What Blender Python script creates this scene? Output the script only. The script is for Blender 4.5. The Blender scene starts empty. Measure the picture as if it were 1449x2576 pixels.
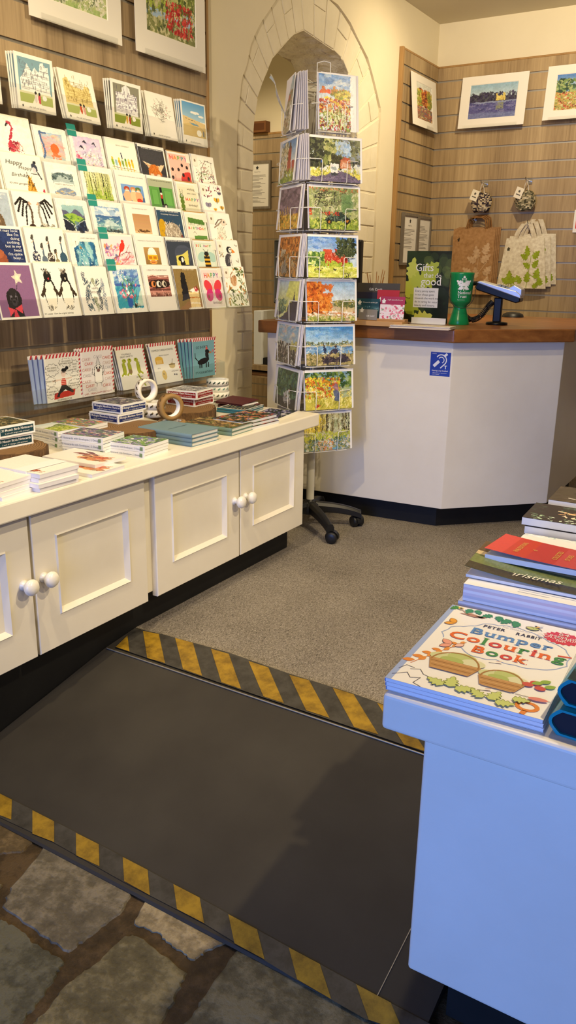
import bpy, bmesh, math, random
import numpy as np
from mathutils import Vector, Matrix, Euler
random.seed(7)
SC = bpy.context.scene
COL = SC.collection
PI = math.pi
# ------------------------------------------------------------------ camera
W_, H_ = 1449.0, 2576.0
YAW, PIT, ROL, FPX = math.radians(-31.17476767), math.radians(17.00485845), math.radians(-0.90761343), 2023.789
CAM = np.array([0.0, 0.0, 1.0])
def _rot():
    cy, sy, cp, sp = math.cos(YAW), math.sin(YAW), math.cos(PIT), math.sin(PIT)
    f = np.array([sy*cp, cy*cp, -sp]); r = np.array([cy, -sy, 0.0]); d = np.cross(f, r)
    cr, sr = math.cos(ROL), math.sin(ROL)
    return np.array([cr*r+sr*d, -sr*r+cr*d, f])
ROT = _rot()
def ray(px): return ROT.T @ np.array([px[0]-W_/2, px[1]-H_/2, FPX])
def _hit(px, n, d0):
    d = ray(px); n = np.array(n, float); t = (d0-n@CAM)/(n@d); return Vector(CAM+t*d)
def atx(px, x): return _hit(px, (1, 0, 0), x)      # sight line met by the plane x = const
def aty(px, y): return _hit(px, (0, 1, 0), y)
def atz(px, z): return _hit(px, (0, 0, 1), z)
cam = bpy.data.cameras.new('camera'); cam_o = bpy.data.objects.new('camera', cam); COL.objects.link(cam_o)
cam.sensor_fit = 'AUTO'; cam.sensor_width = 36.0; cam.lens = FPX/H_*36.0; cam.clip_start = 0.02
m = Matrix.Identity(4)
for i in range(3):
    m[i][0] = ROT[0][i]; m[i][1] = -ROT[1][i]; m[i][2] = -ROT[2][i]; m[i][3] = CAM[i]
cam_o.matrix_world = m
SC.camera = cam_o

# ------------------------------------------------------------------ colour helpers
def H(s):
    s = s.lstrip('#'); return tuple(int(s[i:i+2], 16)/255 for i in (0, 2, 4))
def C_(c): return H(c) if isinstance(c, str) else tuple(c)
def lin(a):
    a = np.asarray(a, float); return np.where(a <= 0.04045, a/12.92, ((a+0.055)/1.055)**2.4)
def L4(c): return tuple(lin(C_(c)))+(1.0,)
WHITE = (0.93, 0.925, 0.91)

# ------------------------------------------------------------------ materials
MATS = {}
def mat(name, base=None, rough=0.5, metal=0.0, attr=False, spec=0.5, build=None):
    if name in MATS: return MATS[name]
    m = bpy.data.materials.new(name); m.use_nodes = True; nt = m.node_tree
    b = nt.nodes['Principled BSDF']
    b.inputs['Roughness'].default_value = rough; b.inputs['Metallic'].default_value = metal
    b.inputs['Specular IOR Level'].default_value = spec
    if base is not None: b.inputs['Base Color'].default_value = L4(base)
    if attr:
        a = nt.nodes.new('ShaderNodeAttribute'); a.attribute_name = 'Col'
        nt.links.new(a.outputs['Color'], b.inputs['Base Color'])
    if build: build(nt, b)
    MATS[name] = m; return m
def nd(nt, t, **kw):
    n = nt.nodes.new(t)
    for k, v in kw.items():
        if k.startswith('i_'):
            key = k[2:].replace('_', ' '); n.inputs[key].default_value = v
        else: setattr(n, k, v)
    return n
def coords(nt, scale=(1, 1, 1), kind='Object'):
    tc = nd(nt, 'ShaderNodeTexCoord'); mp = nd(nt, 'ShaderNodeMapping'); mp.inputs['Scale'].default_value = scale
    nt.links.new(tc.outputs[kind], mp.inputs['Vector']); return mp.outputs['Vector']
def ramp(nt, fac, stops):
    r = nd(nt, 'ShaderNodeValToRGB'); e = r.color_ramp.elements
    while len(e) < len(stops): e.new(0.5)
    for el, (p, c) in zip(e, stops): el.position = p; el.color = L4(c)
    nt.links.new(fac, r.inputs['Fac']); return r.outputs['Color']
def bump(nt, b, h, strength=0.2, dist=0.01):
    bp = nd(nt, 'ShaderNodeBump'); bp.inputs['Strength'].default_value = strength; bp.inputs['Distance'].default_value = dist
    nt.links.new(h, bp.inputs['Height']); nt.links.new(bp.outputs['Normal'], b.inputs['Normal'])
def noise_mat(name, c0, c1, scale=(4, 4, 4), rough=0.6, detail=5, bs=0.1, bd=0.004, spec=0.4, bscale=None):
    def bld(nt, b):
        v = coords(nt, scale); n = nd(nt, 'ShaderNodeTexNoise', i_Scale=1.0, i_Detail=detail, i_Roughness=0.6)
        nt.links.new(v, n.inputs['Vector'])
        nt.links.new(ramp(nt, n.outputs['Fac'], [(0.3, c0), (0.7, c1)]), b.inputs['Base Color'])
        h = n.outputs['Fac']
        if bscale:
            n2 = nd(nt, 'ShaderNodeTexNoise', i_Scale=1.0, i_Detail=4.0); nt.links.new(coords(nt, bscale), n2.inputs['Vector']); h = n2.outputs['Fac']
        if bs: bump(nt, b, h, bs, bd)
    return mat(name, rough=rough, spec=spec, build=bld)
PRINT = mat('printed_paper', rough=0.55, attr=True, spec=0.3)
GLOSS = mat('glossy_print', rough=0.28, attr=True, spec=0.4)
CREAM = noise_mat('cream_paint', '#e9e2d2', '#efe9da', (6, 6, 6), rough=0.38, bs=0.06, bd=0.002, bscale=(60, 60, 200))
WALLP = noise_mat('cream_wall_plaster', '#e2d8bd', '#e8dfc6', (2.5, 2.5, 2.5), rough=0.8, bs=0.15, bd=0.004, bscale=(30, 30, 30))
BRICK = noise_mat('painted_brick', '#dfd6be', '#e8e0ca', (9, 9, 9), rough=0.75, bs=0.3, bd=0.008, bscale=(30, 30, 30))
STONER = noise_mat('rough_reveal_stone', '#d6ccb2', '#efe6cd', (14, 14, 14), rough=0.9, bs=1.0, bd=0.03, bscale=(22, 22, 22))
CEILM = noise_mat('ceiling_paint', '#d9d0b6', '#ddd5bd', (3, 3, 3), rough=0.9, bs=0.05)
BLACKP = noise_mat('black_plinth_paint', '#0b0b0b', '#141413', (12, 12, 12), rough=0.6, bs=0.05)
BLACKPL = mat('black_plastic', '#17181a', rough=0.42)
BLACKGL = mat('black_gloss_plastic', '#0d0d0e', rough=0.35, spec=0.25)
WIRE = mat('white_coated_wire', '#e9e8e4', rough=0.35)
POLEM = noise_mat('white_painted_steel', '#cfccc0', '#e4e2da', (15, 15, 4), rough=0.4, bs=0.03)
CHROME = mat('chrome', '#c9ccd2', rough=0.2, metal=1.0)
ALU = mat('aluminium', '#a9a49a', rough=0.45, metal=0.7)
KNOBM = mat('white_gloss_knob', '#eeeae0', rough=0.18)
def _acr(nt, b):
    out = nt.nodes['Material Output']; tr = nd(nt, 'ShaderNodeBsdfTransparent'); gl = nd(nt, 'ShaderNodeBsdfGlossy'); gl.inputs['Roughness'].default_value = 0.08
    tr.inputs['Color'].default_value = (0.975, 0.98, 0.978, 1); lw = nd(nt, 'ShaderNodeLayerWeight'); lw.inputs['Blend'].default_value = 0.12
    mu = nd(nt, 'ShaderNodeMath', operation='MULTIPLY_ADD'); nt.links.new(lw.outputs['Facing'], mu.inputs[0]); mu.inputs[1].default_value = 0.42; mu.inputs[2].default_value = 0.05
    mx = nd(nt, 'ShaderNodeMixShader'); nt.links.new(mu.outputs[0], mx.inputs[0]); nt.links.new(tr.outputs[0], mx.inputs[1]); nt.links.new(gl.outputs[0], mx.inputs[2])
    nt.links.new(mx.outputs[0], out.inputs['Surface'])
ACRYL = mat('clear_acrylic', build=_acr)
def _oak(dark):
    def bld(nt, b):
        v = coords(nt, (26, 26, 1.6)); n = nd(nt, 'ShaderNodeTexNoise', i_Scale=1.0, i_Detail=8.0, i_Roughness=0.68, i_Distortion=0.6); nt.links.new(v, n.inputs['Vector'])
        v2 = coords(nt, (110, 110, 3.0)); n2 = nd(nt, 'ShaderNodeTexNoise', i_Scale=1.0, i_Detail=4.0); nt.links.new(v2, n2.inputs['Vector'])
        v3 = coords(nt, (5.5, 5.5, 0.05)); n3 = nd(nt, 'ShaderNodeTexNoise', i_Scale=1.0, i_Detail=0.0); nt.links.new(v3, n3.inputs['Vector'])
        mx = nd(nt, 'ShaderNodeMath', operation='MULTIPLY_ADD'); nt.links.new(n2.outputs['Fac'], mx.inputs[0]); mx.inputs[1].default_value = 0.45; nt.links.new(n.outputs['Fac'], mx.inputs[2])
        m2 = nd(nt, 'ShaderNodeMath', operation='MULTIPLY_ADD'); nt.links.new(n3.outputs['Fac'], m2.inputs[0]); m2.inputs[1].default_value = 0.7; nt.links.new(mx.outputs[0], m2.inputs[2])
        st = [(0.68, '#7d6247'), (0.98, '#a88c69'), (1.0, '#b89c79')] if not dark else [(0.68, '#6f5338'), (0.98, '#9a7c58'), (1.0, '#a98a64')]
        mr = nd(nt, 'ShaderNodeMapRange'); mr.inputs[1].default_value = 0.7; mr.inputs[2].default_value = 1.45; nt.links.new(m2.outputs[0], mr.inputs[0])
        st = [(0.0, '#6f5a40'), (0.4, '#a28a66'), (0.75, '#b9a17a'), (1.0, '#c9b28c')] if not dark else [(0.0, '#6c5a44'), (0.4, '#998467'), (0.75, '#b09a7a'), (1.0, '#c0ab8c')]
        nt.links.new(ramp(nt, mr.outputs[0], st), b.inputs['Base Color'])
    return bld
OAK = mat('limed_oak_laminate', rough=0.5, build=_oak(False), spec=0.35)
OAKD = mat('brown_oak_laminate', rough=0.5, build=_oak(True), spec=0.35)
OAKTRIM = noise_mat('oak_edge_trim', '#9a7646', '#b08b58', (30, 30, 3), rough=0.45, bs=0.02)
def _walnut(nt, b):
    v = coords(nt, (4, 18, 30)); n = nd(nt, 'ShaderNodeTexNoise', i_Scale=1.0, i_Detail=7.0, i_Roughness=0.65, i_Distortion=0.4); nt.links.new(v, n.inputs['Vector'])
    nt.links.new(ramp(nt, n.outputs['Fac'], [(0.25, '#6d3f1a'), (0.55, '#8f5a2a'), (0.8, '#a97238')]), b.inputs['Base Color'])
WALNUT = mat('varnished_counter_wood', rough=0.32, build=_walnut)
def _carpet(nt, b):
    v = coords(nt, (420, 150, 200)); n = nd(nt, 'ShaderNodeTexNoise', i_Scale=1.0, i_Detail=3.0, i_Roughness=0.7, i_Distortion=1.5); nt.links.new(v, n.inputs['Vector'])
    v2 = coords(nt, (2.5, 2.5, 2.5)); n2 = nd(nt, 'ShaderNodeTexNoise', i_Scale=1.0, i_Detail=3.0); nt.links.new(v2, n2.inputs['Vector'])
    ad = nd(nt, 'ShaderNodeMath', operation='MULTIPLY_ADD'); nt.links.new(n2.outputs['Fac'], ad.inputs[0]); ad.inputs[1].default_value = 0.22; nt.links.new(n.outputs['Fac'], ad.inputs[2])
    nt.links.new(ramp(nt, ad.outputs[0], [(0.42, '#39342e'), (0.6, '#8a8277'), (0.78, '#c0b7ab')]), b.inputs['Base Color'])
    bump(nt, b, n.outputs['Fac'], 0.5, 0.006)
CARPET = mat('grey_brown_carpet', rough=0.95, build=_carpet, spec=0.1)
def _rub(nt, b):
    v = coords(nt, (5, 5, 5)); n = nd(nt, 'ShaderNodeTexNoise', i_Scale=1.0, i_Detail=5.0); nt.links.new(v, n.inputs['Vector'])
    nt.links.new(ramp(nt, n.outputs['Fac'], [(0.3, '#34302a'), (0.7, '#403c34')]), b.inputs['Base Color'])
    n2 = nd(nt, 'ShaderNodeTexNoise', i_Scale=1.0, i_Detail=2.0); nt.links.new(coords(nt, (700, 700, 700)), n2.inputs['Vector']); bump(nt, b, n2.outputs['Fac'], 0.25, 0.001)
RUBBER = mat('black_rubber_matting', rough=0.62, build=_rub, spec=0.35)
def _stone(nt, b):
    v = coords(nt, (12, 12, 12)); n = nd(nt, 'ShaderNodeTexNoise', i_Scale=1.0, i_Detail=9.0, i_Roughness=0.65); nt.links.new(v, n.inputs['Vector'])
    v2 = coords(nt, (45, 45, 45)); n2 = nd(nt, 'ShaderNodeTexNoise', i_Scale=1.0, i_Detail=6.0, i_Roughness=0.7); nt.links.new(v2, n2.inputs['Vector'])
    ad = nd(nt, 'ShaderNodeMath', operation='MULTIPLY_ADD'); nt.links.new(n2.outputs['Fac'], ad.inputs[0]); ad.inputs[1].default_value = 0.75; nt.links.new(n.outputs['Fac'], ad.inputs[2])
    a = nd(nt, 'ShaderNodeAttribute'); a.attribute_name = 'Col'
    mx = nd(nt, 'ShaderNodeMix', data_type='RGBA', blend_type='MULTIPLY'); mx.inputs[0].default_value = 1.0
    nt.links.new(ramp(nt, ad.outputs[0], [(0.55, '#433f36'), (0.85, '#6a6557'), (1.0, '#8a8474')]), mx.inputs[6]); nt.links.new(a.outputs['Color'], mx.inputs[7])
    nt.links.new(mx.outputs[2], b.inputs['Base Color']); bump(nt, b, ad.outputs[0], 0.7, 0.008)
STONE = mat('worn_flagstone', rough=0.6, build=_stone, spec=0.3)
def _haz(nt, b):
    a = nd(nt, 'ShaderNodeAttribute'); a.attribute_name = 'Col'
    n = nd(nt, 'ShaderNodeTexNoise', i_Scale=1.0, i_Detail=7.0, i_Roughness=0.7); nt.links.new(coords(nt, (22, 22, 22)), n.inputs['Vector'])
    mx = nd(nt, 'ShaderNodeMix', data_type='RGBA', blend_type='MULTIPLY'); mx.inputs[0].default_value = 1.0
    nt.links.new(a.outputs['Color'], mx.inputs[6]); nt.links.new(ramp(nt, n.outputs['Fac'], [(0.28, '#8c8478'), (0.6, '#ffffff')]), mx.inputs[7])
    nt.links.new(mx.outputs[2], b.inputs['Base Color']); bump(nt, b, n.outputs['Fac'], 0.3, 0.003)
HAZ = mat('worn_hazard_tape', rough=0.5, build=_haz)
def _bark(nt, b):
    n = nd(nt, 'ShaderNodeTexNoise', i_Scale=1.0, i_Detail=7.0, i_Roughness=0.7); nt.links.new(coords(nt, (60, 60, 18)), n.inputs['Vector'])
    nt.links.new(ramp(nt, n.outputs['Fac'], [(0.3, '#2c1d11'), (0.5, '#5f4429'), (0.7, '#8c6b46')]), b.inputs['Base Color']); bump(nt, b, n.outputs['Fac'], 0.9, 0.008)
BARK = mat('log_bark', rough=0.9, build=_bark)
def _endg(nt, b):
    tc = nd(nt, 'ShaderNodeTexCoord'); w = nd(nt, 'ShaderNodeTexWave', wave_type='RINGS', rings_direction='Z'); w.inputs['Scale'].default_value = 45; w.inputs['Distortion'].default_value = 3.0; w.inputs['Detail'].default_value = 3.0
    nt.links.new(tc.outputs['Object'], w.inputs['Vector']); nt.links.new(ramp(nt, w.outputs['Fac'], [(0.2, '#6f5232'), (0.8, '#94724a')]), b.inputs['Base Color'])
ENDG = mat('log_end_grain', rough=0.8, build=_endg)
def _kraft(nt, b):
    n = nd(nt, 'ShaderNodeTexNoise', i_Scale=1.0, i_Detail=5.0); nt.links.new(coords(nt, (60, 60, 60)), n.inputs['Vector'])
    a = nd(nt, 'ShaderNodeAttribute'); a.attribute_name = 'Col'; mx = nd(nt, 'ShaderNodeMix', data_type='RGBA', blend_type='MULTIPLY'); mx.inputs[0].default_value = 1.0
    nt.links.new(a.outputs['Color'], mx.inputs[6]); nt.links.new(ramp(nt, n.outputs['Fac'], [(0.3, '#d8d0c6'), (0.7, '#ffffff')]), mx.inputs[7]); nt.links.new(mx.outputs[2], b.inputs['Base Color'])
KRAFT = mat('kraft_and_cloth', rough=0.85, build=_kraft, spec=0.15)

# ------------------------------------------------------------------ mesh builder
class MB:
    def __init__(s): s.v = []; s.f = []; s.c = []; s.smooth = []
    def add(s, vs, fs, c=WHITE, sm=False):
        o = len(s.v); s.v.extend([tuple(p) for p in vs]); s.f.extend([tuple(i+o for i in q) for q in fs])
        if isinstance(c, list): s.c.extend(c)
        else: s.c.extend([C_(c)]*len(fs))
        s.smooth.extend([sm]*len(fs)); return s
    def box(s, x0, x1, y0, y1, z0, z1, c=WHITE, M=None):
        vs = [(x, y, z) for z in (z0, z1) for y in (y0, y1) for x in (x0, x1)]
        if M is not None: vs = [M @ Vector(p) for p in vs]
        return s.add(vs, [(0, 2, 3, 1), (4, 5, 7, 6), (0, 1, 5, 4), (2, 6, 7, 3), (0, 4, 6, 2), (1, 3, 7, 5)], c)
    def prism(s, pts, z0, z1, c=WHITE, M=None):
        n = len(pts); a = sum(pts[i][0]*pts[(i+1) % n][1]-pts[(i+1) % n][0]*pts[i][1] for i in range(n))
        if a < 0: pts = pts[::-1]
        vs = [(p[0], p[1], z0) for p in pts]+[(p[0], p[1], z1) for p in pts]
        if M is not None: vs = [M @ Vector(p) for p in vs]
        return s.add(vs, [tuple(range(n))[::-1], tuple(range(n, 2*n))]+[(i, (i+1) % n, n+(i+1) % n, n+i) for i in range(n)], c)
    def lathe(s, prof, seg=24, c=WHITE, M=None, cols=None, caps=True):
        vs = [(r*math.cos(2*PI*k/seg), r*math.sin(2*PI*k/seg), z) for r, z in prof for k in range(seg)]
        if M is not None: vs = [M @ Vector(p) for p in vs]
        fs = []; cc = []
        for i in range(len(prof)-1):
            for k in range(seg):
                fs.append((i*seg+k, i*seg+(k+1) % seg, (i+1)*seg+(k+1) % seg, (i+1)*seg+k)); cc.append(C_(cols[i] if cols else c))
        s.add(vs, fs, cc, True)
        if caps:
            n = len(prof)-1
            s.add([vs[k] for k in range(seg)], [tuple(range(seg))[::-1]], cols[0] if cols else c); s.add([vs[n*seg+k] for k in range(seg)], [tuple(range(seg))], cols[-1] if cols else c)
        return s
    def tube(s, pts, r, seg=8, c=WHITE, closed=False):
        P = [Vector(p) for p in pts]; n = len(P); vs = []; rr = r if isinstance(r, (list, tuple)) else [r]*n
        up = None
        for i in range(n):
            a = P[i-1] if (i > 0 or closed) else P[i]; b = P[(i+1) % n] if (i < n-1 or closed) else P[i]
            t = (b-a).normalized() if (b-a).length > 1e-9 else Vector((0, 0, 1))
            if up is None: up = Vector((0, 0, 1)) if abs(t.z) < 0.9 else Vector((1, 0, 0))
            u = (up-t*up.dot(t)); u = u.normalized() if u.length > 1e-6 else t.orthogonal().normalized(); up = u; w = t.cross(u)
            vs += [P[i]+u*rr[i]*math.cos(2*PI*k/seg)+w*rr[i]*math.sin(2*PI*k/seg) for k in range(seg)]
        fs = [(i*seg+k, i*seg+(k+1) % seg, ((i+1) % n)*seg+(k+1) % seg, ((i+1) % n)*seg+k) for i in range(n if closed else n-1) for k in range(seg)]
        s.add(vs, fs, c, True)
        if not closed: s.add(vs[:seg], [tuple(range(seg))[::-1]], c); s.add(vs[-seg:], [tuple(range(seg))], c)
        return s
    def grid(s, fn, nu, nv, c=WHITE, sm=True):
        vs = [fn(i/nu, j/nv) for j in range(nv+1) for i in range(nu+1)]
        return s.add(vs, [(j*(nu+1)+i, j*(nu+1)+i+1, (j+1)*(nu+1)+i+1, (j+1)*(nu+1)+i) for j in range(nv) for i in range(nu)], c, sm)
    def text(s, t, mp, size, c='#222222', align='C', bold=0.0, serif=False, shear=0.0, spacing=1.0):
        vs, fs = glyphs(t, align, bold, serif, shear, spacing)
        return s.add([mp(x*size, y*size) for x, y in vs], fs, c)
    def poly(s, pts, mp, c): return s.add([mp(x, y) for x, y in pts], [tuple(range(len(pts)))], c)
    def stroke(s, pts, mp, w, c):
        """a drawn line as one mitred ribbon"""
        P = [p for i, p in enumerate(pts) if i == 0 or math.hypot(p[0]-pts[i-1][0], p[1]-pts[i-1][1]) > 1e-7]; cl = len(P) > 3 and math.hypot(P[0][0]-P[-1][0], P[0][1]-P[-1][1]) < 1e-6
        if cl: P = P[:-1]
        n = len(P); vs = []
        for i in range(n):
            a = P[i-1] if (i or cl) else None; b = P[(i+1) % n] if (i < n-1 or cl) else None; p = P[i]; ns = []
            for q0, q1 in ((a, p), (p, b)):
                if q0 is None or q1 is None: continue
                L = math.hypot(q1[0]-q0[0], q1[1]-q0[1]); ns.append((-(q1[1]-q0[1])/L, (q1[0]-q0[0])/L))
            nx, ny = sum(v[0] for v in ns), sum(v[1] for v in ns); L = math.hypot(nx, ny)
            if L < .3*len(ns): nx, ny = ns[-1]; L = 1
            nx, ny = nx/L, ny/L; k = w/2/max(.5, abs(nx*ns[-1][0]+ny*ns[-1][1])); vs += [mp(p[0]+nx*k, p[1]+ny*k), mp(p[0]-nx*k, p[1]-ny*k)]
        return s.add(vs, [(2*i, 2*i+1, (2*i+3) % (2*n), (2*i+2) % (2*n)) for i in range(n if cl else n-1)], c)
    def art(s, a, mp, w, h): return a.emit(s, mp, w, h)
    def mesh(s, name):
        me = bpy.data.meshes.new(name); me.from_pydata(s.v, [], s.f); me.update()
        at = me.attributes.new('Col', 'FLOAT_COLOR', 'FACE'); cc = np.ones((len(s.f), 4)); cc[:, :3] = lin(np.array(s.c, float).reshape(-1, 3)); at.data.foreach_set('color', cc.ravel())
        me.polygons.foreach_set('use_smooth', s.smooth); return me
    def build(s, name, mt, parent=None, loc=None, rot=None, bevel=0.0, seg=2, M=None):
        o = bpy.data.objects.new(name, s.mesh(name)); COL.objects.link(o); o.data.materials.append(mt)
        if parent is not None: o.parent = parent
        if M is not None: o.matrix_world = M
        if loc is not None: o.location = loc
        if rot is not None: o.rotation_euler = rot
        if bevel:
            b = o.modifiers.new('edge', 'BEVEL'); b.width = bevel; b.segments = seg; b.limit_method = 'ANGLE'; b.angle_limit = math.radians(40)
        return o
def tag(o, label=None, cat=None, group=None, kind=None):
    if label: o['label'] = label
    if cat: o['category'] = cat
    if group: o['group'] = group
    if kind: o['kind'] = kind
    return o
def thing(name, label, cat, loc=(0, 0, 0), rz=0.0, group=None):
    o = bpy.data.objects.new(name, None); COL.objects.link(o); o.location = loc; o.rotation_euler = (0, 0, rz); o.empty_display_size = 0.05
    return tag(o, label, cat, group)
def struct(name, mb, mt, label=None, bevel=0.0):
    return tag(mb.build(name, mt, bevel=bevel), label, None, None, 'structure')
def copy_tree(o, parent=None):
    c = o.copy(); COL.objects.link(c)
    if parent is not None: c.parent = parent
    for ch in list(o.children): copy_tree(ch, c)
    return c
def XZ(x0=0, z0=0, y=0): return lambda x, z: (x0+x, y, z0+z)          # upright sheet facing -y
def XY(x0=0, y0=0, z=0): return lambda x, y: (x0+x, y0+y, z)          # flat sheet facing up
# ------------------------------------------------------------------ lettering
_G = {}
def glyphs(t, align='C', bold=0.0, serif=False, shear=0.0, spacing=1.0):
    key = (t, align, bold, serif, shear, spacing)
    if key in _G: return _G[key]
    cu = bpy.data.curves.new('lettering', 'FONT'); cu.body = t; cu.align_x = {'C': 'CENTER', 'L': 'LEFT', 'R': 'RIGHT'}[align]
    cu.resolution_u = 3; cu.offset = bold; cu.shear = shear; cu.space_character = spacing; cu.size = 1.0; cu.space_line = 0.95
    ob = bpy.data.objects.new('lettering', cu); me = ob.to_mesh()
    vs = [(v.co.x, v.co.y) for v in me.vertices]; fs = [tuple(p.vertices) for p in me.polygons]
    if serif:
        cnt = {}
        for f in fs:
            for i in range(len(f)):
                e = (f[i], f[(i+1) % len(f)]); k = tuple(sorted(e)); cnt[k] = cnt.get(k, 0)+1
        add = []
        for (a, b), n in cnt.items():
            if n != 1: continue
            (xa, ya), (xb, yb) = vs[a], vs[b]
            if abs(ya-yb) < 0.004 and 0.03 < abs(xa-xb) < 0.19:
                lo, hi = min(xa, xb), max(xa, xb); d = 0.05
                ups = [vs[j][1] for f in fs if (a in f or b in f) for j in f]; below = sum(ups)/len(ups) < ya
                y1 = ya-0.045 if below else ya+0.045; add += [(lo-d, min(ya, y1), lo, max(ya, y1)), (hi, min(ya, y1), hi+d, max(ya, y1))]
        for x0, y0, x1, y1 in add:
            o = len(vs); vs += [(x0, y0), (x1, y0), (x1, y1), (x0, y1)]; fs.append((o, o+1, o+2, o+3))
    ob.to_mesh_clear(); bpy.data.objects.remove(ob); bpy.data.curves.remove(cu)
    _G[key] = (vs, fs); return _G[key]
# ------------------------------------------------------------------ printed pictures: cells of colour laid on a sheet
class Art:
    def __init__(s, nx, ny, bg=WHITE, seed=0):
        s.nx, s.ny = nx, ny; s.a = np.empty((ny, nx, 3)); s.a[:] = C_(bg); s.r = np.random.RandomState(seed)
        s.X, s.Y = np.meshgrid((np.arange(nx)+0.5)/nx, (np.arange(ny)+0.5)/ny)
    def put(s, m, c, al=1.0): s.a[m] = s.a[m]*(1-al)+np.array(C_(c))*al; return s
    def rect(s, x0, y0, x1, y1, c, al=1.0): return s.put((s.X >= x0) & (s.X < x1) & (s.Y >= y0) & (s.Y < y1), c, al)
    def ell(s, cx, cy, rx, ry, c, rot=0.0, al=1.0):
        dx, dy = s.X-cx, (s.Y-cy)*s.ny/s.nx; ca, sa = math.cos(rot), math.sin(rot); ry = ry*s.ny/s.nx
        u, v = dx*ca+dy*sa, -dx*sa+dy*ca; return s.put((u/rx)**2+(v/ry)**2 <= 1, c, al)
    def poly(s, pts, c, al=1.0):
        m = np.zeros(s.X.shape, bool); n = len(pts)
        for i in range(n):
            (x0, y0), (x1, y1) = pts[i], pts[(i+1) % n]
            if y0 == y1: continue
            k = (s.Y >= min(y0, y1)) & (s.Y < max(y0, y1)) & (s.X < (x1-x0)*(s.Y-y0)/(y1-y0)+x0); m ^= k
        return s.put(m, c, al)
    def line(s, pts, w, c, al=1.0):
        m = np.zeros(s.X.shape, bool); k = s.ny/s.nx
        for (x0, y0), (x1, y1) in zip(pts[:-1], pts[1:]):
            dx, dy = x1-x0, (y1-y0)*k; L = dx*dx+dy*dy or 1e-9; t = np.clip(((s.X-x0)*dx+(s.Y-y0)*k*dy)/L, 0, 1)
            m |= (s.X-x0-t*dx)**2+((s.Y-y0)*k-t*dy)**2 <= (w/2)**2
        return s.put(m, c, al)
    def grad(s, x0, y0, x1, y1, c0, c1):
        m = (s.X >= x0) & (s.X < x1) & (s.Y >= y0) & (s.Y < y1); t = np.clip((s.Y-y0)/(y1-y0), 0, 1)[m][:, None]
        s.a[m] = np.array(C_(c0))*(1-t)+np.array(C_(c1))*t; return s
    def below(s, f, c, y0=0.0, x0=0.0, x1=1.0, al=1.0):
        fx = np.array([f(x) for x in s.X[0]])[None, :]; return s.put((s.Y < fx) & (s.Y >= y0) & (s.X >= x0) & (s.X < x1), c, al)
    FINE = 1.0
    def dabs(s, x0, y0, x1, y1, n, size, cols, asp=1.0, rot=0.0, rj=3.14, al=0.9):
        n = int(n*Art.FINE**1.6); size = size/Art.FINE**.75
        for i in range(n):
            q = size*s.r.uniform(0.5, 1.3)
            s.ell(s.r.uniform(x0, x1), s.r.uniform(y0, y1), q, q*asp, cols[s.r.randint(len(cols))], rot+s.r.uniform(-rj, rj), al)
        return s
    def strokes(s, x0, y0, x1, y1, n, ln, w, cols, ang=PI/2, aj=0.3, al=0.9):
        for i in range(n):
            x, y = s.r.uniform(x0, x1), s.r.uniform(y0, y1); t = ang+s.r.uniform(-aj, aj); q = ln*s.r.uniform(0.5, 1.2)
            s.line([(x, y), (x+q*math.cos(t), y+q*math.sin(t))], w, cols[s.r.randint(len(cols))], al)
        return s
    def noise(s, amp, x0=0, y0=0, x1=1, y1=1, sc=1):
        m = (s.X >= x0) & (s.X < x1) & (s.Y >= y0) & (s.Y < y1); n = s.r.uniform(-amp, amp, (s.ny//sc+1, s.nx//sc+1))
        n = np.kron(n, np.ones((sc, sc)))[:s.ny, :s.nx]; s.a[m] = np.clip(s.a[m]+n[m][:, None], 0, 1); return s
    def finish(s, warp=1.2, amp=0.03, cells=9, hue=0.012):
        """ragged watercolour edges and paper grain"""
        def field(n):
            g = s.r.uniform(-1, 1, (n+2, n+2)); y = np.linspace(0, n, s.ny); x = np.linspace(0, n, s.nx); yi, xi = y.astype(int), x.astype(int); fy, fx = (y-yi)[:, None], (x-xi)[None, :]
            a, b, c, d = g[yi][:, xi], g[yi][:, xi+1], g[yi+1][:, xi], g[yi+1][:, xi+1]; return (a*(1-fx)+b*fx)*(1-fy)+(c*(1-fx)+d*fx)*fy
        jy = np.clip(np.arange(s.ny)[:, None]+warp*(field(cells)+field(cells*3)+.5*s.r.uniform(-1, 1, (s.ny, s.nx))), 0, s.ny-1).round().astype(int)
        jx = np.clip(np.arange(s.nx)[None, :]+warp*(field(cells)+field(cells*3)+.5*s.r.uniform(-1, 1, (s.ny, s.nx))), 0, s.nx-1).round().astype(int)
        s.a = s.a[jy, jx]; s.a = np.clip(s.a*(1+amp*2*field(cells*2)[..., None])+s.r.uniform(-amp, amp, (s.ny, s.nx, 1))+s.r.uniform(-hue, hue, (s.ny, s.nx, 3)), 0, 1); return s
    def emit(s, mb, mp, w, h):
        q = np.round(s.a*63)/63; vs = []; fs = []; cs = []; dx, dy = w/s.nx, h/s.ny
        for j in range(s.ny):
            row = q[j]; ch = np.flatnonzero(np.any(row[1:] != row[:-1], axis=1))+1; st = [0]+list(ch)+[s.nx]
            for a, b in zip(st[:-1], st[1:]):
                o = len(vs); x0, x1, y0, y1 = a*dx, b*dx, j*dy, (j+1)*dy
                vs += [mp(x0, y0), mp(x1, y0), mp(x1, y1), mp(x0, y1)]; fs.append((o, o+1, o+2, o+3)); cs.append(tuple(row[a]))
        mb.add(vs, fs, cs); return mb
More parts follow.
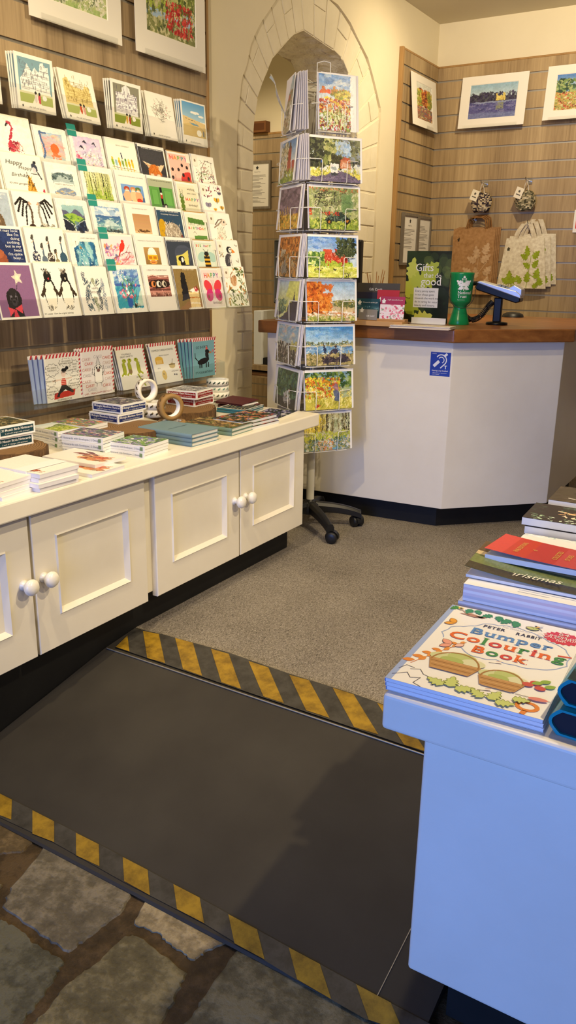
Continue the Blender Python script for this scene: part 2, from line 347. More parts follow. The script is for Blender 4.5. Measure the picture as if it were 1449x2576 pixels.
def oakleaf(lobes=4, wide=0.36):
    L = []
    for i in range(lobes*2+1):
        t = i/(lobes*2); env = math.sin(PI*min(1, 0.12+0.88*t)**0.8)*wide
        L.append((env*(1.0 if i % 2 else 0.55)+0.015, 0.05+0.95*t))
    R = []
    for (x0, y0), (x1, y1) in zip(L[:-1], L[1:]):
        for k in range(4):
            u = k/4; s_ = u*u*(3-2*u); R.append((x0+(x1-x0)*s_, y0+(y1-y0)*u))
    R.append((0.0, 1.0)); return [(0.0, 0.0)]+R+[(-x, y) for x, y in R[-2::-1]]
OAKL = oakleaf()
def leaf_at(x, y, s, ang, pts=None):
    ca, sa = math.cos(ang), math.sin(ang); return [(x+s*(px*ca-py*sa), y+s*(px*sa+py*ca)) for px, py in (pts or OAKL)]
def lift(mp, k):
    """the same sheet raised by k print layers, so overlapping inks do not share a plane"""
    o = Vector(mp(0, 0)); n = (Vector(mp(1e-3, 0))-o).cross(Vector(mp(0, 1e-3))-o).normalized()*(3e-5*k)
    return lambda x, y: tuple(Vector(mp(x, y))+n)
def sprig(mb, mp, x, y, s, c):
    """an oak sprig emblem: three leaves, a stem and two acorns"""
    for j, (dx, dy, k, an) in enumerate(((0.0, 0.35, 0.62, 0.0), (0.02, 0.2, 0.6, 1.0), (-0.02, 0.25, 0.6, -1.0), (0.0, 0.12, 0.42, 1.9), (0.0, 0.12, 0.42, -1.9))):
        lf = leaf_at(x+dx*s, y+dy*s, k*s, an); n = len(lf)
        ml = lift(mp, j+1); mb.add([ml(*p) for p in lf], fan(lf), c)
    mb.stroke([(x, y-0.1*s), (x, y+0.4*s)], lift(mp, 7), 0.05*s, c)
def fan(lf):
    """faces that split a leaf symmetric about its rib into quads"""
    n = len(lf); h = n//2; fs = []
    for i in range(1, h): fs.append((i, i+1, n-i-1, n-i))
    fs = [tuple(dict.fromkeys(f)) for f in fs]; fs = [f for f in fs if len(f) > 2]; fs.append((0, 1, n-1)); return fs
# ================================================================== THE SETTING
XW = -1.93; YB = 4.73; ZC = 2.29; ZS = -0.125
def interp(P):
    zs = [p[1] for p in P]; ys = [p[0] for p in P]
    return lambda z: float(np.interp(z, zs, ys))
def curve_from(pxs):
    q = sorted([(atx(p, XW).y, atx(p, XW).z) for p in pxs], key=lambda p: p[1]); return q
oL = curve_from([(597, 800), (597, 500), (597, 310), (608, 199), (620, 166), (632, 108), (653, 62), (678, 25), (695, 0), (712, -18), (735, -38)])
oR = curve_from([(941, 199), (926, 145), (900, 95), (881, 54), (842, 0), (812, -25), (780, -45)])
iL = curve_from([(640, 800), (641, 500), (643, 344), (649, 265), (657, 232), (678, 182), (690, 149), (715, 120), (744, 87)])
iR = curve_from([(893, 240), (879, 178), (860, 137), (831, 104), (798, 83)])
ap_i = (atx((770, 76), XW).y, atx((770, 76), XW).z); ap_o = (atx((757, -58), XW).y, atx((757, -58), XW).z)
yRo, yRi = 4.03, 3.80
def side(base_y, pts, apex):
    pts = [p for p in pts if p[1] < apex[1]-0.004]
    return [(base_y, ZS), (base_y, pts[0][1]-0.12)]+pts+[apex]
OL = side(oL[0][0], oL[2:], ap_o); OR = side(yRo, oR, ap_o); IL = side(iL[0][0], iL[1:], ap_i); IR = side(yRi, iR, ap_i)
fOL, fOR, fIL, fIR = interp(OL), interp(OR), interp(IL), interp(IR)
T_ARCH = 0.26
w = MB()
zs = list(np.linspace(ZS, 1.2, 6))+list(np.linspace(1.3, ap_o[1], 40))
for z0, z1 in zip(zs[:-1], zs[1:]):
    for ya, yb, yc, yd in ((-1.6, fOL(z0), fOL(z1), -1.6), (fOR(z0), YB, YB, fOR(z1))):
        w.add([(XW, ya, z0), (XW, yb, z0), (XW, yc, z1), (XW, yd, z1)], [(0, 1, 2, 3)])
    for fa, sgn in ((fOL, 1), (fOR, -1)):      # the small step from plaster back to the brick band
        w.add([(XW, fa(z0), z0), (XW-0.02, fa(z0), z0), (XW-0.02, fa(z1), z1), (XW, fa(z1), z1)], [(0, 1, 2, 3)])
w.add([(XW, -1.6, ap_o[1]), (XW, YB, ap_o[1]), (XW, YB, ZC), (XW, -1.6, ZC)], [(0, 1, 2, 3)])
wall_l = struct('wall_left', w, WALLP, 'cream plastered wall pierced by a pointed brick arch')
# painted brick surround: courses up the jambs, voussoirs round the head
br = MB(); rr = random.Random(3); XBK = XW-0.008
br_back = MB()
def pt_on(fo, fi, z): return fo(z), fi(z)
def arc(P):
    L = [0.0]
    for a, b in zip(P[:-1], P[1:]): L.append(L[-1]+math.hypot(a[0]-b[0], a[1]-b[1]))
    return L
def along(P, L, t):
    d = t*L[-1]
    for i in range(len(L)-1):
        if d <= L[i+1] or i == len(L)-2:
            u = (d-L[i])/max(1e-9, L[i+1]-L[i]); return (P[i][0]+(P[i+1][0]-P[i][0])*u, P[i][1]+(P[i+1][1]-P[i][1])*u)
ZSP = 1.36
def ringpts(O, I, n1, n2):
    """matching points up the outer and inner lines: level below the springing, by share of length above it"""
    fo, fi = interp(O), interp(I); out = [((fo(z), z), (fi(z), z)) for z in np.linspace(ZS, ZSP, n1+1)]
    Oa = [(fo(ZSP), ZSP)]+[p for p in O if p[1] > ZSP]; Ia = [(fi(ZSP), ZSP)]+[p for p in I if p[1] > ZSP]; LO, LI = arc(Oa), arc(Ia)
    return out+[(along(Oa, LO, k/n2), along(Ia, LI, k/n2)) for k in range(1, n2+1)]
lerp2 = lambda p, q, t: (p[0]+(q[0]-p[0])*t, p[1]+(q[1]-p[1])*t)
for O, I in ((OL, IL), (OR, IR)):
    fine = ringpts(O, I, 40, 40)
    br_back.add(sum([[(XW-0.013,)+o, (XW-0.013,)+i] for o, i in fine], []), [(2*k, 2*k+1, 2*k+3, 2*k+2) for k in range(len(fine)-1)])
    crs = ringpts(O, I, 19, 11)
    for k in range(len(crs)-1):
        (o0, i0), (o1, i1) = crs[k], crs[k+1]; g = .05; o0, o1 = lerp2(o0, o1, g), lerp2(o1, o0, g); i0, i1 = lerp2(i0, i1, g), lerp2(i1, i0, g)
        cuts = [.01, .99] if k % 2 else [.01, rr.uniform(.3, .45), .99]
        for c0, c1 in zip(cuts[:-1], cuts[1:]):
            c0 += .012; c1 -= .012; xf = XW-.0085+rr.uniform(-.0016, .0016)
            q = [lerp2(o0, i0, c0), lerp2(o0, i0, c1), lerp2(o1, i1, c1), lerp2(o1, i1, c0)]
            vs = [(xf+rr.uniform(-.001, .001), y+rr.uniform(-.002, .002), z+rr.uniform(-.003, .003)) for y, z in q]+[(XW-0.015, y, z) for y, z in q]
            br.add(vs, [(0, 1, 2, 3), (0, 4, 5, 1), (1, 5, 6, 2), (2, 6, 7, 3), (3, 7, 4, 0)])
br.v += [v for v in br_back.v]; o_ = len(br.v)-len(br_back.v); br.f += [tuple(i+o_ for i in f) for f in br_back.f]; br.c += br_back.c; br.smooth += br_back.smooth
struct('trim_arch_brick', br, BRICK, 'cream painted brick surround of the pointed arch', bevel=0.0025)
rv = MB()
for I in (IL, IR):
    LI = arc(I); N = 70; rr = random.Random(5)
    rows = []
    for k in range(N+1):
        y, z = along(I, LI, k/N); rows.append([(XW-0.012-T_ARCH*j/4, y+rr.uniform(-.006, .006)*(j > 0), z+rr.uniform(-.006, .006)*(j > 0)) for j in range(5)])
    rv.add([p for r in rows for p in r], [(k*5+j, k*5+j+1, (k+1)*5+j+1, (k+1)*5+j) for k in range(N) for j in range(4)])
struct('trim_arch_reveal', rv, STONER, 'rough stone reveal inside the arch')
wb = MB(); XI = XW-0.012-T_ARCH      # far face of the arch wall, towards the back room
for z0, z1 in zip(zs[:-1], zs[1:]):
    zz0, zz1 = min(z0, ap_i[1]), min(z1, ap_i[1])
    if zz1 <= zz0: continue
    for ya, yb, yc, yd in ((-1.6, fIL(zz0), fIL(zz1), -1.6), (fIR(zz0), YB, YB, fIR(zz1))):
        wb.add([(XI, ya, zz0), (XI, yb, zz0), (XI, yc, zz1), (XI, yd, zz1)], [(3, 2, 1, 0)])
wb.add([(XI, -1.6, ap_i[1]), (XI, YB, ap_i[1]), (XI, YB, ZC), (XI, -1.6, ZC)], [(3, 2, 1, 0)])
struct('wall_left_rear_face', wb, WALLP)
struct('wall_back', MB().box(-3.6, 2.2, YB, YB+0.1, ZS, ZC), WALLP, 'cream back wall behind the till')
struct('wall_right', MB().box(2.2, 2.3, -1.7, YB+0.1, ZS, ZC), WALLP)
struct('wall_far_left', MB().box(-3.7, -3.6, -1.7, YB+0.1, ZS, ZC), WALLP)
wf = MB(); wf.box(-3.6, -1.5, -1.7, -1.6, ZS, ZC); wf.box(0.5, 2.2, -1.7, -1.6, ZS, ZC); wf.box(-1.5, 0.5, -1.7, -1.6, 1.95, ZC)
struct('wall_front', wf, WALLP)
struct('ceiling', MB().box(-3.7, 2.3, -1.7, YB+0.1, ZC, ZC+0.1), CEILM, 'pale cream ceiling')
# floors ----------------------------------------------------------
fl = MB(); fl.box(-3.6, 2.2, 1.582, YB, ZS-0.05, 0.0)
struct('floor', fl, CARPET, 'grey brown carpeted floor')
st = MB(); st.box(-3.6, 2.2, -1.6, 1.582, ZS-0.06, ZS-0.002, c=(0.70, 0.60, 0.48))
S = ZS
stones = [([(-60, 1990), (30, 2050), (100, 2100), (60, 2142), (0, 2150), (-60, 2110)], (0.95, 0.85, 0.7)),
 ([(125, 2112), (345, 2230), (305, 2298), (228, 2355), (171, 2397), (91, 2345), (4, 2280), (25, 2232)], (1.02, 1.0, 0.97)),
 ([(-80, 2310), (0, 2312), (46, 2332), (84, 2370), (163, 2418), (144, 2454), (100, 2520), (40, 2590), (-100, 2620)], (0.82, 0.84, 0.8)),
 ([(372, 2248), (580, 2365), (520, 2395), (486, 2417), (440, 2385), (400, 2350), (334, 2323)], (1.28, 1.22, 1.1)),
 ([(315, 2352), (345, 2350), (471, 2446), (440, 2520), (395, 2600), (330, 2690), (60, 2600), (110, 2545), (170, 2470), (250, 2415)], (0.98, 0.96, 0.84)),
 ([(600, 2378), (760, 2455), (950, 2560), (1020, 2640), (900, 2760), (440, 2610), (500, 2520)], (1.0, 1.0, 0.9)),
 ([(-220, 2190), (-20, 2215), (5, 2225), (-20, 2275), (-120, 2285)], (0.95, 0.9, 0.8))]
for P, c in stones:
    q = [atz(p, S) for p in P]; q = [(p.x, p.y) for p in q]
    cx, cy = sum(p[0] for p in q)/len(q), sum(p[1] for p in q)/len(q); out = []
    rr = random.Random(int(abs(P[0][0])*7+P[0][1]))
    for i in range(len(q)):
        (x0, y0), (x1, y1) = q[i], q[(i+1) % len(q)]
        for k in range(8):
            u = k/8; d = rr.uniform(-0.0025, 0.0025); x, y = x0+(x1-x0)*u, y0+(y1-y0)*u; L = math.hypot(x1-x0, y1-y0) or 1
            out.append((x+(y1-y0)/L*d, y-(x1-x0)/L*d))
    inner = [(cx+(x-cx)*0.965, cy+(y-cy)*0.965) for x, y in out]; n = len(out)
    vs = [(x, y, S-0.003) for x, y in out]+[(x, y, S+0.001) for x, y in inner]
    st.add(vs, [(i, (i+1) % n, n+(i+1) % n, n+i) for i in range(n)]+[tuple(range(n, 2*n))], c)
rr = random.Random(11)
for gx in range(-6, 8):                          # the rest of the paved floor, beyond the frame
    for gy in range(-6, 4):
        x, y = gx*0.3+rr.uniform(-.02, .02), gy*0.22-0.0+rr.uniform(-.02, .02)
        if x > -1.75 and x < -0.25 and y > 0.0: continue
        if y > 0.4 and x < 0.3: continue
        st.box(x+0.02, x+0.28, y+0.02, y+0.2, S-0.012, S+0.001, c=(0.9+rr.random()*.15,)*3)
struct('floor_flagstone', st, STONE, 'lower floor of worn grey brown flagstones')
# ramp ---------------------------------------------------------------
RY0, RY1, RZ0, RZ1 = 0.905, 1.46, ZS+0.006, -0.010
RXL, RXR = -1.462, -0.30
nrm = Vector((0, -(RZ1-RZ0), RY1-RY0)).normalized()
def onramp(px, off=0.0):
    p = Vector((0, RY0, RZ0)); return _hit(px, nrm, nrm @ p)+nrm*off
rp = thing('rubber_ramp', 'black rubber covered wooden ramp from flagstones up to the carpet', 'ramp', (RXL, RY0, ZS))
mb = MB(); sec = [(RY0-0.004, ZS+0.002), (RY0, RZ0), (RY1, RZ1), (1.58, 0.002), (1.58, ZS+0.003)]
vs = [(x, y, z) for x in (RXL+0.002, RXR) for y, z in sec]; n = len(sec)
mb.add(vs, [tuple(range(n)), tuple(range(n, 2*n))[::-1]]+[(i, n+i, n+(i+1) % n, (i+1) % n) for i in range(n)])
mb.build('matting', RUBBER, rp, loc=(-RXL, -RY0, -ZS))
mb = MB(); zz = lambda y: RZ0+(y-RY0)*(RZ1-RZ0)/(RY1-RY0)
mb.tube([(RXL+0.01, RY1-0.006, RZ1+0.001), (RXR, RY1-0.006, RZ1+0.001)], 0.0022, 6); tag(mb.build('metal_edge_strip', ALU, rp, loc=(-RXL, -RY0, -ZS)), 'thin bright metal strip')
mb = MB(); a, b = onramp((1040, 2325), .0008), onramp((945, 2515), .0008); mb.tube([a, b], 0.0012, 5); mb.build('seam', ALU, rp, loc=(-RXL, -RY0, -ZS))
YEL = H('#a9851f'); TBK = H('#47443c')
def hazard(strip, yellows, f, label):
    mb = MB(); q = [f(p, 0.0012) for p in strip]; mb.add(q, [tuple(range(len(q)))], TBK)
    for y in yellows:
        q = [f(p, 0.0020) for p in y]; mb.add(q, [tuple(range(len(q)))], YEL)
    c = Vector((0, 0, 0))
    for p in mb.v: c += Vector(p)
    c /= len(mb.v); mb.v = [tuple(Vector(p)-c) for p in mb.v]
    return tag(mb.build('hazard_tape', HAZ, loc=c), label, 'hazard tape')
sc_ = lambda L: [(200+x/1.61, 1560+y/1.61) for x, y in L]
def ontop(px, off=0.0): # the nosing between carpet level and the ramp head
    n2 = Vector((0, -(0.003-RZ1), 1.58-RY1)).normalized(); return _hit(px, n2, n2 @ Vector((0, RY1, RZ1+0.0)))+n2*(off+0.003)
hazard(sc_([(147, 115), (225, 38), (330, 60), (600, 135), (850, 222), (1100, 300), (1225, 345), (1420, 415), (1480, 570), (1405, 543), (1110, 442), (660, 290)]),
 [sc_(q) for q in ([(147, 115), (195, 68), (203, 133)], [(258, 50), (322, 62), (347, 180), (275, 160)], [(388, 78), (460, 98), (497, 232), (420, 205)], [(533, 122), (605, 143), (655, 285), (575, 258)], [(685, 172), (765, 198), (828, 343), (745, 315)], [(850, 228), (930, 250), (1013, 403), (918, 372)], [(1025, 280), (1110, 307), (1210, 470), (1112, 440)], [(1205, 342), (1290, 370), (1405, 540), (1315, 512)])],
 ontop, 'worn yellow and black striped tape along the top edge of the ramp')
sb_ = lambda L: [(x/1.3173, 1960+y/1.3173) for x, y in L]
hazard(sb_([(-60, 20), (0, 48), (180, 140), (407, 258), (662, 395), (957, 558), (1295, 743), (1440, 820), (1440, 880), (1210, 796), (985, 668), (680, 482), (412, 343), (180, 212), (0, 128), (-60, 96)]),
 [sb_(q) for q in ([(-40, 30), (40, 70), (38, 136), (-40, 106)], [(108, 105), (180, 142), (180, 211), (108, 183)], [(252, 180), (328, 218), (330, 291), (253, 255)], [(407, 260), (490, 303), (497, 387), (412, 340)], [(575, 350), (662, 395), (677, 480), (587, 433)], [(757, 450), (852, 500), (877, 600), (777, 546)], [(957, 560), (1060, 615), (1098, 732), (985, 666)], [(1180, 682), (1295, 743), (1335, 838), (1222, 800)])],
 onramp, 'yellow and black striped tape along the foot of the ramp by the flagstones')

# ================================================================== SLATTED WALL PANELS
def slatboard(axis, a0, a1, zb, zt, pitch, zoff, depth=0.018, back=0.006):
    """axis 'x': board on a wall x = const, running along y; 'y': on a wall y = const running along x (front towards -y)"""
    mb = MB()
    def bx(u0, u1, d0, d1, z0, z1, c):
        mb.box(d0, d1, u0, u1, z0, z1, c) if axis == 'x' else mb.box(u0, u1, -d1, -d0, z0, z1, c)
    bx(a0, a1, 0.0, back, zb, zt, WHITE)
    z = zoff
    while z > zb: z -= pitch
    while z < zt:
        z0, z1 = max(z+0.0045, zb), min(z+pitch-0.0045, zt)
        if z1-z0 > 0.004: bx(a0, a1, back, depth, z0, z1, WHITE)
        z += pitch
    return mb
def groove_inserts(axis, a0, a1, zb, zt, pitch, zoff):
    mb = MB(); z = zoff
    while z > zb: z -= pitch
    while z < zt:
        if z > zb+0.006 and z < zt-0.006:
            if axis == 'x': mb.box(0.0062, 0.0125, a0, a1, z-0.0043, z+0.0043)
            else: mb.box(a0, a1, -0.0125, -0.0062, z-0.0043, z+0.0043)
        z += pitch
    return mb
def slatpanel(label, loc, axis, a0, a1, zb, zt, pitch, zoff, mt, trims):
    t = thing('slatwall_panel', label, 'wall panel', loc)
    slatboard(axis, a0, a1, zb, zt, pitch, zoff).build('board', mt, t)
    groove_inserts(axis, a0, a1, zb, zt, pitch, zoff).build('groove_inserts', ALU, t)
    for k in trims: MB().box(*k).build('edge_trim', OAKTRIM, t, bevel=0.002)
    return t
PX = XW+0.0005
slatpanel('wide grey oak slatted panel holding the greeting cards over the cream cabinets', (PX, 0, 0), 'x', 0.35, 2.553, 0.507, 2.2, 0.1015, 0.757, OAKD, [(0.0, 0.021, 2.553, 2.567, 0.507, 2.2)])
zg = aty((1447, 786.8), 4.71).z; zg2 = aty((1447, 489.3), 4.71).z; PB = (zg2-zg)/7
slatpanel('narrow oak slatted panel right of the arch, with framed notices', (PX, 0, 0), 'x', 4.232, YB-0.022, 0.3, 2.064, PB, zg, OAK, [(0.0, 0.022, 4.212, 4.232, 0.3, 2.076), (0.0, 0.02, 4.232, YB-0.001, 2.064, 2.074)])
slatpanel('wide oak slatted panel on the back wall behind the till counter', (0, YB-0.0005, 0), 'y', XW+0.002, 1.2, 0.3, 2.064, PB, zg, OAK, [(XW+0.02, 1.2, -0.02, 0.0, 2.064, 2.074)])
slatpanel('brown slatted panel seen through the arch in the back room', (0, YB-0.0005, 0), 'y', -3.55, XI-0.01, 0.001, aty((643, 340), 4.70).z, PB, zg+0.04, OAKD, [(-3.55, XI-0.01, -0.02, 0.0, aty((643, 340), 4.70).z, aty((643, 340), 4.70).z+0.012)])

# ================================================================== CREAM BENCH CABINETS (left)
DX, CXF = -1.40, -1.42      # door faces, carcass face
def lathe_knob(parent, loc):
    prof = [(0.0125, 0), (0.0125, 0.003), (0.0085, 0.006), (0.0075, 0.012), (0.009, 0.016), (0.0165, 0.019), (0.0195, 0.025), (0.019, 0.031), (0.0145, 0.0365), (0.007, 0.039), (0.001, 0.0395)]
    MB().lathe(prof, 28, M=Matrix.Rotation(PI/2, 4, 'Y')).build('knob', KNOBM, parent, loc=loc)
def door(parent, y0, y1, z0, z1, hinge, org):
    """a framed door: stiles and rails round a sunk panel with a sloping moulding; faces +x"""
    my, mb_, mt_ = 0.068, 0.082, 0.062; mb = MB(); t = DX-CXF
    F = lambda y, z, d: (CXF+d-org[0], y-org[1], z-org[2])
    a0, a1, b0, b1 = y0+my, y1-my, z0+mb_, z1-mt_; s = 0.013
    def ring(o, i, do, di):
        vs = [F(y, z, do) for y, z in ((o[0], o[2]), (o[1], o[2]), (o[1], o[3]), (o[0], o[3]))]+[F(y, z, di) for y, z in ((i[0], i[2]), (i[1], i[2]), (i[1], i[3]), (i[0], i[3]))]
        mb.add(vs, [(k, (k+1) % 4, 4+(k+1) % 4, 4+k) for k in range(4)])
    O = (y0, y1, z0, z1); e = 0.002
    ring(O, O, 0.0, t-e); ring(O, (y0+e, y1-e, z0+e, z1-e), t-e, t)
    ring((y0+e, y1-e, z0+e, z1-e), (a0, a1, b0, b1), t, t); ring((a0, a1, b0, b1), (a0+.003, a1-.003, b0+.003, b1-.003), t, t+0.004)
    ring((a0+.003, a1-.003, b0+.003, b1-.003), (a0+s, a1-s, b0+s, b1-s), t+0.004, t-0.009)
    mb.add([F(y, z, t-0.009) for y, z in ((a0+s, b0+s), (a1-s, b0+s), (a1-s, b1-s), (a0+s, b1-s))], [(0, 1, 2, 3)])
    d = mb.build('door', CREAM, parent)
    ky = y1-0.026 if hinge == 'L' else y0+0.026
    lathe_knob(d, (DX-org[0], ky-org[1], 0.292-org[2]))
    return d
def cabinet(y0, y1, doors, label):
    org = (-1.66, (y0+y1)/2, 0.0); t = thing('bench_cabinet', label, 'cabinet', org)
    mb = MB(); mb.box(-0.25, CXF-org[0], y0-org[1], y1-org[1], 0.112, 0.462); mb.build('carcass', CREAM, t, bevel=0.002)
    for d0, d1, hg in doors: door(t, d0, d1, 0.1, 0.449, hg, org)
    return t
cabinet(0.775, 1.584, [(0.783, 1.176, 'L'), (1.184, 1.572, 'R')], 'cream two-door bench cabinet beside the rubber ramp, nearer of the pair')
cabinet(1.588, 2.418, [(1.612, 2.014, 'L'), (2.022, 2.417, 'R')], 'cream two-door bench cabinet beside the card spinner, further of the pair')
wt = tag(MB().box(-1.915, -1.362, 0.45, 2.455, 0.463, 0.507).build('bench_worktop', CREAM, bevel=0.004), 'long cream painted worktop over the bench cabinets, laden with stationery', 'worktop')
pl = MB(); pl.box(-1.9, -1.463, 0.45, 2.415, 0.0, 0.111); pl.box(-1.9, -1.4635, 0.45, 1.575, ZS+0.001, 0.0)
tag(pl.build('bench_plinth', BLACKP), 'black painted plinth under the cream bench cabinets', 'plinth')

# ================================================================== RIGHT DISPLAY TABLE
TZ = 0.44
tb = thing('display_table', 'cream painted display table stacked with books, lit blue by daylight', 'table', (0.1, 1.7, ZS))
L = (-0.1, -1.7, -ZS)
MB().box(-0.396, 0.75, 0.914, 3.0, TZ-0.056, TZ).build('table_top', CREAM, tb, loc=L, bevel=0.006, seg=3)
MB().box(-0.338, 0.69, 0.930, 1.574, -0.022, TZ-0.057).box(-0.338, 0.69, 1.574, 2.95, 0.051, TZ-0.057).build('side_panels', CREAM, tb, loc=L, bevel=0.006, seg=3)
pb = MB(); pb.box(-0.285, 0.64, 0.975, 1.57, ZS+0.001, -0.023); pb.box(-0.285, 0.64, 1.585, 2.9, 0.001, 0.05)
pb.build('plinth', BLACKP, tb, loc=L)

# ================================================================== TILL COUNTER
ct = thing('till_counter', 'angular cream till counter with a thick varnished wooden top', 'counter', (-1.2, 3.4, 0))
L = (1.2, -3.4, 0)
body = [(-1.84, 2.855), (-1.06, 2.92), (-0.732, 3.248), (-0.732, 3.93), (-1.35, 3.93), (-1.84, 3.45)]
top_ = [(-1.862, 2.815), (-1.045, 2.883), (-0.694, 3.232), (-0.694, 3.965), (-1.37, 3.965), (-1.862, 3.47)]
pli = [(-1.80, 2.91), (-1.098, 2.972), (-0.785, 3.285), (-0.785, 3.9), (-1.33, 3.9), (-1.80, 3.43)]
MB().prism(pli, 0.0, 0.09).build('plinth', BLACKP, ct, loc=L)
MB().prism(body, 0.09, 0.737).build('body', CREAM, ct, loc=L, bevel=0.002)
MB().prism(top_, 0.738, 0.787).build('counter_top', WALNUT, ct, loc=L, bevel=0.005, seg=3)
# ================================================================== GREETING CARDS
LETTER = '#3a3a38'
def card_mesh(w, h, t, art=None, inset=(0, 0, 1, 1), extra=None, paper=WHITE, nocol=None):
    """a folded card standing upright: front face at y = 0 facing -y, base at z = 0"""
    mb = MB(); mb.box(-w/2, w/2, 0, t, 0, h, paper)
    if art is not None:
        a, b, c, d = inset; art.emit(mb, XZ(-w/2+a*w, b*h, -0.0003), (c-a)*w, (d-b)*h)
    if extra: extra(mb, w, h)
    return mb
def T(x, y, s, size, c=LETTER, align='C', **k):       # lettering at a fraction of the card
    return lambda mb, w, h: mb.text(s, XZ((x-0.5)*w, y*h, -0.0006), size*w, c, align, **k)
def both(*fs): return lambda mb, w, h: [f(mb, w, h) for f in fs] and None
def rainbow(x, y, s, size, cols, sp=0.0, bold=0.02):
    def f(mb, w, h):
        n = len(s)
        for i, ch in enumerate(s): mb.text(ch, XZ((x-0.5)*w+(i-(n-1)/2)*size*w*(0.72+sp), y*h, -0.0006), size*w, cols[i % len(cols)], bold=bold)
    return f
HAPPYC = ['#d8433a', '#e08a2c', '#6aa84f', '#3f8f9b', '#a65fa0']
R = 66
def A(bg=WHITE, n=R, m=None, seed=1): return Art(n, m or n, bg, seed)
def a_flamingo():
    a = A('#f4f1ea', seed=2); a.dabs(.38, .1, .62, .36, 60, .06, ['#c23a4e', '#8e2438', '#e07a82', '#f0b9b0', '#5a1626'], .5, .6, .8)
    a.line([(.46, .2), (.43, .42), (.5, .6), (.53, .74), (.5, .84)], .055, '#b5354a'); a.ell(.475, .86, .06, .05, '#c0455a'); a.line([(.43, .84), (.39, .76)], .04, '#222222'); a.strokes(.5, .1, .75, .3, 25, .1, .012, ['#a8283e', '#e9b0a8', '#6b1a2b'], 2.2, .6); return a
def a_birthdaybirds():
    a = A('#f3efe8', seed=3)
    a.ell(.82, .72, .075, .12, '#3a4256', .3); a.ell(.8, .65, .05, .08, '#c9ccd4'); a.ell(.84, .86, .045, .04, '#1f2430'); a.line([(.88, .6), (.96, .42)], .03, '#1f2430'); a.line([(.7, .55), (.92, .54)], .02, '#555555')
    a.poly([(.52, .05), (.62, .52), (.74, .2), (.78, .02)], '#c9902f'); a.strokes(.55, .05, .72, .35, 18, .14, .015, ['#2b2419', '#8a5c1d', '#e0b755'], 1.4, .4); a.line([(.6, .42), (.58, .56)], .02, '#3a2a18'); a.ell(.96, .1, .03, .06, '#b53a50'); return a
def a_lake():
    a = A(seed=4); a.grad(.12, .1, .88, .86, '#d9e3e6', '#eef1f0'); f = lambda x: .62+.16*math.sin(2.7*x+.2); a.below(f, '#6f8388', .1, .12, .88); a.below(lambda x: f(x)-.1-.03*math.sin(9*x), '#a9bcc0', .1, .12, .88); a.below(lambda x: .5-.2*abs(x-.45), '#d7dfe0', .1, .12, .88); a.below(lambda x: .32-.9*(x-.55)**2, '#7d8fae', .1, .12, .88); a.dabs(.14, .55, .86, .75, 30, .05, ['#4e6468', '#7f9599', '#38494d'], .4, .2, .5); a.dabs(.2, .12, .8, .24, 14, .06, ['#a5b3c4', '#c9b88e'], .3, 0, .2); return a
def a_sunset():
    a = A(seed=5); a.grad(.1, .3, .9, .88, '#f0a58e', '#a9c6dc'); a.grad(.1, .1, .9, .3, '#9dbfcc', '#f1b39a'); a.dabs(.12, .3, .88, .85, 60, .09, ['#f4c0a0', '#e98a8e', '#b9a9cc', '#a4c8df', '#f6d3a8'], .35, 0, .3, .45); a.ell(.56, .42, .15, .15, '#f06a34'); a.dabs(.45, .12, .68, .28, 16, .06, ['#f2784c', '#f0a080'], .35, 0, .2); a.line([(.12, .88), (.14, .66), (.18, .5), (.2, .3), (.14, .12)], .06, '#4f6a9a'); a.line([(.12, .86), (.34, .86)], .05, '#4f6a9a'); return a
def a_lilac():
    a = A(seed=6); a.grad(.06, .06, .94, .92, '#e3cfe3', '#d4c6e6'); a.dabs(.08, .3, .92, .9, 50, .11, ['#cdb9e2', '#e8d2e6', '#b9b0dc', '#f1e0ea'], .4, .4, .6, .5); a.dabs(.08, .08, .92, .4, 90, .03, ['#f4eef2', '#e8d79a', '#9c8fb8', '#ffffff', '#7e7790'], .6); a.dabs(.08, .2, .22, .42, 9, .035, ['#d23b66', '#e58aa4'], 1)
    for x, y in ((.42, .78), (.72, .76), (.3, .6)): a.line([(x-.07, y-.02), (x, y+.03), (x+.05, y-.06)], .03, '#3b3a52'); a.ell(x, y, .03, .045, '#2f2e42', .5)
    a.strokes(.1, .08, .9, .4, 22, .25, .012, ['#f6f0f4', '#8d84a6', '#c9bfd6'], 1.2, .6); return a
def a_wood():
    a = A(seed=7); a.grad(.08, .06, .92, .9, '#a6bb57', '#d9dcae'); a.dabs(.08, .06, .92, .35, 50, .06, ['#8fae3f', '#b5c85a', '#6f8f33'], .6, 0, .4, .6)
    for i in range(34): x = a.r.uniform(.1, .9); a.line([(x, a.r.uniform(.1, .4)), (x+a.r.uniform(-.02, .02), .9)], a.r.uniform(.008, .02), ['#5f6a33', '#8c935a', '#4c5230', '#c9cb9a', '#e6e6c4'][a.r.randint(5)])
    a.line([(.68, .12), (.66, .9)], .025, '#2c2c20'); a.rect(0, 0, .08, 1, WHITE); a.rect(.92, 0, 1, 1, WHITE); a.rect(0, .9, 1, 1, WHITE); a.rect(0, 0, 1, .06, WHITE); return a
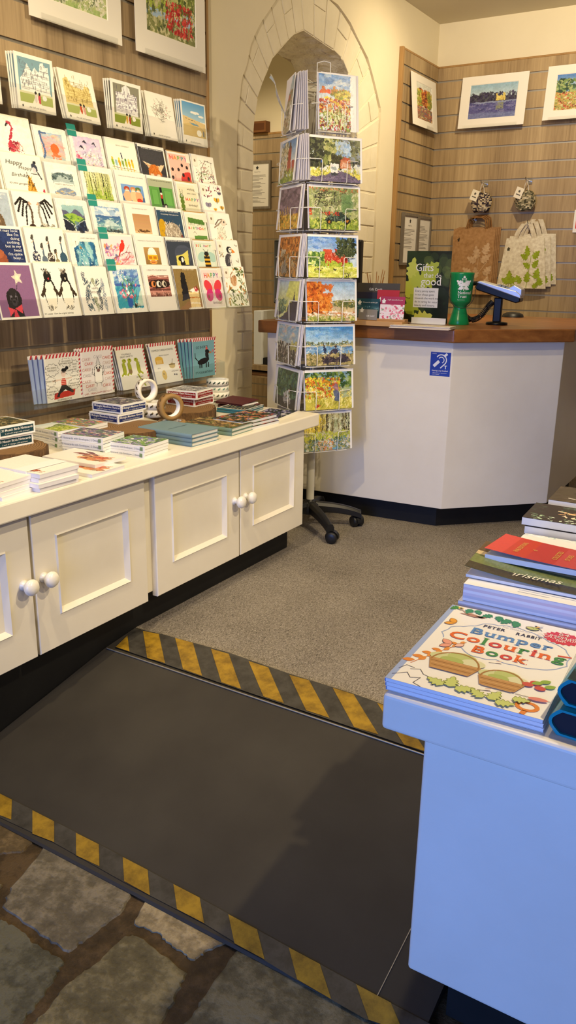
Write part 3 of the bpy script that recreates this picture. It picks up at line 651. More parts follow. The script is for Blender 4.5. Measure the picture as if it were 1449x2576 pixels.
def a_crested():
    a = A('#f5f3ee', seed=8)
    for cx, d in ((.36, -1), (.64, 1)):
        for i, (ex, ey, m) in enumerate(((.34, .68, .84), (.3, .5, .82), (.22, .38, .74), (.14, .16, .6))):
            a.line([(cx+d*0.0, .74), (cx+d*ex*.55, m+.02), (cx+d*ex, ey)], .055-.006*i, '#1d1a19')
        a.line([(cx, .74), (cx-d*.05, .5), (cx-d*.02, .25), (cx-d*.0, .08)], .05, '#5a4a3c' if d < 0 else '#9b968c'); a.poly([(cx-d*.02, .8), (cx-d*.09, .7), (cx, .7)], '#d8a890'); a.ell(cx, .09, .09, .1, '#33251d' if d < 0 else '#8f8b80')
    a.dabs(.58, .02, .95, .2, 40, .03, ['#8f8b80', '#c7c3b8', '#55524b'], .6); return a
def a_valley():
    a = A(seed=9); x0, x1 = .1, .9; a.grad(x0, .1, x1, .88, '#6f8f94', '#9cc3ca'); a.below(lambda x: .58+.2*abs(math.sin(7*x+.4))*(1-abs(x-.5)), '#5d5f80', .1, x0, x1); a.below(lambda x: .55+.05*math.sin(5*x), '#3e5a46', .1, x0, x1); a.poly([(.15, .58), (.5, .64), (.85, .5), (.5, .3)], '#8fb648'); a.dabs(.2, .42, .8, .56, 20, .05, ['#7fa83c', '#a9c95c', '#4d7440'], .4, 0, .4); a.poly([(x0, .1), (x0, .5), (.42, .26), (.44, .1)], '#20263a'); a.poly([(.5, .1), (.5, .26), (x1, .46), (x1, .1)], '#2a3556'); a.dabs(.5, .1, .88, .36, 14, .05, ['#3f5580', '#1b2236', '#5a7aa0'], 1.5, .5, .5, .7); a.line([(.1, .5), (.44, .27), (.47, .1)], .014, '#e8eef0'); a.line([(.9, .46), (.5, .27), (.47, .1)], .014, '#dfe8ea'); return a
def a_sea():
    a = A(seed=10); a.grad(.07, .62, .93, .9, '#bcd0e6', '#7fa6d6'); a.dabs(.08, .64, .92, .88, 26, .1, ['#e9eef4', '#c9d9ea', '#9dbce0'], .4, 0, .2, .8); a.grad(.07, .3, .93, .62, '#6f9fae', '#3f65a0'); a.grad(.07, .1, .93, .3, '#3f4c58', '#8fb3b8'); a.dabs(.08, .14, .92, .56, 60, .07, ['#dfeaec', '#7fb0b4', '#3d6a98', '#a8cbd0'], .22, .15, .3, .8); a.poly([(.3, .3), (.45, .52), (.7, .42), (.85, .3)], '#cfe2e2', .8); a.dabs(.08, .1, .92, .18, 40, .035, ['#3a3f46', '#5b5a54', '#23282e'], .5); a.line([(.7, .76), (.74, .8), (.78, .77)], .012, '#445566')
    for q in ((0, 0, .07, 1), (.93, 0, 1, 1), (0, .9, 1, 1), (0, 0, 1, .1)): a.rect(*q, WHITE)
    return a
def a_fowl():
    a = A('#f5f3ee', seed=11)
    for x, b, h, c in ((.17, .06, .72, '#2e3550'), (.38, .04, .52, '#5d6f80'), (.56, .05, .7, '#3a3230'), (.72, .02, .4, '#8a8062'), (.9, .05, .72, '#35566e')):
        a.line([(x, b+.1), (x-.01, b+h*.6), (x, b+h*.9)], .035, c); a.ell(x, b+.18*h/.7, .085*h/.7+.01, .16*h/.7, c); a.ell(x-.02 if x < .8 else x+.01, b+h, .035, .075, '#4a4440', -.3); a.poly([(x+.01, b+h*.9), (x-.07, b+h*.78), (x, b+h*.82)], '#c4a592')
        if x in (.17, .56): a.dabs(x-.07, b+.08, x+.07, b+.5*h, 22, .016, ['#f2efe8'], 1)
    return a
def a_waterfall():
    a = A(seed=12); a.grad(.1, .06, .9, .8, '#2a6ea2', '#4a92b8'); a.dabs(.1, .08, .9, .78, 70, .08, ['#1f5c94', '#3f8fb6', '#7fbccb', '#15426e', '#9fd0d8'], 2.4, .1, .2, .7); a.dabs(.25, .1, .7, .8, 40, .025, ['#eef6f8', '#cfe6ee'], .5, -1, .4); a.poly([(.1, .9), (.4, .9), (.3, .72), (.1, .6)], WHITE); a.line([(.2, .72), (.24, .95)], .018, '#8a8878'); a.ell(.36, .62, .04, .05, '#8f7c54')
    for q in ((0, 0, .1, 1), (.9, 0, 1, 1), (0, .82, 1, 1), (0, 0, 1, .06)): a.rect(*q, WHITE)
    return a
def a_redbird():
    a = A('#e9dfe6', seed=13); a.dabs(.04, .04, .5, .75, 90, .06, ['#b86aa0', '#e48aa6', '#8f4f9c', '#e9a04c', '#4f63a8', '#f3c6d2'], .5, 1.2, .8, .7); a.dabs(.5, .05, .96, .4, 30, .08, ['#f0a9b0', '#e98490', '#f6d6d8'], .4, .4, .5, .7); a.strokes(.3, .05, .95, .5, 20, .35, .012, ['#d5455a', '#f4e6ea', '#a83a52'], .9, .6); a.ell(.62, .66, .085, .17, '#e0382e', -.45); a.ell(.67, .84, .05, .05, '#e0382e'); a.line([(.56, .56), (.46, .36)], .04, '#cf2f2a'); a.line([(.3, .3), (.75, .5), (.95, .48)], .018, '#8c4a4a'); return a
def a_ferns():
    a = A(seed=14)
    for i in range(26):
        x, y = .1+.8*((i % 5)+.15+.6*a.r.rand())/5, .06+.84*((i//5)+.15+.6*a.r.rand())/6; t = a.r.uniform(.4, 2.4)+(PI if i % 3 == 0 else 0); c = ['#4a5a68', '#66747f', '#7d8a68', '#39485a', '#8a96a4'][i % 5]
        if .3 < x < .68 and .4 < y < .62: continue
        for k in range(8):
            u = k*.024-.09; px, py = x+math.cos(t)*u, y+math.sin(t)*u; q = .085*math.sin(PI*(k+1)/9.5)
            for sg in (1, -1): a.line([(px, py), (px+q*math.cos(t+sg*.8), py+q*math.sin(t+sg*.8))], .012, c)
    return a
def a_vase():
    a = A(seed=15); a.grad(.06, .06, .94, .95, '#3aa0bc', '#8fb2dc'); a.dabs(.06, .6, .94, .94, 40, .1, ['#5d86c8', '#a9c2e6', '#dfe8f4', '#4a6cb8'], .3, .3, .3, .8); a.dabs(.06, .1, .94, .6, 40, .12, ['#2f9ab4', '#58b6c8', '#2b7fae'], .4, .2, .4, .7); a.line([(.06, .6), (.94, .57)], .05, '#3f5fae'); a.strokes(.3, .2, .7, .6, 40, .25, .014, ['#3f7a4a', '#78b27c', '#2f5a3a'], 1.4, .6); a.dabs(.2, .3, .8, .62, 26, .035, ['#e48aa0', '#f2c3cc', '#c9607e', '#ffffff'], 1); a.dabs(.18, .7, .5, .9, 40, .015, ['#f4f6f8'], 1); a.rect(.4, .08, .56, .3, '#2f5fb4'); a.dabs(.56, .08, .8, .16, 12, .04, ['#1f2a2c', '#c9d2c4', '#3f5a4a'], .7); a.poly([(.7, .1), (.94, .12), (.94, .5), (.8, .3)], '#d9e2d2', .8)
    for q in ((0, 0, .06, 1), (.94, 0, 1, 1), (0, .95, 1, 1), (0, 0, 1, .06)): a.rect(*q, WHITE)
    return a
def a_budgies():
    a = A('#f4f1e8', seed=16); a.line([(.08, .14), (.9, .12)], .016, '#a8683f')
    for i, (c, c2) in enumerate((('#8fae2f', '#d8b93a'), ('#8fb6d0', '#dfe6ea'), ('#e0a41c', '#f2d44e'), ('#7f9c58', '#e8e6c8'), ('#a9b433', '#5c8a2c'), ('#f0b42a', '#f6d878'), ('#e9c13a', '#c99a1c'))):
        x = .12+i*.115; a.ell(x, .3, .04, .12, c, .1); a.ell(x-.005, .41, .032, .045, c2); a.line([(x+.01, .2), (x+.03, .06)], .022, c)
    a.line([(.47, .44), (.45, .6)], .04, '#4a4a66'); return a
def a_women():
    a = A(seed=17); a.grad(.1, .1, .9, .64, '#4f7ec4', '#7fa8e0'); a.rect(.1, .1, .9, .26, '#3f6296')
    for x, hc, s in ((.3, '#b04a36', '#e9b48e'), (.52, '#c98a5a', '#eec29a'), (.7, '#4f7a44', '#dba57c')):
        a.ell(x, .26, .13, .2, s); a.ell(x, .5, .1, .08, hc); a.ell(x, .44, .06, .07, s); a.rect(x-.06, .43, x+.06, .46, '#f4f4f0'); a.ell(x, .14, .1, .08, '#c8402f' if x > .6 else s)
    a.line([(.3, .42), (.16, .3), (.2, .14)], .05, '#e9b48e'); a.rect(.9, 0, 1, 1, WHITE); a.rect(0, 0, .1, 1, WHITE); a.rect(0, 0, 1, .1, WHITE); return a
def a_desert():
    a = A(seed=18); a.grad(.2, .12, .82, .74, '#c9a276', '#b98d64'); a.rect(.2, .12, .82, .2, '#d8b58e'); a.dabs(.3, .17, .74, .22, 16, .035, ['#6b4a2c', '#4c341f', '#8c6a40'], .6); a.dabs(.36, .2, .46, .27, 5, .03, ['#5c4228'], 1); a.dabs(.6, .18, .72, .24, 6, .03, ['#6e5030'], 1); return a
def a_mirror():
    a = A(seed=19); a.grad(.22, .1, .8, .66, '#8a6a3c', '#b9935a'); a.ell(.51, .4, .17, .24, '#eceae2'); a.ell(.51, .56, .12, .1, '#f6f4ee'); a.rect(.33, .26, .69, .42, '#e9b52a'); a.rect(.37, .29, .49, .38, '#c07a1c'); a.rect(.53, .29, .65, .38, '#c07a1c'); a.ell(.51, .19, .14, .07, '#d79a48'); a.rect(.44, .17, .58, .2, '#b5502c')
    for q in ((0, 0, .22, 1), (.8, 0, 1, 1), (0, 0, 1, .1)): a.rect(*q, WHITE)
    return a
def a_mouth():
    a = A(seed=20); a.grad(.1, .4, .9, .8, '#7a4a44', '#8d5a50')
    for i in range(9): y = .42+.045*i; a.line([(.1, y), (.3, y+.03*math.sin(i)), (.6, y+.02*math.cos(i*2)), (.9, y)], .022, ['#d99a92', '#5a302c', '#b9766c', '#e9bdb2', '#3c2220'][i % 5])
    a.ell(.5, .6, .42, .1, '#2a1a18')
    for x, c in ((.28, '#d8854a'), (.48, '#e8e4da'), (.68, '#c9c2b4')): a.ell(x, .6, .085, .075, c); a.ell(x+.03, .6, .04, .05, '#1b1512')
    a.grad(.1, .3, .9, .44, '#6b3f38', '#c98f84'); a.strokes(.12, .31, .88, .36, 40, .06, .012, ['#3f2520', '#e0b0a4'], PI/2, .2)
    for q in ((0, 0, .1, 1), (.9, 0, 1, 1), (0, 0, 1, .3)): a.rect(*q, WHITE)
    return a
def a_fox():
    a = A('#34343a', seed=21); a.ell(.5, .7, .45, .5, '#47474d', al=.6); a.ell(.53, .08, .26, .36, '#c4702a'); a.poly([(.3, .3), (.1, .52), (.44, .42)], '#e9d2b4'); a.poly([(.62, .4), (.95, .48), (.76, .2)], '#e6c9a6'); a.poly([(.33, .3), (.16, .46), (.42, .4)], '#c98a52', .6); a.strokes(.36, .1, .7, .36, 40, .08, .014, ['#e08a3a', '#a4561c', '#d97a2c'], 1.5, .5); a.ell(.4, .06, .07, .05, '#f0d9bc'); a.ell(.66, .06, .07, .05, '#f0d9bc'); return a
def a_doors():
    a = A('#a9b4a0', seed=22); a.rect(.0, .72, 1, 1, '#a5b097')
    for x0, x1 in ((.02, .42), (.52, .96)): a.rect(x0, .02, x1, .72, '#5f9a4c'); a.rect(x0+.06, .08, x1-.06, .64, '#4f8a3f'); a.rect(x0+.08, .1, x1-.08, .62, '#69a556')
    a.rect(.42, 0, .52, .72, '#16181a'); a.ell(.47, .42, .05, .1, '#b83a2e'); a.ell(.47, .5, .04, .04, '#e9e2da'); a.ell(.58, .08, .07, .08, '#1b1b1d'); a.ell(.58, .05, .035, .05, '#f2f0ea'); return a
def a_wig():
    a = A('#2f4a66', seed=23); a.ell(.15, .3, .16, .4, '#c49a1c'); a.ell(.55, .1, .36, .5, '#a89c8c'); a.strokes(.24, .02, .86, .45, 70, .22, .016, ['#d9d0c2', '#8c8172', '#efe8dc', '#6e6456'], 1.6, .7); a.ell(.55, .02, .08, .07, '#4a3f38'); a.poly([(.8, 0), (.95, 0), (.9, .2)], '#7a3a30'); return a
def a_cushion():
    a = A('#3a3f52', seed=24); a.ell(.65, .5, .36, .34, '#4a5166'); a.rect(.35, .55, 1, .72, '#464d62'); a.poly([(.3, .06), (.32, .44), (.6, .5), (.86, .66), (.8, .02)], '#d8d06a'); a.ell(.52, .34, .13, .1, '#1c1c20', .3); a.ell(.56, .16, .1, .18, '#1c1c20'); a.ell(.56, .3, .05, .09, '#efece6'); a.ell(.7, .06, .2, .06, '#232328'); return a
def a_dogcake():
    a = A('#8c7648', seed=25); a.poly([(0, 0), (1, 0), (1, .2), (.5, .24), (.18, .1), (0, .03)], '#9a7450'); a.ell(.35, .62, .13, .24, '#171719'); a.ell(.36, .82, .1, .1, '#1c1c1f'); a.poly([(.24, .62), (.2, .28), (.5, .3), (.48, .62)], '#1b1b22'); a.poly([(.16, .2), (.24, .36), (.5, .4), (.5, .28)], '#20263a'); a.poly([(.48, .44), (.95, .42), (.9, .54), (.7, .52)], '#f4ede2'); a.rect(.5, .04, .92, .43, '#e8d09a'); a.rect(.5, .14, .92, .17, '#f4ead6'); a.rect(.5, .28, .92, .31, '#c9803c'); a.dabs(.72, .46, .95, .56, 6, .035, ['#8c1f28', '#b5353e'], 1); a.ell(.7, .02, .3, .03, '#e6e2dc'); return a
def a_lady():
    a = A('#f2b9b0', seed=26)
    for x, y in ((.62, .62), (.12, .42), (.42, .44), (.86, .56), (.08, .12)): a.ell(x, y, .06, .07, '#2b2426')
    a.ell(.9, .05, .42, .34, '#c93a34'); a.ell(.62, .26, .06, .08, '#2b2426'); a.ell(.86, .14, .06, .08, '#2b2426'); a.line([(.2, .02), (.22, .24)], .015, '#5c4a48'); return a
def a_meadow():
    a = A('#f6f3ec', seed=27); a.dabs(.1, .05, .9, .4, 70, .03, ['#8c4a5a', '#5a4a66', '#a87a4a', '#6f8a5a', '#c9a8b4'], .6); a.line([(.3, .15), (.35, .55), (.6, .85), (.9, .8)], .02, '#6b625a'); a.dabs(.3, .4, .75, .88, 60, .022, ['#7a6a5e', '#a39688', '#4f4640', '#c98a8a'], .6); a.line([(.86, .8), (.8, .3), (.95, .05)], .014, '#7a7068'); a.strokes(.1, .05, .9, .6, 26, .12, .012, ['#6f6a58', '#94706a'], 1.5, .6); return a
def a_bflies():
    a = A('#f6f4ee', seed=28); a.line([(.1, .7), (.4, .82), (.45, .98)], .018, '#5c3a3c'); a.dabs(.05, .55, .5, .95, 26, .035, ['#7a2f44', '#a65a6a', '#5a3a4a'], .6); a.dabs(.6, .8, .98, .98, 14, .03, ['#6b2c40', '#8f5468'], .6)
    for x, y, c, s in ((.68, .45, '#d8a83a', .11), (.25, .25, '#8a86a0', .11), (.86, .72, '#55506a', .07), (.55, .12, '#e0a42c', .06), (.88, .2, '#d9b04a', .08)): a.ell(x-s*.6, y+s*.3, s*.6, s*.8, c, .5); a.ell(x+s*.6, y+s*.3, s*.6, s*.8, c, -.5); a.line([(x, y-s*.8), (x, y+s)], .02, '#2b2426')
    return a
def a_cater():
    a = A('#e9e4cf', seed=29); a.rect(.06, .05, .94, .9, '#ded9c2')
    for y in (.52, .34, .16, -.02): a.ell(.16, y, .1, .11, '#5c7a2c')
    a.ell(.17, .56, .05, .045, '#f2f2ea'); a.ell(.17, .55, .025, .03, '#2a2a2a'); a.line([(.14, .6), (.1, .8)], .02, '#3f4a2c'); a.line([(.2, .6), (.24, .8)], .02, '#3f4a2c'); return a
def a_knit():
    a = A('#ece8d8', seed=30); a.poly([(.1, .68), (.92, .62), (.96, .8), (.1, .88)], '#55803a'); a.poly([(.3, .04), (.96, .08), (.96, .22), (.3, .2)], '#5f8c40')
    for i in range(12): x = .12+i*.07; a.line([(x, .84-.01*i), (x, .58)], .014, '#3c5a2a')
    a.line([(.28, .3), (.36, .36), (.42, .26)], .014, '#4a4438'); return a
def a_hare():
    a = A('#f6f4ef', seed=31); a.ell(.5, .28, .22, .32, '#efe9e0'); a.strokes(.3, .05, .68, .6, 46, .09, .012, ['#8a7a6c', '#b9a898', '#5a4c42'], 1.3, .8); a.ell(.66, .7, .14, .13, '#e2d8cc'); a.line([(.6, .76), (.42, .62), (.2, .5)], .05, '#9a8878'); a.line([(.62, .82), (.44, .78), (.26, .6)], .035, '#6b5a4e'); a.ell(.7, .72, .03, .035, '#2a2422'); a.line([(.78, .64), (.84, .66)], .02, '#6b5a4e'); a.dabs(.05, .02, .95, .14, 16, .02, ['#5a5a4a', '#b59a4a', '#c98a94'], 1); a.dabs(.32, .1, .5, .24, 6, .04, ['#e8b9ac'], 1); return a
def a_puffin():
    a = A('#f6f4ef', seed=32); a.ell(.46, .25, .2, .3, '#45464e'); a.ell(.58, .2, .1, .26, '#f2f0ea'); a.ell(.54, .68, .14, .13, '#26272c'); a.ell(.58, .67, .08, .09, '#f0eee8'); a.poly([(.64, .76), (.82, .6), (.66, .56)], '#e08a3c'); a.ell(.59, .7, .025, .03, '#1b1b1b'); a.strokes(.3, .05, .6, .5, 24, .1, .014, ['#8c8c94', '#2c2c32'], 1.4, .5); a.dabs(.02, .4, .22, .75, 30, .02, ['#6b5a3a', '#a88a4a', '#3a3428'], 1); a.line([(.84, .88), (.92, .82), (.98, .86)], .02, '#3a3a3a'); a.line([(.8, .3), (.9, .22), (.92, .36)], .025, '#6f6a58'); return a
def a_dorm():
    a = A('#f7f5f0', seed=33)
    for i in range(120):
        x, y = a.r.rand(), a.r.rand(); t = a.r.uniform(0, 6.28)
        if math.hypot(x-.42, y-.68) < .26: continue
        a.line([(x, y), (x+.1*math.cos(t), y+.1*math.sin(t))], .036, ['#56683c', '#7d8f58', '#3c4a2e', '#a3ae84', '#c98a4a'][i % 5])
    a.ell(.42, .68, .19, .22, '#f2ede4'); a.ell(.42, .64, .14, .13, '#c9a07a'); a.ell(.48, .72, .09, .08, '#b98a62'); a.line([(.28, .6), (.3, .8), (.42, .88)], .03, '#a67a54'); a.strokes(.32, .55, .52, .75, 16, .06, .012, ['#7a5238', '#e3c8a8'], 1, 1); return a
def a_bee():
    a = A('#cfe0d4', seed=34); a.rect(.06, .04, .94, .94, '#d9e6da'); a.ell(.3, .46, .24, .18, '#a9d0c8', .5); a.ell(.8, .46, .24, .18, '#a9d0c8', -.5); a.ell(.55, .28, .15, .34, '#e4b02c')
    for y in (.08, .24, .4): a.rect(.4, y, .7, y+.08, '#26231f')
    a.ell(.55, .58, .12, .09, '#26231f'); a.line([(.5, .64), (.42, .76)], .018, '#26231f'); a.line([(.6, .64), (.68, .76)], .018, '#26231f'); return a
def a_butterfly():
    a = A('#e3d9da', seed=35); a.rect(.06, .06, .94, .95, '#e6dcdc')
    for sg in (-1, 1): a.ell(.5+sg*.25, .56, .22, .15, '#e0404c', sg*.5); a.ell(.5+sg*.23, .32, .19, .16, '#c9327a', -sg*.5); a.ell(.5+sg*.3, .28, .05, .05, '#8c4a44')
    a.ell(.5, .42, .03, .2, '#c9a89a'); a.line([(.49, .6), (.44, .72)], .014, '#aa8888'); a.line([(.51, .6), (.56, .72)], .014, '#aa8888'); return a
def a_penguins():
    a = A('#f4f2ee', seed=36)
    for cx in (.28, .74):
        a.ell(cx, .44, .17, .3, '#1f1d1e'); a.ell(cx, .4, .145, .29, '#f6f2e8'); a.ell(cx, .76, .1, .11, '#1a1819'); a.strokes(cx-.06, .8, cx+.06, .84, 14, .1, .014, ['#1f1d1e', '#8a8072'], 1.57, .9); a.poly([(cx-.12, .6), (cx-.27, .4), (cx-.22, .36), (cx-.1, .5)], '#3a2c22'); a.poly([(cx+.12, .6), (cx+.27, .4), (cx+.22, .36), (cx+.1, .5)], '#3a2c22'); a.ell(cx+.02, .72, .02, .03, '#b5353e' if cx < .5 else '#d9d2c4'); a.strokes(cx-.12, .1, cx+.12, .16, 16, .06, .014, ['#2a2626', '#9a948a'], 1.2, .8)
    return a
def a_sloth():
    a = A('#a9b9cc', seed=37); a.ell(.45, .1, .34, .46, '#6b5640'); a.ell(.4, .42, .2, .2, '#8a745a'); a.strokes(.2, .05, .75, .55, 50, .12, .014, ['#9c8668', '#54432f', '#b5a284'], 1.5, .5); return a
def a_busy():
    a = A('#1d2c5c', seed=38); a.dabs(0, 0, 1, 1, 40, .12, ['#22356b', '#1a2750', '#2a3f7a'], .6, 0, 1, .5); a.ell(.25, .12, .28, .34, '#8c4a30'); a.ell(.3, .34, .16, .14, '#a65c3c'); a.ell(.22, .5, .06, .05, '#e0c9b4'); return a
def a_lab():
    a = A('#86608c', seed=39); a.noise(.012)
    st = [(.6+.16*(1 if i % 2 == 0 else .45)*math.cos(PI/2+i*PI/5+.2), .76+.16*(1 if i % 2 == 0 else .45)*math.sin(PI/2+i*PI/5+.2)) for i in range(10)]
    a.poly(st, '#d9cfc4'); a.ell(.6, .76, .05, .05, '#f2e6c8'); a.line([(.56, .64), (.52, .52)], .018, '#4a3a50'); a.ell(.4, .36, .17, .2, '#1f1d22'); a.ell(.28, .34, .07, .16, '#17151a'); a.ell(.53, .34, .07, .16, '#17151a'); a.poly([(.2, 0), (.25, .3), (.55, .3), (.6, 0)], '#19171b'); a.ell(.4, .28, .07, .07, '#3a363e'); a.line([(.32, .46), (.3, .28)], .012, '#55505c'); a.line([(.48, .46), (.5, .28)], .012, '#55505c'); a.ell(.34, .4, .022, .02, '#6a6470'); a.ell(.46, .4, .022, .02, '#6a6470'); a.ell(.4, .3, .035, .025, '#0d0c0f'); a.poly([(.2, .2), (.38, .14), (.22, .02)], '#d9475a'); a.poly([(.38, .16), (.58, .24), (.56, .06)], '#d9475a'); a.poly([(.34, .14), (.4, .14), (.44, 0), (.32, 0)], '#c63a4e'); return a
SQ = (0.0, 0.0, 1.0, 1.0)
# row, column: (art, frame on the card, lettering, what it shows)
DES = {
 (0, 1): (a_flamingo, None, None, 'a red flamingo'), (1, 1): (a_birthdaybirds, None, both(T(.3, .72, 'Happy', .16, shear=.2), T(.56, .62, 'Happy', .13, shear=.2), T(.4, .42, 'Birthday', .13, shear=.3), T(.36, .22, 'to you gorgeous', .08, shear=.3)), 'two garden birds and scrawled writing'),
 (2, 1): (a_crested, None, None, 'two birds with huge black crests'), (3, 1): (a_fowl, None, None, 'five spotted guinea fowl'), (4, 1): (a_penguins, None, T(.4, .05, 'W. Louise · from the original painting', .05, shear=.3), 'two penguins holding flippers'),
 (0, 2): (a_sunset, None, None, 'an orange watercolour sunset'), (1, 2): (a_lake, None, both(lambda mb, w, h: mb.add([XZ(0, 0, -.0005)(x, z) for x, z in ((-.3*w, .35*h), (.3*w, .35*h), (.3*w, .45*h), (-.3*w, .45*h))], [(0, 1, 2, 3)], WHITE), T(.5, .375, 'HAPPY BIRTHDAY', .07, '#6a6a6a')), 'a grey misty mountain lake'),
 (2, 2): (a_valley, None, None, 'a green valley below purple peaks'), (3, 2): (a_waterfall, None, T(.66, .86, 'HAPPY BIRTHDAY', .06, '#777777'), 'a blue waterfall'), (4, 2): (a_ferns, None, both(T(.5, .53, 'HAPPY', .07, '#777777'), T(.5, .45, 'BIRTHDAY', .07, '#777777')), 'scattered grey ferns'),
 (0, 3): (a_lilac, None, None, 'birds over a lilac meadow'), (1, 3): (a_wood, None, None, 'a pale green birch wood'), (2, 3): (a_sea, None, None, 'a breaking blue wave'), (3, 3): (a_redbird, None, None, 'a red bird among pink flowers'), (4, 3): (a_vase, None, None, 'flowers in a blue vase'),
 (0, 4): (a_budgies, None, T(.55, .78, 'BEING DIFFERENT', .055, '#8a8a86'), 'a row of bright budgerigars'), (1, 4): (a_women, None, T(.52, .84, 'Well Behaved Women seldom make History', .045, '#8a8a86'), 'three laughing sunbathers'), (2, 4): (a_desert, None, T(.5, .86, 'Did someone say cake?', .055, '#9a9a96'), 'tiny figures on brown sand'), (3, 4): (a_mirror, None, T(.5, .82, 'Happiness is a Good Friend & a Silly Hat', .05, '#8a8a86'), 'a figure in yellow goggles'), (4, 4): (a_mouth, None, T(.5, .88, 'I HEAR IT\'S YOUR BIRTHDAY', .055, '#8a8a86'), 'eyes peering between knitted folds'),
 (0, 5): (a_fox, None, T(.55, .86, 'Good news: wine is not fattening at all', .055, '#f2f2f2', shear=.2), 'ginger ears on black'), (1, 5): (a_doors, None, T(.5, .84, "You can't go out like that, can you?", .055, '#4a4a46'), 'half open green doors'), (2, 5): (a_wig, None, both(T(.5, .86, 'at first I felt old, unfit, unsure,', .06, '#f2f2f2', shear=.2), T(.5, .77, 'but anyway, I have great hair', .06, '#f2f2f2', shear=.2)), 'a shaggy grey dog on navy'), (3, 5): (a_cushion, None, T(.5, .86, 'But the dog is NOT allowed on the new sofa', .055, '#f2f2f2', shear=.2), 'a dog on a yellow cushion'), (4, 5): (a_dogcake, None, T(.6, .9, "Is that cake I smell?", .06, '#efe6cf', shear=.2), 'a black dog eyeing cake'),
 (0, 6): (a_lady, None, rainbow(.5, .74, 'HAPPY', .23, HAPPYC), 'a ladybird and HAPPY on pink'), (1, 6): (a_cater, None, both(T(.66, .74, 'wishing', .12, '#4a4438'), T(.66, .6, 'you a very', .1, '#4a4438'), rainbow(.66, .36, 'HAPPY', .18, HAPPYC), T(.66, .18, 'birthday!', .12, '#4a4438')), 'a green caterpillar birthday wish'), (2, 6): (a_knit, None, rainbow(.5, .4, 'BIRTHDAY', .15, HAPPYC), 'BIRTHDAY between green knitting'), (3, 6): (a_bee, None, rainbow(.5, .78, 'BEE HAPPY', .13, HAPPYC), 'a striped bee and BEE HAPPY'), (4, 6): (a_butterfly, None, both(rainbow(.5, .76, 'HAPPY', .2, HAPPYC), T(.6, .1, 'birthday!', .13, '#4a4438')), 'a red and pink butterfly'),
 (0, 7): (a_meadow, None, None, 'a sketched animal in meadow flowers'), (1, 7): (a_bflies, None, None, 'small butterflies and blossom'), (2, 7): (a_hare, None, None, 'a sitting brown hare'), (3, 7): (a_puffin, None, None, 'a puffin with orange beak'), (4, 7): (a_dorm, None, None, 'a curled dormouse among ferns'),
 (2, 0): (a_sloth, None, both(T(.72, .86, 'while you', .09, '#f2f4f8'), T(.72, .76, 'wait.', .09, '#f2f4f8')), 'a brown sloth on pale blue'), (3, 0): (a_busy, None, both(*[T(.9, .86-i*.098, s, .1, '#eef0f6', 'R', serif=True) for i, s in enumerate(('it may look', "like i'm", 'doing', 'nothing,', 'but in my', 'head', "i'm quite", 'busy...'))]), 'white words on navy'), (4, 0): (a_lab, None, None, 'a black dog in a pink bow'), (1, 0): (lambda: A('#b0a596', seed=40), None, None, 'a plain taupe picture'),
}
COLS = [(1.375, 1.503), (1.511, 1.645), (1.656, 1.774), (1.786, 1.918), (1.929, 2.062), (2.073, 2.200), (2.213, 2.325), (2.342, 2.468)]
ROWS = [(-1.824, 1.357), (-1.790, 1.264), (-1.757, 1.170), (-1.722, 1.081), (-1.696, 0.994)]
ROWN = ['top row', 'second row', 'middle row', 'fourth row', 'bottom row']
TILT = math.radians(12)
def stand(o, x, y, z, tilt, lean=0.0):
    """stand a card facing +x with its base at (x, y, z), leaning back by tilt towards the wall"""
    o.matrix_world = Matrix.Translation((x, y, z)) @ Matrix.Rotation(PI/2+lean, 4, 'Z') @ Matrix.Rotation(-tilt, 4, 'X'); return o
NB = [2, 3, 3, 3, 3, 3, 2, 5]
FRAME = {1: (.02, .02, .98, .98), 2: (.06, .05, .94, .97), 3: (.04, .04, .96, .96), 4: (.03, .03, .97, .97), 5: (.0, .0, .95, .93), 6: (.03, .03, .97, .95), 7: (.02, .02, .98, .98), 0: (.03, .04, .95, .95)}
rr = random.Random(21)
def shift_text(mb, w, h, ex):
    k = len(mb.v); ex(mb, w, h)
    mb.v[k:] = [(x, y, 0.30*h+0.70*z) for x, y, z in mb.v[k:]]
TEALTAB = '#2f8f86'
cardn = 0
proto_back = {}
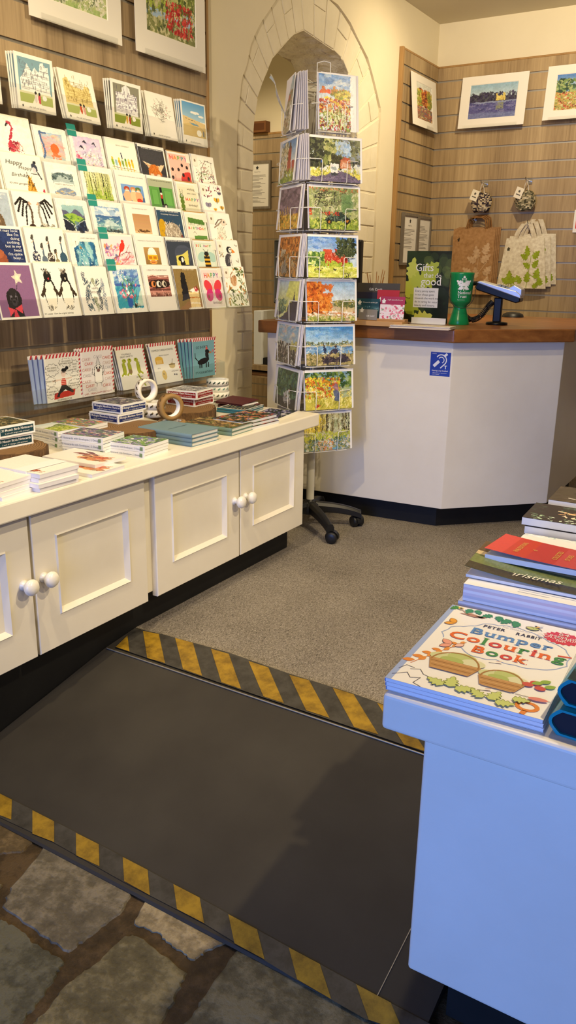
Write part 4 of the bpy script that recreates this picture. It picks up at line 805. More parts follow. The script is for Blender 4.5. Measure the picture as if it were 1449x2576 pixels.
for (r, c), (af, fr, ex, what) in sorted(DES.items()):
    y0, y1 = COLS[c]; w = y1-y0; xt, ztop = ROWS[r]; h = 0.137 if c in (0, 1) else (0.134 if c in (4, 5, 7) else 0.128)
    if c == 3: h = 0.133
    zb = 0.861+(ztop-0.994); xb = xt+0.137*math.sin(TILT)
    fr = fr or FRAME[c]
    if r < 4: fr = (fr[0], 0.30, fr[2], fr[3])          # the lower part of the upper rows is hidden behind the row in front
    ex2 = ex if (r == 4 or ex is None) else (lambda mb, w_, h_, ex=ex: shift_text(mb, w_, h_, ex))
    ar = af()
    if (c in (2, 3) and r + c != 6) or (r, c) in ((0, 1), (0, 5), (2, 5), (4, 5), (2, 0), (3, 0)): ar.finish(.8, .02, 8, .008)
    o = card_mesh(w, h/math.cos(TILT), 0.0016, ar, fr, ex2).build('greeting_card', PRINT)
    yc = (y0+y1)/2; stand(o, xb, yc, zb, TILT)
    tag(o, 'card with %s, %s of the clear rack' % (what, ROWN[r]), 'greeting card', 'greeting cards facing out of the clear rack')
    if c == 3:
        tb_ = MB(); tb_.box(-w/2-0.004, -w/2+0.03, -0.0011, -0.0002, h-0.012, h+0.02, TEALTAB); tb_.text('WOODMANSTERNE', XZ(-w/2+0.013, h+0.002, -0.0014), 0.0042, '#d8efe9')
        tag(tb_.build('brand_tab', GLOSS, o), 'teal paper tab')
    if c == 6 or (c == 1):
        ev = MB(); ev.box(-w/2+0.002, w/2+0.003, 0.0019, 0.0026, 0.001, h+0.007, '#b5935f' if c == 6 else '#efe6cf'); tag(ev.build('envelope', PRINT, o), 'kraft brown envelope' if c == 6 else 'cream envelope')
    if c in (6, 7):
        tb_ = MB()
        if c == 7: tb_.box(-w/2+0.001, -w/2+0.03, -0.001, -0.0002, h-0.035, h-0.002, '#efe9de'); tb_.lathe([(0.001, 0), (0.005, .0001)], 8, '#8f7a66', M=Matrix.Translation((-w/2+0.015, -0.0012, h-0.018)) @ Matrix.Rotation(PI/2, 4, 'X'))
        else: tb_.prism([(w/2-.016, 0), (w/2+.004, 0), (w/2+.004, .03), (w/2-.016, .03)], 0, 0.0008, '#ebe6da', M=Matrix.Translation((0, -0.0002, h-0.026)) @ Matrix.Rotation(PI/2, 4, 'X'))
        tb_.build('paper_tag', PRINT, o)
    n = NB[c]-(1 if r == 0 else 0)
    for k in range(1, n+1):
        key = (c, k % 2)
        if key not in proto_back:
            pc = ['#7d6a90', '#f1ead6', WHITE, WHITE, WHITE, '#3b3f4c', WHITE, WHITE][c] if k % 2 else (0.90, 0.895, 0.885)
            mb = MB().box(-w/2, w/2, 0, 0.0017, 0, h/math.cos(TILT), WHITE)
            if pc not in (WHITE,): mb.box(-w/2-.0002, w/2-0.01, -0.0002, 0.0004, 0.001, h, pc)
            b = mb.build('greeting_card', PRINT); proto_back[key] = b
        else:
            b = proto_back[key].copy(); COL.objects.link(b)
        d = 0.0032*k if c in (6, 1) else 0.0030*k
        stand(b, xb-d*math.cos(TILT), yc+rr.uniform(-.0025, .0015)-0.0006*k, zb-d*math.sin(TILT)+rr.uniform(0.0005, .003), TILT)
        tag(b, 'spare card stacked behind the one with %s' % what, 'greeting card', 'spare cards behind %s' % what)
    cardn += n+1
# the clear rack itself
rk = thing('card_rack', 'clear acrylic five-tier card rack hung on the slatted panel', 'rack', (XW+0.02, 1.92, 0.86))
ORG = Vector((XW+0.02, 1.92, 0.86))
for r, (xt, ztop) in enumerate(ROWS):
    zb = 0.861+(ztop-0.994); xb = xt+0.137*math.sin(TILT); mb = MB(); ca, sa = math.cos(TILT), math.sin(TILT)
    def sheet(y0, y1, d0, d1, s0, s1):
        vs = [(xb+d*ca-s*sa-ORG.x, y-ORG.y, zb+d*sa+s*ca-ORG.z) for s in (s0, s1) for y in (y0, y1) for d in (d0, d1)]
        mb.add(vs, [(0, 2, 3, 1), (4, 5, 7, 6), (0, 1, 5, 4), (2, 6, 7, 3), (0, 4, 6, 2), (1, 3, 7, 5)])
    sheet(1.36, 2.466, 0.0035, 0.0055, -0.004, 0.048); sheet(1.36, 2.466, -0.022, 0.0035, -0.004, -0.0015)
    if r == 0: sheet(1.36, 2.466, -0.022, -0.020, -0.0015, 0.06)
    mb.build('tier', ACRYL, rk)
mb = MB(); mb.box(0.0, 0.012, -0.5, 0.5, -0.012, 0.42, M=Matrix.Translation((0, 0, 0))); 
mb2 = MB(); 
for yy in (1.42, 1.95, 2.45):
    mb2.add([(0.0, yy-ORG.y+dy, z) for dy in (-.0015, .0015) for z in (0.0, 0.5)]+[(x, yy-ORG.y+dy, z) for dy in (-.0015, .0015) for x, z in ((0.205, -0.01), (0.07, 0.49))], [(0, 1, 5, 4), (2, 3, 7, 6), (4, 5, 7, 6)])
mb2.build('bracket', ACRYL, rk)
# ------------------------------------------------ the ledge of cards above the rack
def a_house(sky, wall, line, fig, seed, green='#a9b56a', style=0):
    a = A('#f3f0e8', 74, 80, seed); a.rect(.06, .34, .94, .94, sky)
    if style == 0: a.poly([(.1, .34), (.1, .56), (.2, .66), (.3, .84), (.42, .7), (.5, .8), (.62, .72), (.66, .9), (.74, .92), (.8, .84), (.88, .86), (.9, .34)], wall)
    elif style == 1: a.poly([(.06, .34), (.08, .8), (.22, .86), (.3, .7), (.66, .66), (.72, .76), (.84, .74), (.9, .34)], wall)
    else: a.poly([(.12, .34), (.14, .76), (.34, .78), (.36, .88), (.5, .94), (.62, .88), (.64, .78), (.86, .76), (.88, .34)], wall)
    m = a.a.copy(); 
    for i in range(60):
        x, y = a.r.uniform(.12, .86), a.r.uniform(.36, .76); a.rect(x, y, x+.022, y+.05, line, .55)
    for i in range(14): y = .38+.03*i; a.line([(.12, y), (.88, y+a.r.uniform(-.02, .02))], .008, line, .45)
    a.strokes(.1, .4, .9, .86, 40, .07, .011, [line], PI/2, .1, .6)
    a.rect(.06, .14, .94, .34, green); a.poly([(.38, .14), (.5, .34), (.62, .14)], '#f1eee4'); a.rect(.06, .3, .94, .34, '#f3f0e8', .6)
    a.ell(.48, .24, .035, .09, fig[0]); a.ell(.58, .24, .035, .09, fig[1]); a.ell(.48, .34, .03, .03, '#2a2626'); a.ell(.58, .33, .03, .03, '#2a2626'); a.ell(.72, .27, .06, .05, '#f6f4ee'); return a
def a_linemap():
    a = A('#f3f0e8', 74, 80, 44)
    for i in range(120):
        t = a.r.uniform(0, 6.28); q = a.r.uniform(0, .32); a.strokes(.5+q*math.cos(t), .58+.75*q*math.sin(t), .5+q*math.cos(t)+.01, .58+.75*q*math.sin(t)+.01, 1, .12, .01, ['#7a766e', '#a09c92'], a.r.uniform(0, 3), .2)
    a.dabs(.2, .4, .8, .8, 10, .02, ['#c9a0a0'], 1); return a
def a_beach():
    a = A('#f3f0e8', 74, 80, 45); a.grad(.03, .58, .97, .98, '#a9cbe0', '#5fa0d4'); a.ell(.55, .76, .2, .03, '#f2f2ee'); a.ell(.8, .7, .12, .025, '#f2f2ee'); a.below(lambda x: .66-.12*x, '#d9c48e', .2, .03, .97); a.below(lambda x: .5-.16*abs(x-.3), '#cfb878', .2, .03, .97); a.poly([(.3, .52), (.6, .5), (.7, .46), (.4, .47)], '#6f94b0'); a.line([(.1, .6), (.5, .56), (.8, .42), (.95, .3)], .01, '#7a6a4a'); a.ell(.68, .3, .1, .08, '#f4f2ec'); a.rect(.84, .24, .9, .36, '#7a8088'); return a
SHELF = [(1.50, .126, -1, (a_house('#8fb0c4', '#eef0f2', '#56606a', ('#4a4a5a', '#6a5a5a'), 50), 'a greyish sketch at the picture edge', 0)),
 (1.680, .131, 2, (a_house('#7fa0b4', '#f2f2f0', '#6b6f7a', ('#d9d4ce', '#c94a5a'), 41), 'a turreted white house on blue sky', 3)),
 (1.852, .133, 13, (a_house('#f3f0e8', '#ddc98a', '#8f7a3c', ('#c9502c', '#d9a09a'), 42, style=1), 'a long yellow mansion and green lawn', 2)),
 (2.036, .133, 2, (a_house('#8a887a', '#eceaf0', '#5f5a6e', ('#d9a84a', '#a83a2c'), 43, '#8a9a3a', 2), 'a tall pale house on grey sky', 3)),
 (2.208, .134, 10, (a_linemap(), 'a fine pencil bird\'s eye sketch', 3)),
 (2.371, .134, 5, (a_beach(), 'a sandy beach under blue sky', 3))]
for y, w, tl, (art, what, nb) in SHELF:
    tl = math.radians(max(tl, 2)); h = 0.135
    cap = {'t': 'Hardwick by any other name', }
    o = card_mesh(w, h, 0.0018, art, (.02, .0, .98, .99), both(T(.5, .045, 'the hall and gardens', .055, '#8a8a84', shear=.25), lambda mb, w_, h_: sprig(mb, XZ(-.38*w_, .05*h_, -.0006), 0, 0, .05*w_, '#4a4a46'))).build('greeting_card', PRINT)
    stand(o, -1.822, y, 1.386, tl); tag(o, 'card with %s, on the ledge above the rack' % what, 'greeting card', 'greeting cards on the clear ledge above the rack')
    b0 = None
    for k in range(1, nb+1):
        if b0 is None:
            mb = MB().box(-w/2, w/2, 0, .0018, 0, h, WHITE).box(-w/2+.004, w/2-.006, -.0002, .0003, .05, h-.006, {'a turreted white house on blue sky': '#7f9fb2', 'a tall pale house on grey sky': '#76746a', 'a sandy beach under blue sky': '#6a9dc4'}.get(what, '#e2ddcf')); b = b0 = mb.build('greeting_card', PRINT)
        else: b = b0.copy(); COL.objects.link(b)
        off = 0.0085 if nb > 3 else 0.003
        stand(b, -1.822-0.0045*k-0.002, y-off*k*0.9, 1.386, tl+math.radians(1.4*k)*(0.75 if nb > 3 else .5))
        tag(b, 'spare card fanned behind the one with %s' % what, 'greeting card', 'spare cards behind %s' % what)
def ledge(label, x0, y0, y1, z, lip, lx):
    t = thing('clear_ledge', label, 'shelf', (PX+0.019, (y0+y1)/2, z)); c = (y0+y1)/2; d = lx-(PX+0.019)
    MB().box(0, d, y0-c, y1-c, -0.003, 0.0).build('base', ACRYL, t)
    MB().box(d-0.0025, d, y0-c, y1-c, 0.0, lip).build('front_lip', ACRYL, t)
    MB().box(0, 0.0025, y0-c, y1-c, 0.0005, 0.09).build('back_plate', ACRYL, t)
    e = MB(); e.prism([(0, 0.0005), (d-.003, 0.0005), (d-.003, lip), (0, 0.09)], y1-c-0.0025, y1-c, M=Matrix(((1, 0, 0, 0), (0, 0, 1, 0), (0, 1, 0, 0), (0, 0, 0, 1)))); e.build('end_plate', ACRYL, t)
ledge('clear acrylic ledge of house cards above the rack', -1.79, 1.38, 2.418, 1.384, 0.05, -1.782)
# ------------------------------------------------ the ledge of cards below the rack
def a_worrier():
    a = A('#f3f1ea', 96, 96, 60)
    for x, y, rx, ry in ((.2, .74, .19, .13), (.62, .88, .2, .09), (.87, .76, .13, .14), (.14, .48, .14, .1), (.86, .54, .14, .1), (.68, .68, .12, .08), (.82, .36, .17, .11), (.17, .22, .16, .13)):
        for k in range(10): t = k*.628; a.ell(x+rx*.86*math.cos(t), y+ry*.86*math.sin(t), rx*.26, ry*.3, '#4a4846')
        for k in range(10): t = k*.628; a.ell(x+rx*.86*math.cos(t), y+ry*.86*math.sin(t), rx*.21, ry*.24, '#f3f1ea')
        a.ell(x, y, rx*.86, ry*.86, '#f3f1ea')
    a.poly([(.2, .06), (.22, .2), (.84, .24), (.8, .1)], '#c9392c'); a.poly([(.44, .36), (.58, .36), (.8, .2), (.76, .16), (.54, .26), (.36, .16), (.3, .16)], '#1c1c1e'); a.poly([(.3, .16), (.28, .1), (.36, .1), (.42, .32)], '#1c1c1e'); a.rect(.44, .36, .58, .52, '#e9a79a'); 
    for y in (.38, .42, .46, .5): a.rect(.44, y, .58, y+.018, '#c9392c')
    a.line([(.2, .48), (.45, .5)], .035, '#e8d2c4'); a.line([(.57, .5), (.74, .52)], .035, '#e8d2c4'); a.ell(.52, .64, .07, .09, '#efdccf'); a.ell(.54, .71, .075, .045, '#1c1c1e'); a.ell(.63, .75, .05, .04, '#1c1c1e'); a.line([(.46, .65), (.57, .65)], .012, '#2a2a2a'); return a
def a_cake():
    a = A('#eeecea', 90, 90, 61); a.ell(.55, .5, .15, .26, '#f6f5f1'); k = '#2c2a2a'
    a.line([(.42, .3), (.41, .5), (.43, .64), (.55, .71), (.67, .64), (.69, .5), (.68, .3), (.62, .27), (.48, .27), (.42, .3)], .014, k); a.line([(.43, .44), (.34, .5), (.36, .62)], .013, k); a.line([(.67, .44), (.74, .54), (.72, .66)], .013, k); a.ell(.5, .62, .025, .03, k); a.ell(.6, .62, .025, .03, k); a.ell(.55, .56, .055, .04, '#7a5a52'); a.line([(.49, .27), (.47, .2)], .012, k); a.line([(.62, .27), (.63, .2)], .012, k); a.poly([(.48, .7), (.62, .7), (.55, .86)], '#d9dcdc'); a.line([(.48, .7), (.62, .7), (.55, .86), (.48, .7)], .01, k); return a
def a_dino():
    a = A('#f3f1ea', 90, 90, 62); g = '#a9b83a'
    for x, d in ((.2, 1), (.4, 1), (.72, -1)):
        a.ell(x, .52, .07, .17, g); a.ell(x+.04*d, .72, .075, .05, g); a.line([(x-.04*d, .42), (x-.12*d, .36)], .05, g); a.line([(x-.05*d, .4), (x-.06*d, .66)], .01, '#5a641c'); a.ell(x+.05*d, .74, .014, .014, '#222222')
    a.line([(.66, .34), (.74, .2), (.86, .04)], .05, g); a.ell(.4, .44, .07, .06, '#8c7a5a'); return a
def a_carbs():
    a = A('#f3f1ea', 90, 90, 63); a.rect(.12, .52, .42, .66, '#d9a93c'); a.ell(.27, .66, .15, .06, '#e6bd52'); a.rect(.16, .53, .38, .62, '#edcf82'); a.ell(.74, .44, .12, .07, '#c9b98a'); a.line([(.62, .48), (.86, .48)], .02, '#6a5a3a'); a.line([(.74, .5), (.8, .62)], .014, '#6a5a3a'); a.ell(.36, .22, .09, .13, '#d9bf58'); a.ell(.34, .25, .015, .02, '#333333'); a.ell(.76, .2, .03, .025, '#555555'); a.ell(.84, .19, .03, .025, '#555555'); return a
def a_dachs():
    a = A('#7fb4c4', 80, 90, 64); k = '#1a1a1c'; a.ell(.46, .44, .26, .085, k, .15); a.poly([(.62, .44), (.58, .7), (.7, .72), (.74, .46)], k); a.ell(.66, .7, .1, .06, k, -.2); a.ell(.8, .66, .06, .03, '#b98a5a'); a.ell(.6, .62, .035, .09, '#2a2628'); a.line([(.22, .46), (.1, .56), (.1, .68)], .03, k)
    for x in (.28, .36, .58, .68): a.rect(x, .26, x+.05, .4, k)
    a.poly([(.58, .76), (.7, .76), (.62, .88)], '#e0605a'); a.ell(.92, .7, .04, .05, '#c98a8a'); return a
def candy(mb, w, h, top=0.011, side=0.009, y=0.0019):
    """red and white striped envelope showing above and beside the card"""
    n = 22
    for i in range(n):
        c = '#c2323c' if i % 2 else '#f1ebe4'; x0, x1 = -w/2+i*(w+side)/n, -w/2+(i+1)*(w+side)/n; s = (w+side)/n*.8
        mb.add([(x0, y, h), (x1, y, h), (x1+s, y, h+top), (x0+s, y, h+top)], [(0, 1, 2, 3)], c)
        z0, z1 = i*h/n, (i+1)*h/n; mb.add([(w/2, y, z0), (w/2+side, y, z0+s), (w/2+side, y, z1+s), (w/2, y, z1)], [(0, 1, 2, 3)], c)
    mb.box(-w/2, w/2+side, y+.0002, y+.0009, 0.0, h+top-.001, WHITE)
cakes = both(*[T(x, y, 'CAKE!', .1, c, shear=.1) for x, y, c in ((.17, .8, '#c9a0a0'), (.55, .84, '#b9b4c0'), (.84, .8, '#c8503c'), (.25, .7, '#c8402f'), (.84, .68, '#c9b0a0'), (.16, .57, '#c98a80'), (.9, .57, '#b0b0b8'), (.17, .44, '#a9a4ac'), (.86, .44, '#c8503c'), (.14, .3, '#c0908a'), (.88, .32, '#bfa0a0'), (.24, .2, '#c8402f'), (.8, .17, '#c8402f'), (.3, .11, '#b9b4c0'))]+[T(.5, .035, 'UMM... I MEAN, HAPPY BIRTHDAY!', .06, '#a8302c', shear=.1)])
LOW = [(1.687, .134, .126, -2, a_worrier, both(T(.5, .012, 'WORRIER POSE', .062, '#3a3a3a'), *[T(x, y, s, .048, '#3a3836') for x, y, s in ((.2, .77, 'AM I DOING'), (.2, .71, 'THIS RIGHT?'), (.62, .89, 'AM I DOING'), (.62, .84, 'ANYTHING RIGHT?'), (.87, .8, 'WHAT'), (.87, .74, 'IS MY'), (.87, .68, 'LIFE?'), (.14, .47, 'IS EVERYONE?'), (.86, .53, 'WHAT IF?'), (.68, .67, 'AM I HAPPY?'), (.82, .36, 'SHOULD I BE'), (.82, .31, 'CALM BY NOW?'), (.17, .23, 'WHY AM I'), (.17, .17, 'LIKE THIS?'))]), 'a worried yoga pose', 3, '#9fb2dc'),
 (1.827, .130, .134, -1, a_cake, cakes, 'a dog shouting CAKE', 2, WHITE),
 (2.003, .128, .128, 13, a_dino, both(T(.36, .86, 'YOU REALLY', .06), T(.36, .8, "DIDN'T HAVE TO", .06), T(.7, .26, 'BIRTHDAY?', .05)), 'three green dinosaurs', 3, '#c9cfe6'),
 (2.173, .133, .128, 15, a_carbs, both(T(.48, .86, 'COMPLEX CARBOHYDRATES', .066), T(.5, .73, 'what am I doing here?', .045), T(.2, .4, 'oh no', .045), T(.8, .28, 'nothing matters', .045)), 'worried bread and potato', 1, WHITE),
 (2.370, .128, .128, 0, a_dachs, both(T(.42, .8, 'GO SHORTY', .1, '#1f2a30'), T(.5, .1, "IT'S YOUR BIRTHDAY", .085, '#1f2a30')), 'a dachshund on blue', 4, '#6fa6ba')]
for y, w, h, tl, af, ex, what, nb, bc in LOW:
    tl = math.radians(max(tl, 1.5)); o = card_mesh(w, h, 0.0016, af(), (0, 0, 1, 1), ex).build('greeting_card', PRINT); stand(o, -1.80, y, 0.608, tl)
    tag(o, 'card with %s, on the ledge below the rack' % what, 'greeting card', 'greeting cards on the clear ledge below the rack')
    ev = MB(); candy(ev, w, h); tag(ev.build('envelope', PRINT, o), 'red and white striped envelope edge')
    b0 = None
    for k in range(1, nb+1):
        if b0 is None:
            mb = MB().box(-w/2, w/2, 0, .0016, 0, h, bc); candy(mb, w, h, side=0.004); b = b0 = mb.build('greeting_card', PRINT)
        else: b = b0.copy(); COL.objects.link(b)
        off = {'a worried yoga pose': .0115, 'a dachshund on blue': .010}.get(what, .003)
        stand(b, -1.80-0.0055*k, y-off*k, 0.608, tl+math.radians(1.2*k)); tag(b, 'spare card tucked behind the one with %s' % what, 'greeting card', 'spare cards behind %s' % what)
ledge('clear acrylic ledge of comic cards below the rack', -1.78, 1.20, 2.45, 0.606, 0.052, -1.765)
# ================================================================== STATIONERY ON THE WORKTOP
WZ = 0.507
def quad_at(l, b, r, f, z):
    l, b, r, f = (atz(p, z) for p in (l, b, r, f)); c = (l+b+r+f)/4; e1 = ((r-f)+(b-l))/2; e2 = ((l-f)+(b-r))/2
    return c, e1.length, e2.length, math.atan2(e1.y, e1.x)
def place(o, c, ang, z): o.location = (c.x, c.y, z); o.rotation_euler = (0, 0, ang); return o
def log_slice(px, z_top, r, h, label):
    c = atz(px, z_top); t = thing('log_slice', label, 'log slice', (c.x, c.y, WZ)); rr = random.Random(int(px[0]))
    prof = [(r*(1+0.05*math.sin(k*2*PI/40*3+px[0])+rr.uniform(-.035, .035))*math.cos(2*PI*k/40), r*(1+0.05*math.sin(k*2*PI/40*3+px[0])+rr.uniform(-.035, .035))*math.sin(2*PI*k/40)) for k in range(40)]
    MB().prism(prof, 0.0003, h-.002).build('bark', BARK, t); MB().prism([(x*.955, y*.955) for x, y in prof], h-.002, h).build('cut_face', ENDG, t); return c
log_slice((0, 1122), WZ+.036, .115, .036, 'round log slice under the teal notecard boxes at the near end')
log_slice((325, 1072), WZ+.034, .108, .034, 'round log slice under the blue notecard boxes and white tapes')
log_slice((462, 1024), WZ+.034, .112, .034, 'round log slice under the red notecard boxes and brown tapes')
def abstract(seed, cols, bg, nx=60, ny=60, n=160, size=.06):
    a = Art(nx, ny, bg, seed); a.dabs(0, 0, 1, 1, n, size, cols, .6, 0, 3, .85); a.strokes(0, 0, 1, 1, n//2, .14, .014, cols, 1.2, 1.0, .8); return a.finish(1.0, .03, 10, .015)
# boxed notecards: white carton, coloured labels on two sides, picture lid
def notebox(w, d, h, col, t1, t2, art):
    mb = MB(); mb.box(-w/2, w/2, -d/2, d/2, 0, h, '#f2f3f4'); m_ = .005
    for mp, ww in ((lambda x, y: (x, -d/2-.0004, y), w), (lambda x, y: (-d/2*0-w/2-.0004, -x, y), d)):
        q = [(-ww/2+m_, m_), (ww/2-m_, m_), (ww/2-m_, h-m_), (-ww/2+m_, h-m_)]
        mb.add([mp(*p) for p in q], [(0, 1, 2, 3)], col)
    for mp, ww in ((lambda x, y: (x, -d/2-.0008, y), w), (lambda x, y: (-w/2-.0008, -x, y), d)):
        s = ww*0.078; mb.text(t1, lambda x, y, mp=mp: mp(x, y+h*.53), s, '#f2f2f2', serif=True, bold=.01); mb.text(t2, lambda x, y, mp=mp: mp(x, y+h*.27), s*.62, '#e9e9e9')
    art.emit(mb, lambda x, y: (-w/2+.006+x, -d/2+.006+y, h+.0004), w-.012, d-.012); return mb
BLUEL, REDL, TEALL = '#1f2f6e', '#8f1f22', '#173f4c'
def boxes(quads, zbase, w, d, h, col, t1, t2, art, labels, grp):
    proto = None
    for i, (q, lab) in enumerate(zip(quads, labels)):
        z = zbase+i*(h+.0008); c, e1, e2, an = quad_at(*q, z+h)
        if proto is None: proto = o = notebox(w, d, h, col, t1, t2, art).build('notecard_box', PRINT, bevel=.0012)
        else: o = proto.copy(); COL.objects.link(o)
        place(o, c, an, z); tag(o, lab, 'notecard box', grp)
blue_lid = abstract(70, ['#3a3550', '#6f6a7a', '#d9cfc4', '#4f6a5a', '#8c7a8a', '#2a2a3a'], '#5c5866')
boxes([((225, 1034), (284, 1022), (361, 1033), (302, 1044)), ((232.5, 1010), (290, 999), (367.5, 1008), (310.7, 1018.4))], WZ+.0345, .112, .118, .027, BLUEL, '20 Midnight Meadows Notecards', '5 each of 4 designs with envelopes', blue_lid, ['dark blue labelled notecard box, lower of the two on the middle log slice', 'dark blue labelled notecard box, upper of the two on the middle log slice'], 'blue labelled notecard boxes')
red_lid = abstract(71, ['#8a8a90', '#c9ccd0', '#4a4a50', '#e6e6e8', '#6a5a5a'], '#a0a0a4')
boxes([((421, 994), (474, 984), (535, 995), (484, 1007)), ((425, 978), (474, 966), (532, 976), (480.8, 989))], WZ+.0345, .112, .118, .027, REDL, '20 Coastal View Notecards', '5 each of 4 designs with envelopes', red_lid, ['dark red labelled notecard box, lower of the two on the far log slice', 'dark red labelled notecard box, upper of the two on the far log slice'], 'red labelled notecard boxes')
teal_lid = abstract(72, ['#4a4a3a', '#8c7a4a', '#2f3f3a', '#c9b98a'], '#5a553f')
boxes([((-66, 1081), (-6, 1075), (73, 1092), (8, 1108)), ((-60, 1055), (0, 1047), (80, 1063), (1.5, 1079))], WZ+.0365, .112, .118, .029, TEALL, '20 Mosaic Birds Notecards', '5 each of 4 designs with envelopes', teal_lid, ['dark teal labelled notecard box, lower of the two at the near end', 'dark teal labelled notecard box, upper of the two at the near end'], 'teal labelled notecard boxes')
# flat wallets of notecards: spine text, picture top
def wallet(w, d, h, art, txt='10 Notecards with Envelopes | 2 Designs'):
    mb = MB(); mb.box(-w/2, w/2, -d/2, d/2, 0, h, '#eef0f4'); mb.box(-w/2+.002, w/2+.0004, -d/2-.0004, d/2, h*.42, h*.5, '#b9b8b4')
    mb.text(txt, lambda x, y: (-w/2-.0006, -x+.006, y+h*.34), d*.058, '#6f7a98'); mb.add([(-w/2-.0006, -d/2+.006, .003), (-w/2-.0006, -d/2+.015, .003), (-w/2-.0006, -d/2+.015, h-.003), (-w/2-.0006, -d/2+.006, h-.003)], [(3, 2, 1, 0)], '#7f9a72')
    art.emit(mb, lambda x, y: (-w/2+.004+x, -d/2+y, h+.0004), w-.004, d); return mb
def pile(quads, z0, h, w, d, arts, labels, grp, name='notecard_wallet', cat='notecards', maker=wallet, jit=0.0):
    z = z0; rr = random.Random(int(w*1e4)+len(quads)); protos = {}
    for i, lab in enumerate(labels):
        q = quads[min(i, len(quads)-1)]; c, e1, e2, an = quad_at(*q, z0+h*len(labels))
        a = arts[min(i, len(arts)-1)]
        if id(a) not in protos: protos[id(a)] = o = maker(w, d, h-.0006, a).build(name, PRINT, bevel=.0006)
        else: o = protos[id(a)].copy(); COL.objects.link(o)
        last = i == len(labels)-1
        place(o, c+Vector((rr.uniform(-jit, jit), rr.uniform(-jit, jit), 0))*(0 if last else 1), an+(0 if last else rr.uniform(-jit, jit)*4), z); z += h; tag(o, lab, cat, grp)
def landscape(seed, sky, hill, grass, dab, nx=64, ny=56):
    a = Art(nx, ny, sky[0], seed); a.grad(0, .5, 1, 1, sky[1], sky[0]); a.below(lambda x: .66+.1*math.sin(4*x+seed), hill); a.below(lambda x: .46+.08*math.sin(3*x+seed*2), grass[0]); a.dabs(0, 0, 1, .5, 80, .06, grass, .4, 0, .4, .7); a.dabs(0, .0, 1, .6, 60, .035, dab, .8, 0, 3, .85); return a
ordinal = ['bottom', 'second', 'third', 'top']
green = landscape(73, ('#c9d6dc', '#e9ece6'), '#7d8f5a', ['#a9b84a', '#7f9a3a', '#cdd27a'], ['#5a6f2f', '#d8dca0'])
multi = abstract(74, ['#5a8a4a', '#8a5fa0', '#c96a5a', '#e0b05a', '#3a5a7a', '#e9e2d4'], '#7a8a6a')
multi2 = abstract(75, ['#4a5f8a', '#8f6fa8', '#c98a7a', '#6f9a6a', '#2f3f5a', '#e0d6c9'], '#6a6a7a')
iris = abstract(76, ['#7a6fc0', '#a99fd8', '#4f7a3a', '#8ab05a', '#f0ecf4', '#5a4a90'], '#6a8a5a')
pile([((81, 1072), (127.5, 1062), (203, 1076), (142, 1085))], WZ, .0165, .076, .12, [green], ['green landscape notecard wallet, %s of three behind the hare notebooks' % s for s in ('bottom', 'middle', 'top')], 'green landscape notecard wallets', jit=.004)
pile([((134, 1061), (187, 1049), (267, 1062), (209, 1075))], WZ, .0165, .093, .132, [multi], ['garden picture notecard wallet, %s of three against the slatted panel' % s for s in ('bottom', 'middle', 'top')], 'garden picture notecard wallets', jit=.003)
pile([((162, 1089), (216, 1073.5), (306, 1086.5), (250, 1105))], WZ, .0165, .103, .133, [multi2], ['purple garden notecard wallet, %s of three in the centre pile' % s for s in ('bottom', 'middle', 'top')], 'purple garden notecard wallets', jit=.006)
pile([((275, 1110), (342, 1092), (417, 1105), (362, 1124))], WZ, .017, .111, .117, [iris], ['iris flower notecard wallet, %s of two beside the grey blue notebooks' % s for s in ('lower', 'upper')], 'iris flower notecard wallets', jit=.003)
# notebooks with a watercolour hare
def hare_art(band=False):
    a = Art(84, 64, '#efece8', 77+band); k = ['#a8543a', '#c9844f', '#e0a884', '#7a3a30', '#5a4a48']
    if band: a.noise(.01); a.ell(.74, .16, .12, .08, '#a8543a', .4); a.poly([(.6, .3), (.76, .2), (.62, .18)], '#7a4436'); a.strokes(.62, .08, .9, .2, 20, .06, .014, k, .5, .5); return a
    a.poly([(.2, .62), (.62, .56), (.5, .7), (.28, .74)], '#8f5a54'); a.poly([(.3, .86), (.62, .62), (.66, .7), (.42, .9)], '#7a5560'); a.ell(.72, .46, .22, .2, '#d89a6a', -.3); a.dabs(.45, .28, .95, .62, 60, .06, k+['#efc9a0', '#d9604f'], .6, .3, .6, .7); a.ell(.6, .54, .03, .03, '#2a1f1c'); a.strokes(.3, .5, .9, .76, 24, .1, .014, k, .3, .5); return a
def padmk(w, d, h, art):
    mb = MB(); mb.box(-w/2, w/2, -d/2, d/2, 0, h, '#edebf0'); mb.box(-w/2-.0003, w/2+.0003, -d/2-.0003, d/2+.0003, h-.0012, h, '#f4f2f0'); art.emit(mb, lambda x, y: (-w/2+y, d/2-x, h+.0003), d, w); return mb
harea = hare_art(); hareb = hare_art(True)
pile([((108, 1158), (182, 1138), (316, 1159), (228, 1184)), ((113, 1146), (185.5, 1126), (319, 1147), (232, 1170.6))], WZ, .0095, .116, .177, [harea], ['notebook with a running hare on white, lower of two on the worktop', 'notebook with a running hare on white, upper of two on the worktop'], 'hare notebooks lying singly', 'hare_notebook', 'notebook', padmk, .004)
pile([((-22, 1164), (62, 1142), (201, 1168), (84, 1196))], WZ, .0105, .119, .18, [hareb], ['banded hare notebook at the worktop edge, %s of four in the taller pile' % s for s in ordinal], 'banded hare notebooks, taller pile', 'hare_notebook', 'notebook', padmk, .007)
pile([((-118, 1186), (-50, 1166), (82, 1192), (-40, 1228))], WZ, .0095, .113, .176, [hareb], ['banded hare notebook cut by the picture edge, %s of four' % s for s in ordinal], 'banded hare notebooks cut by the edge', 'hare_notebook', 'notebook', padmk, .005)
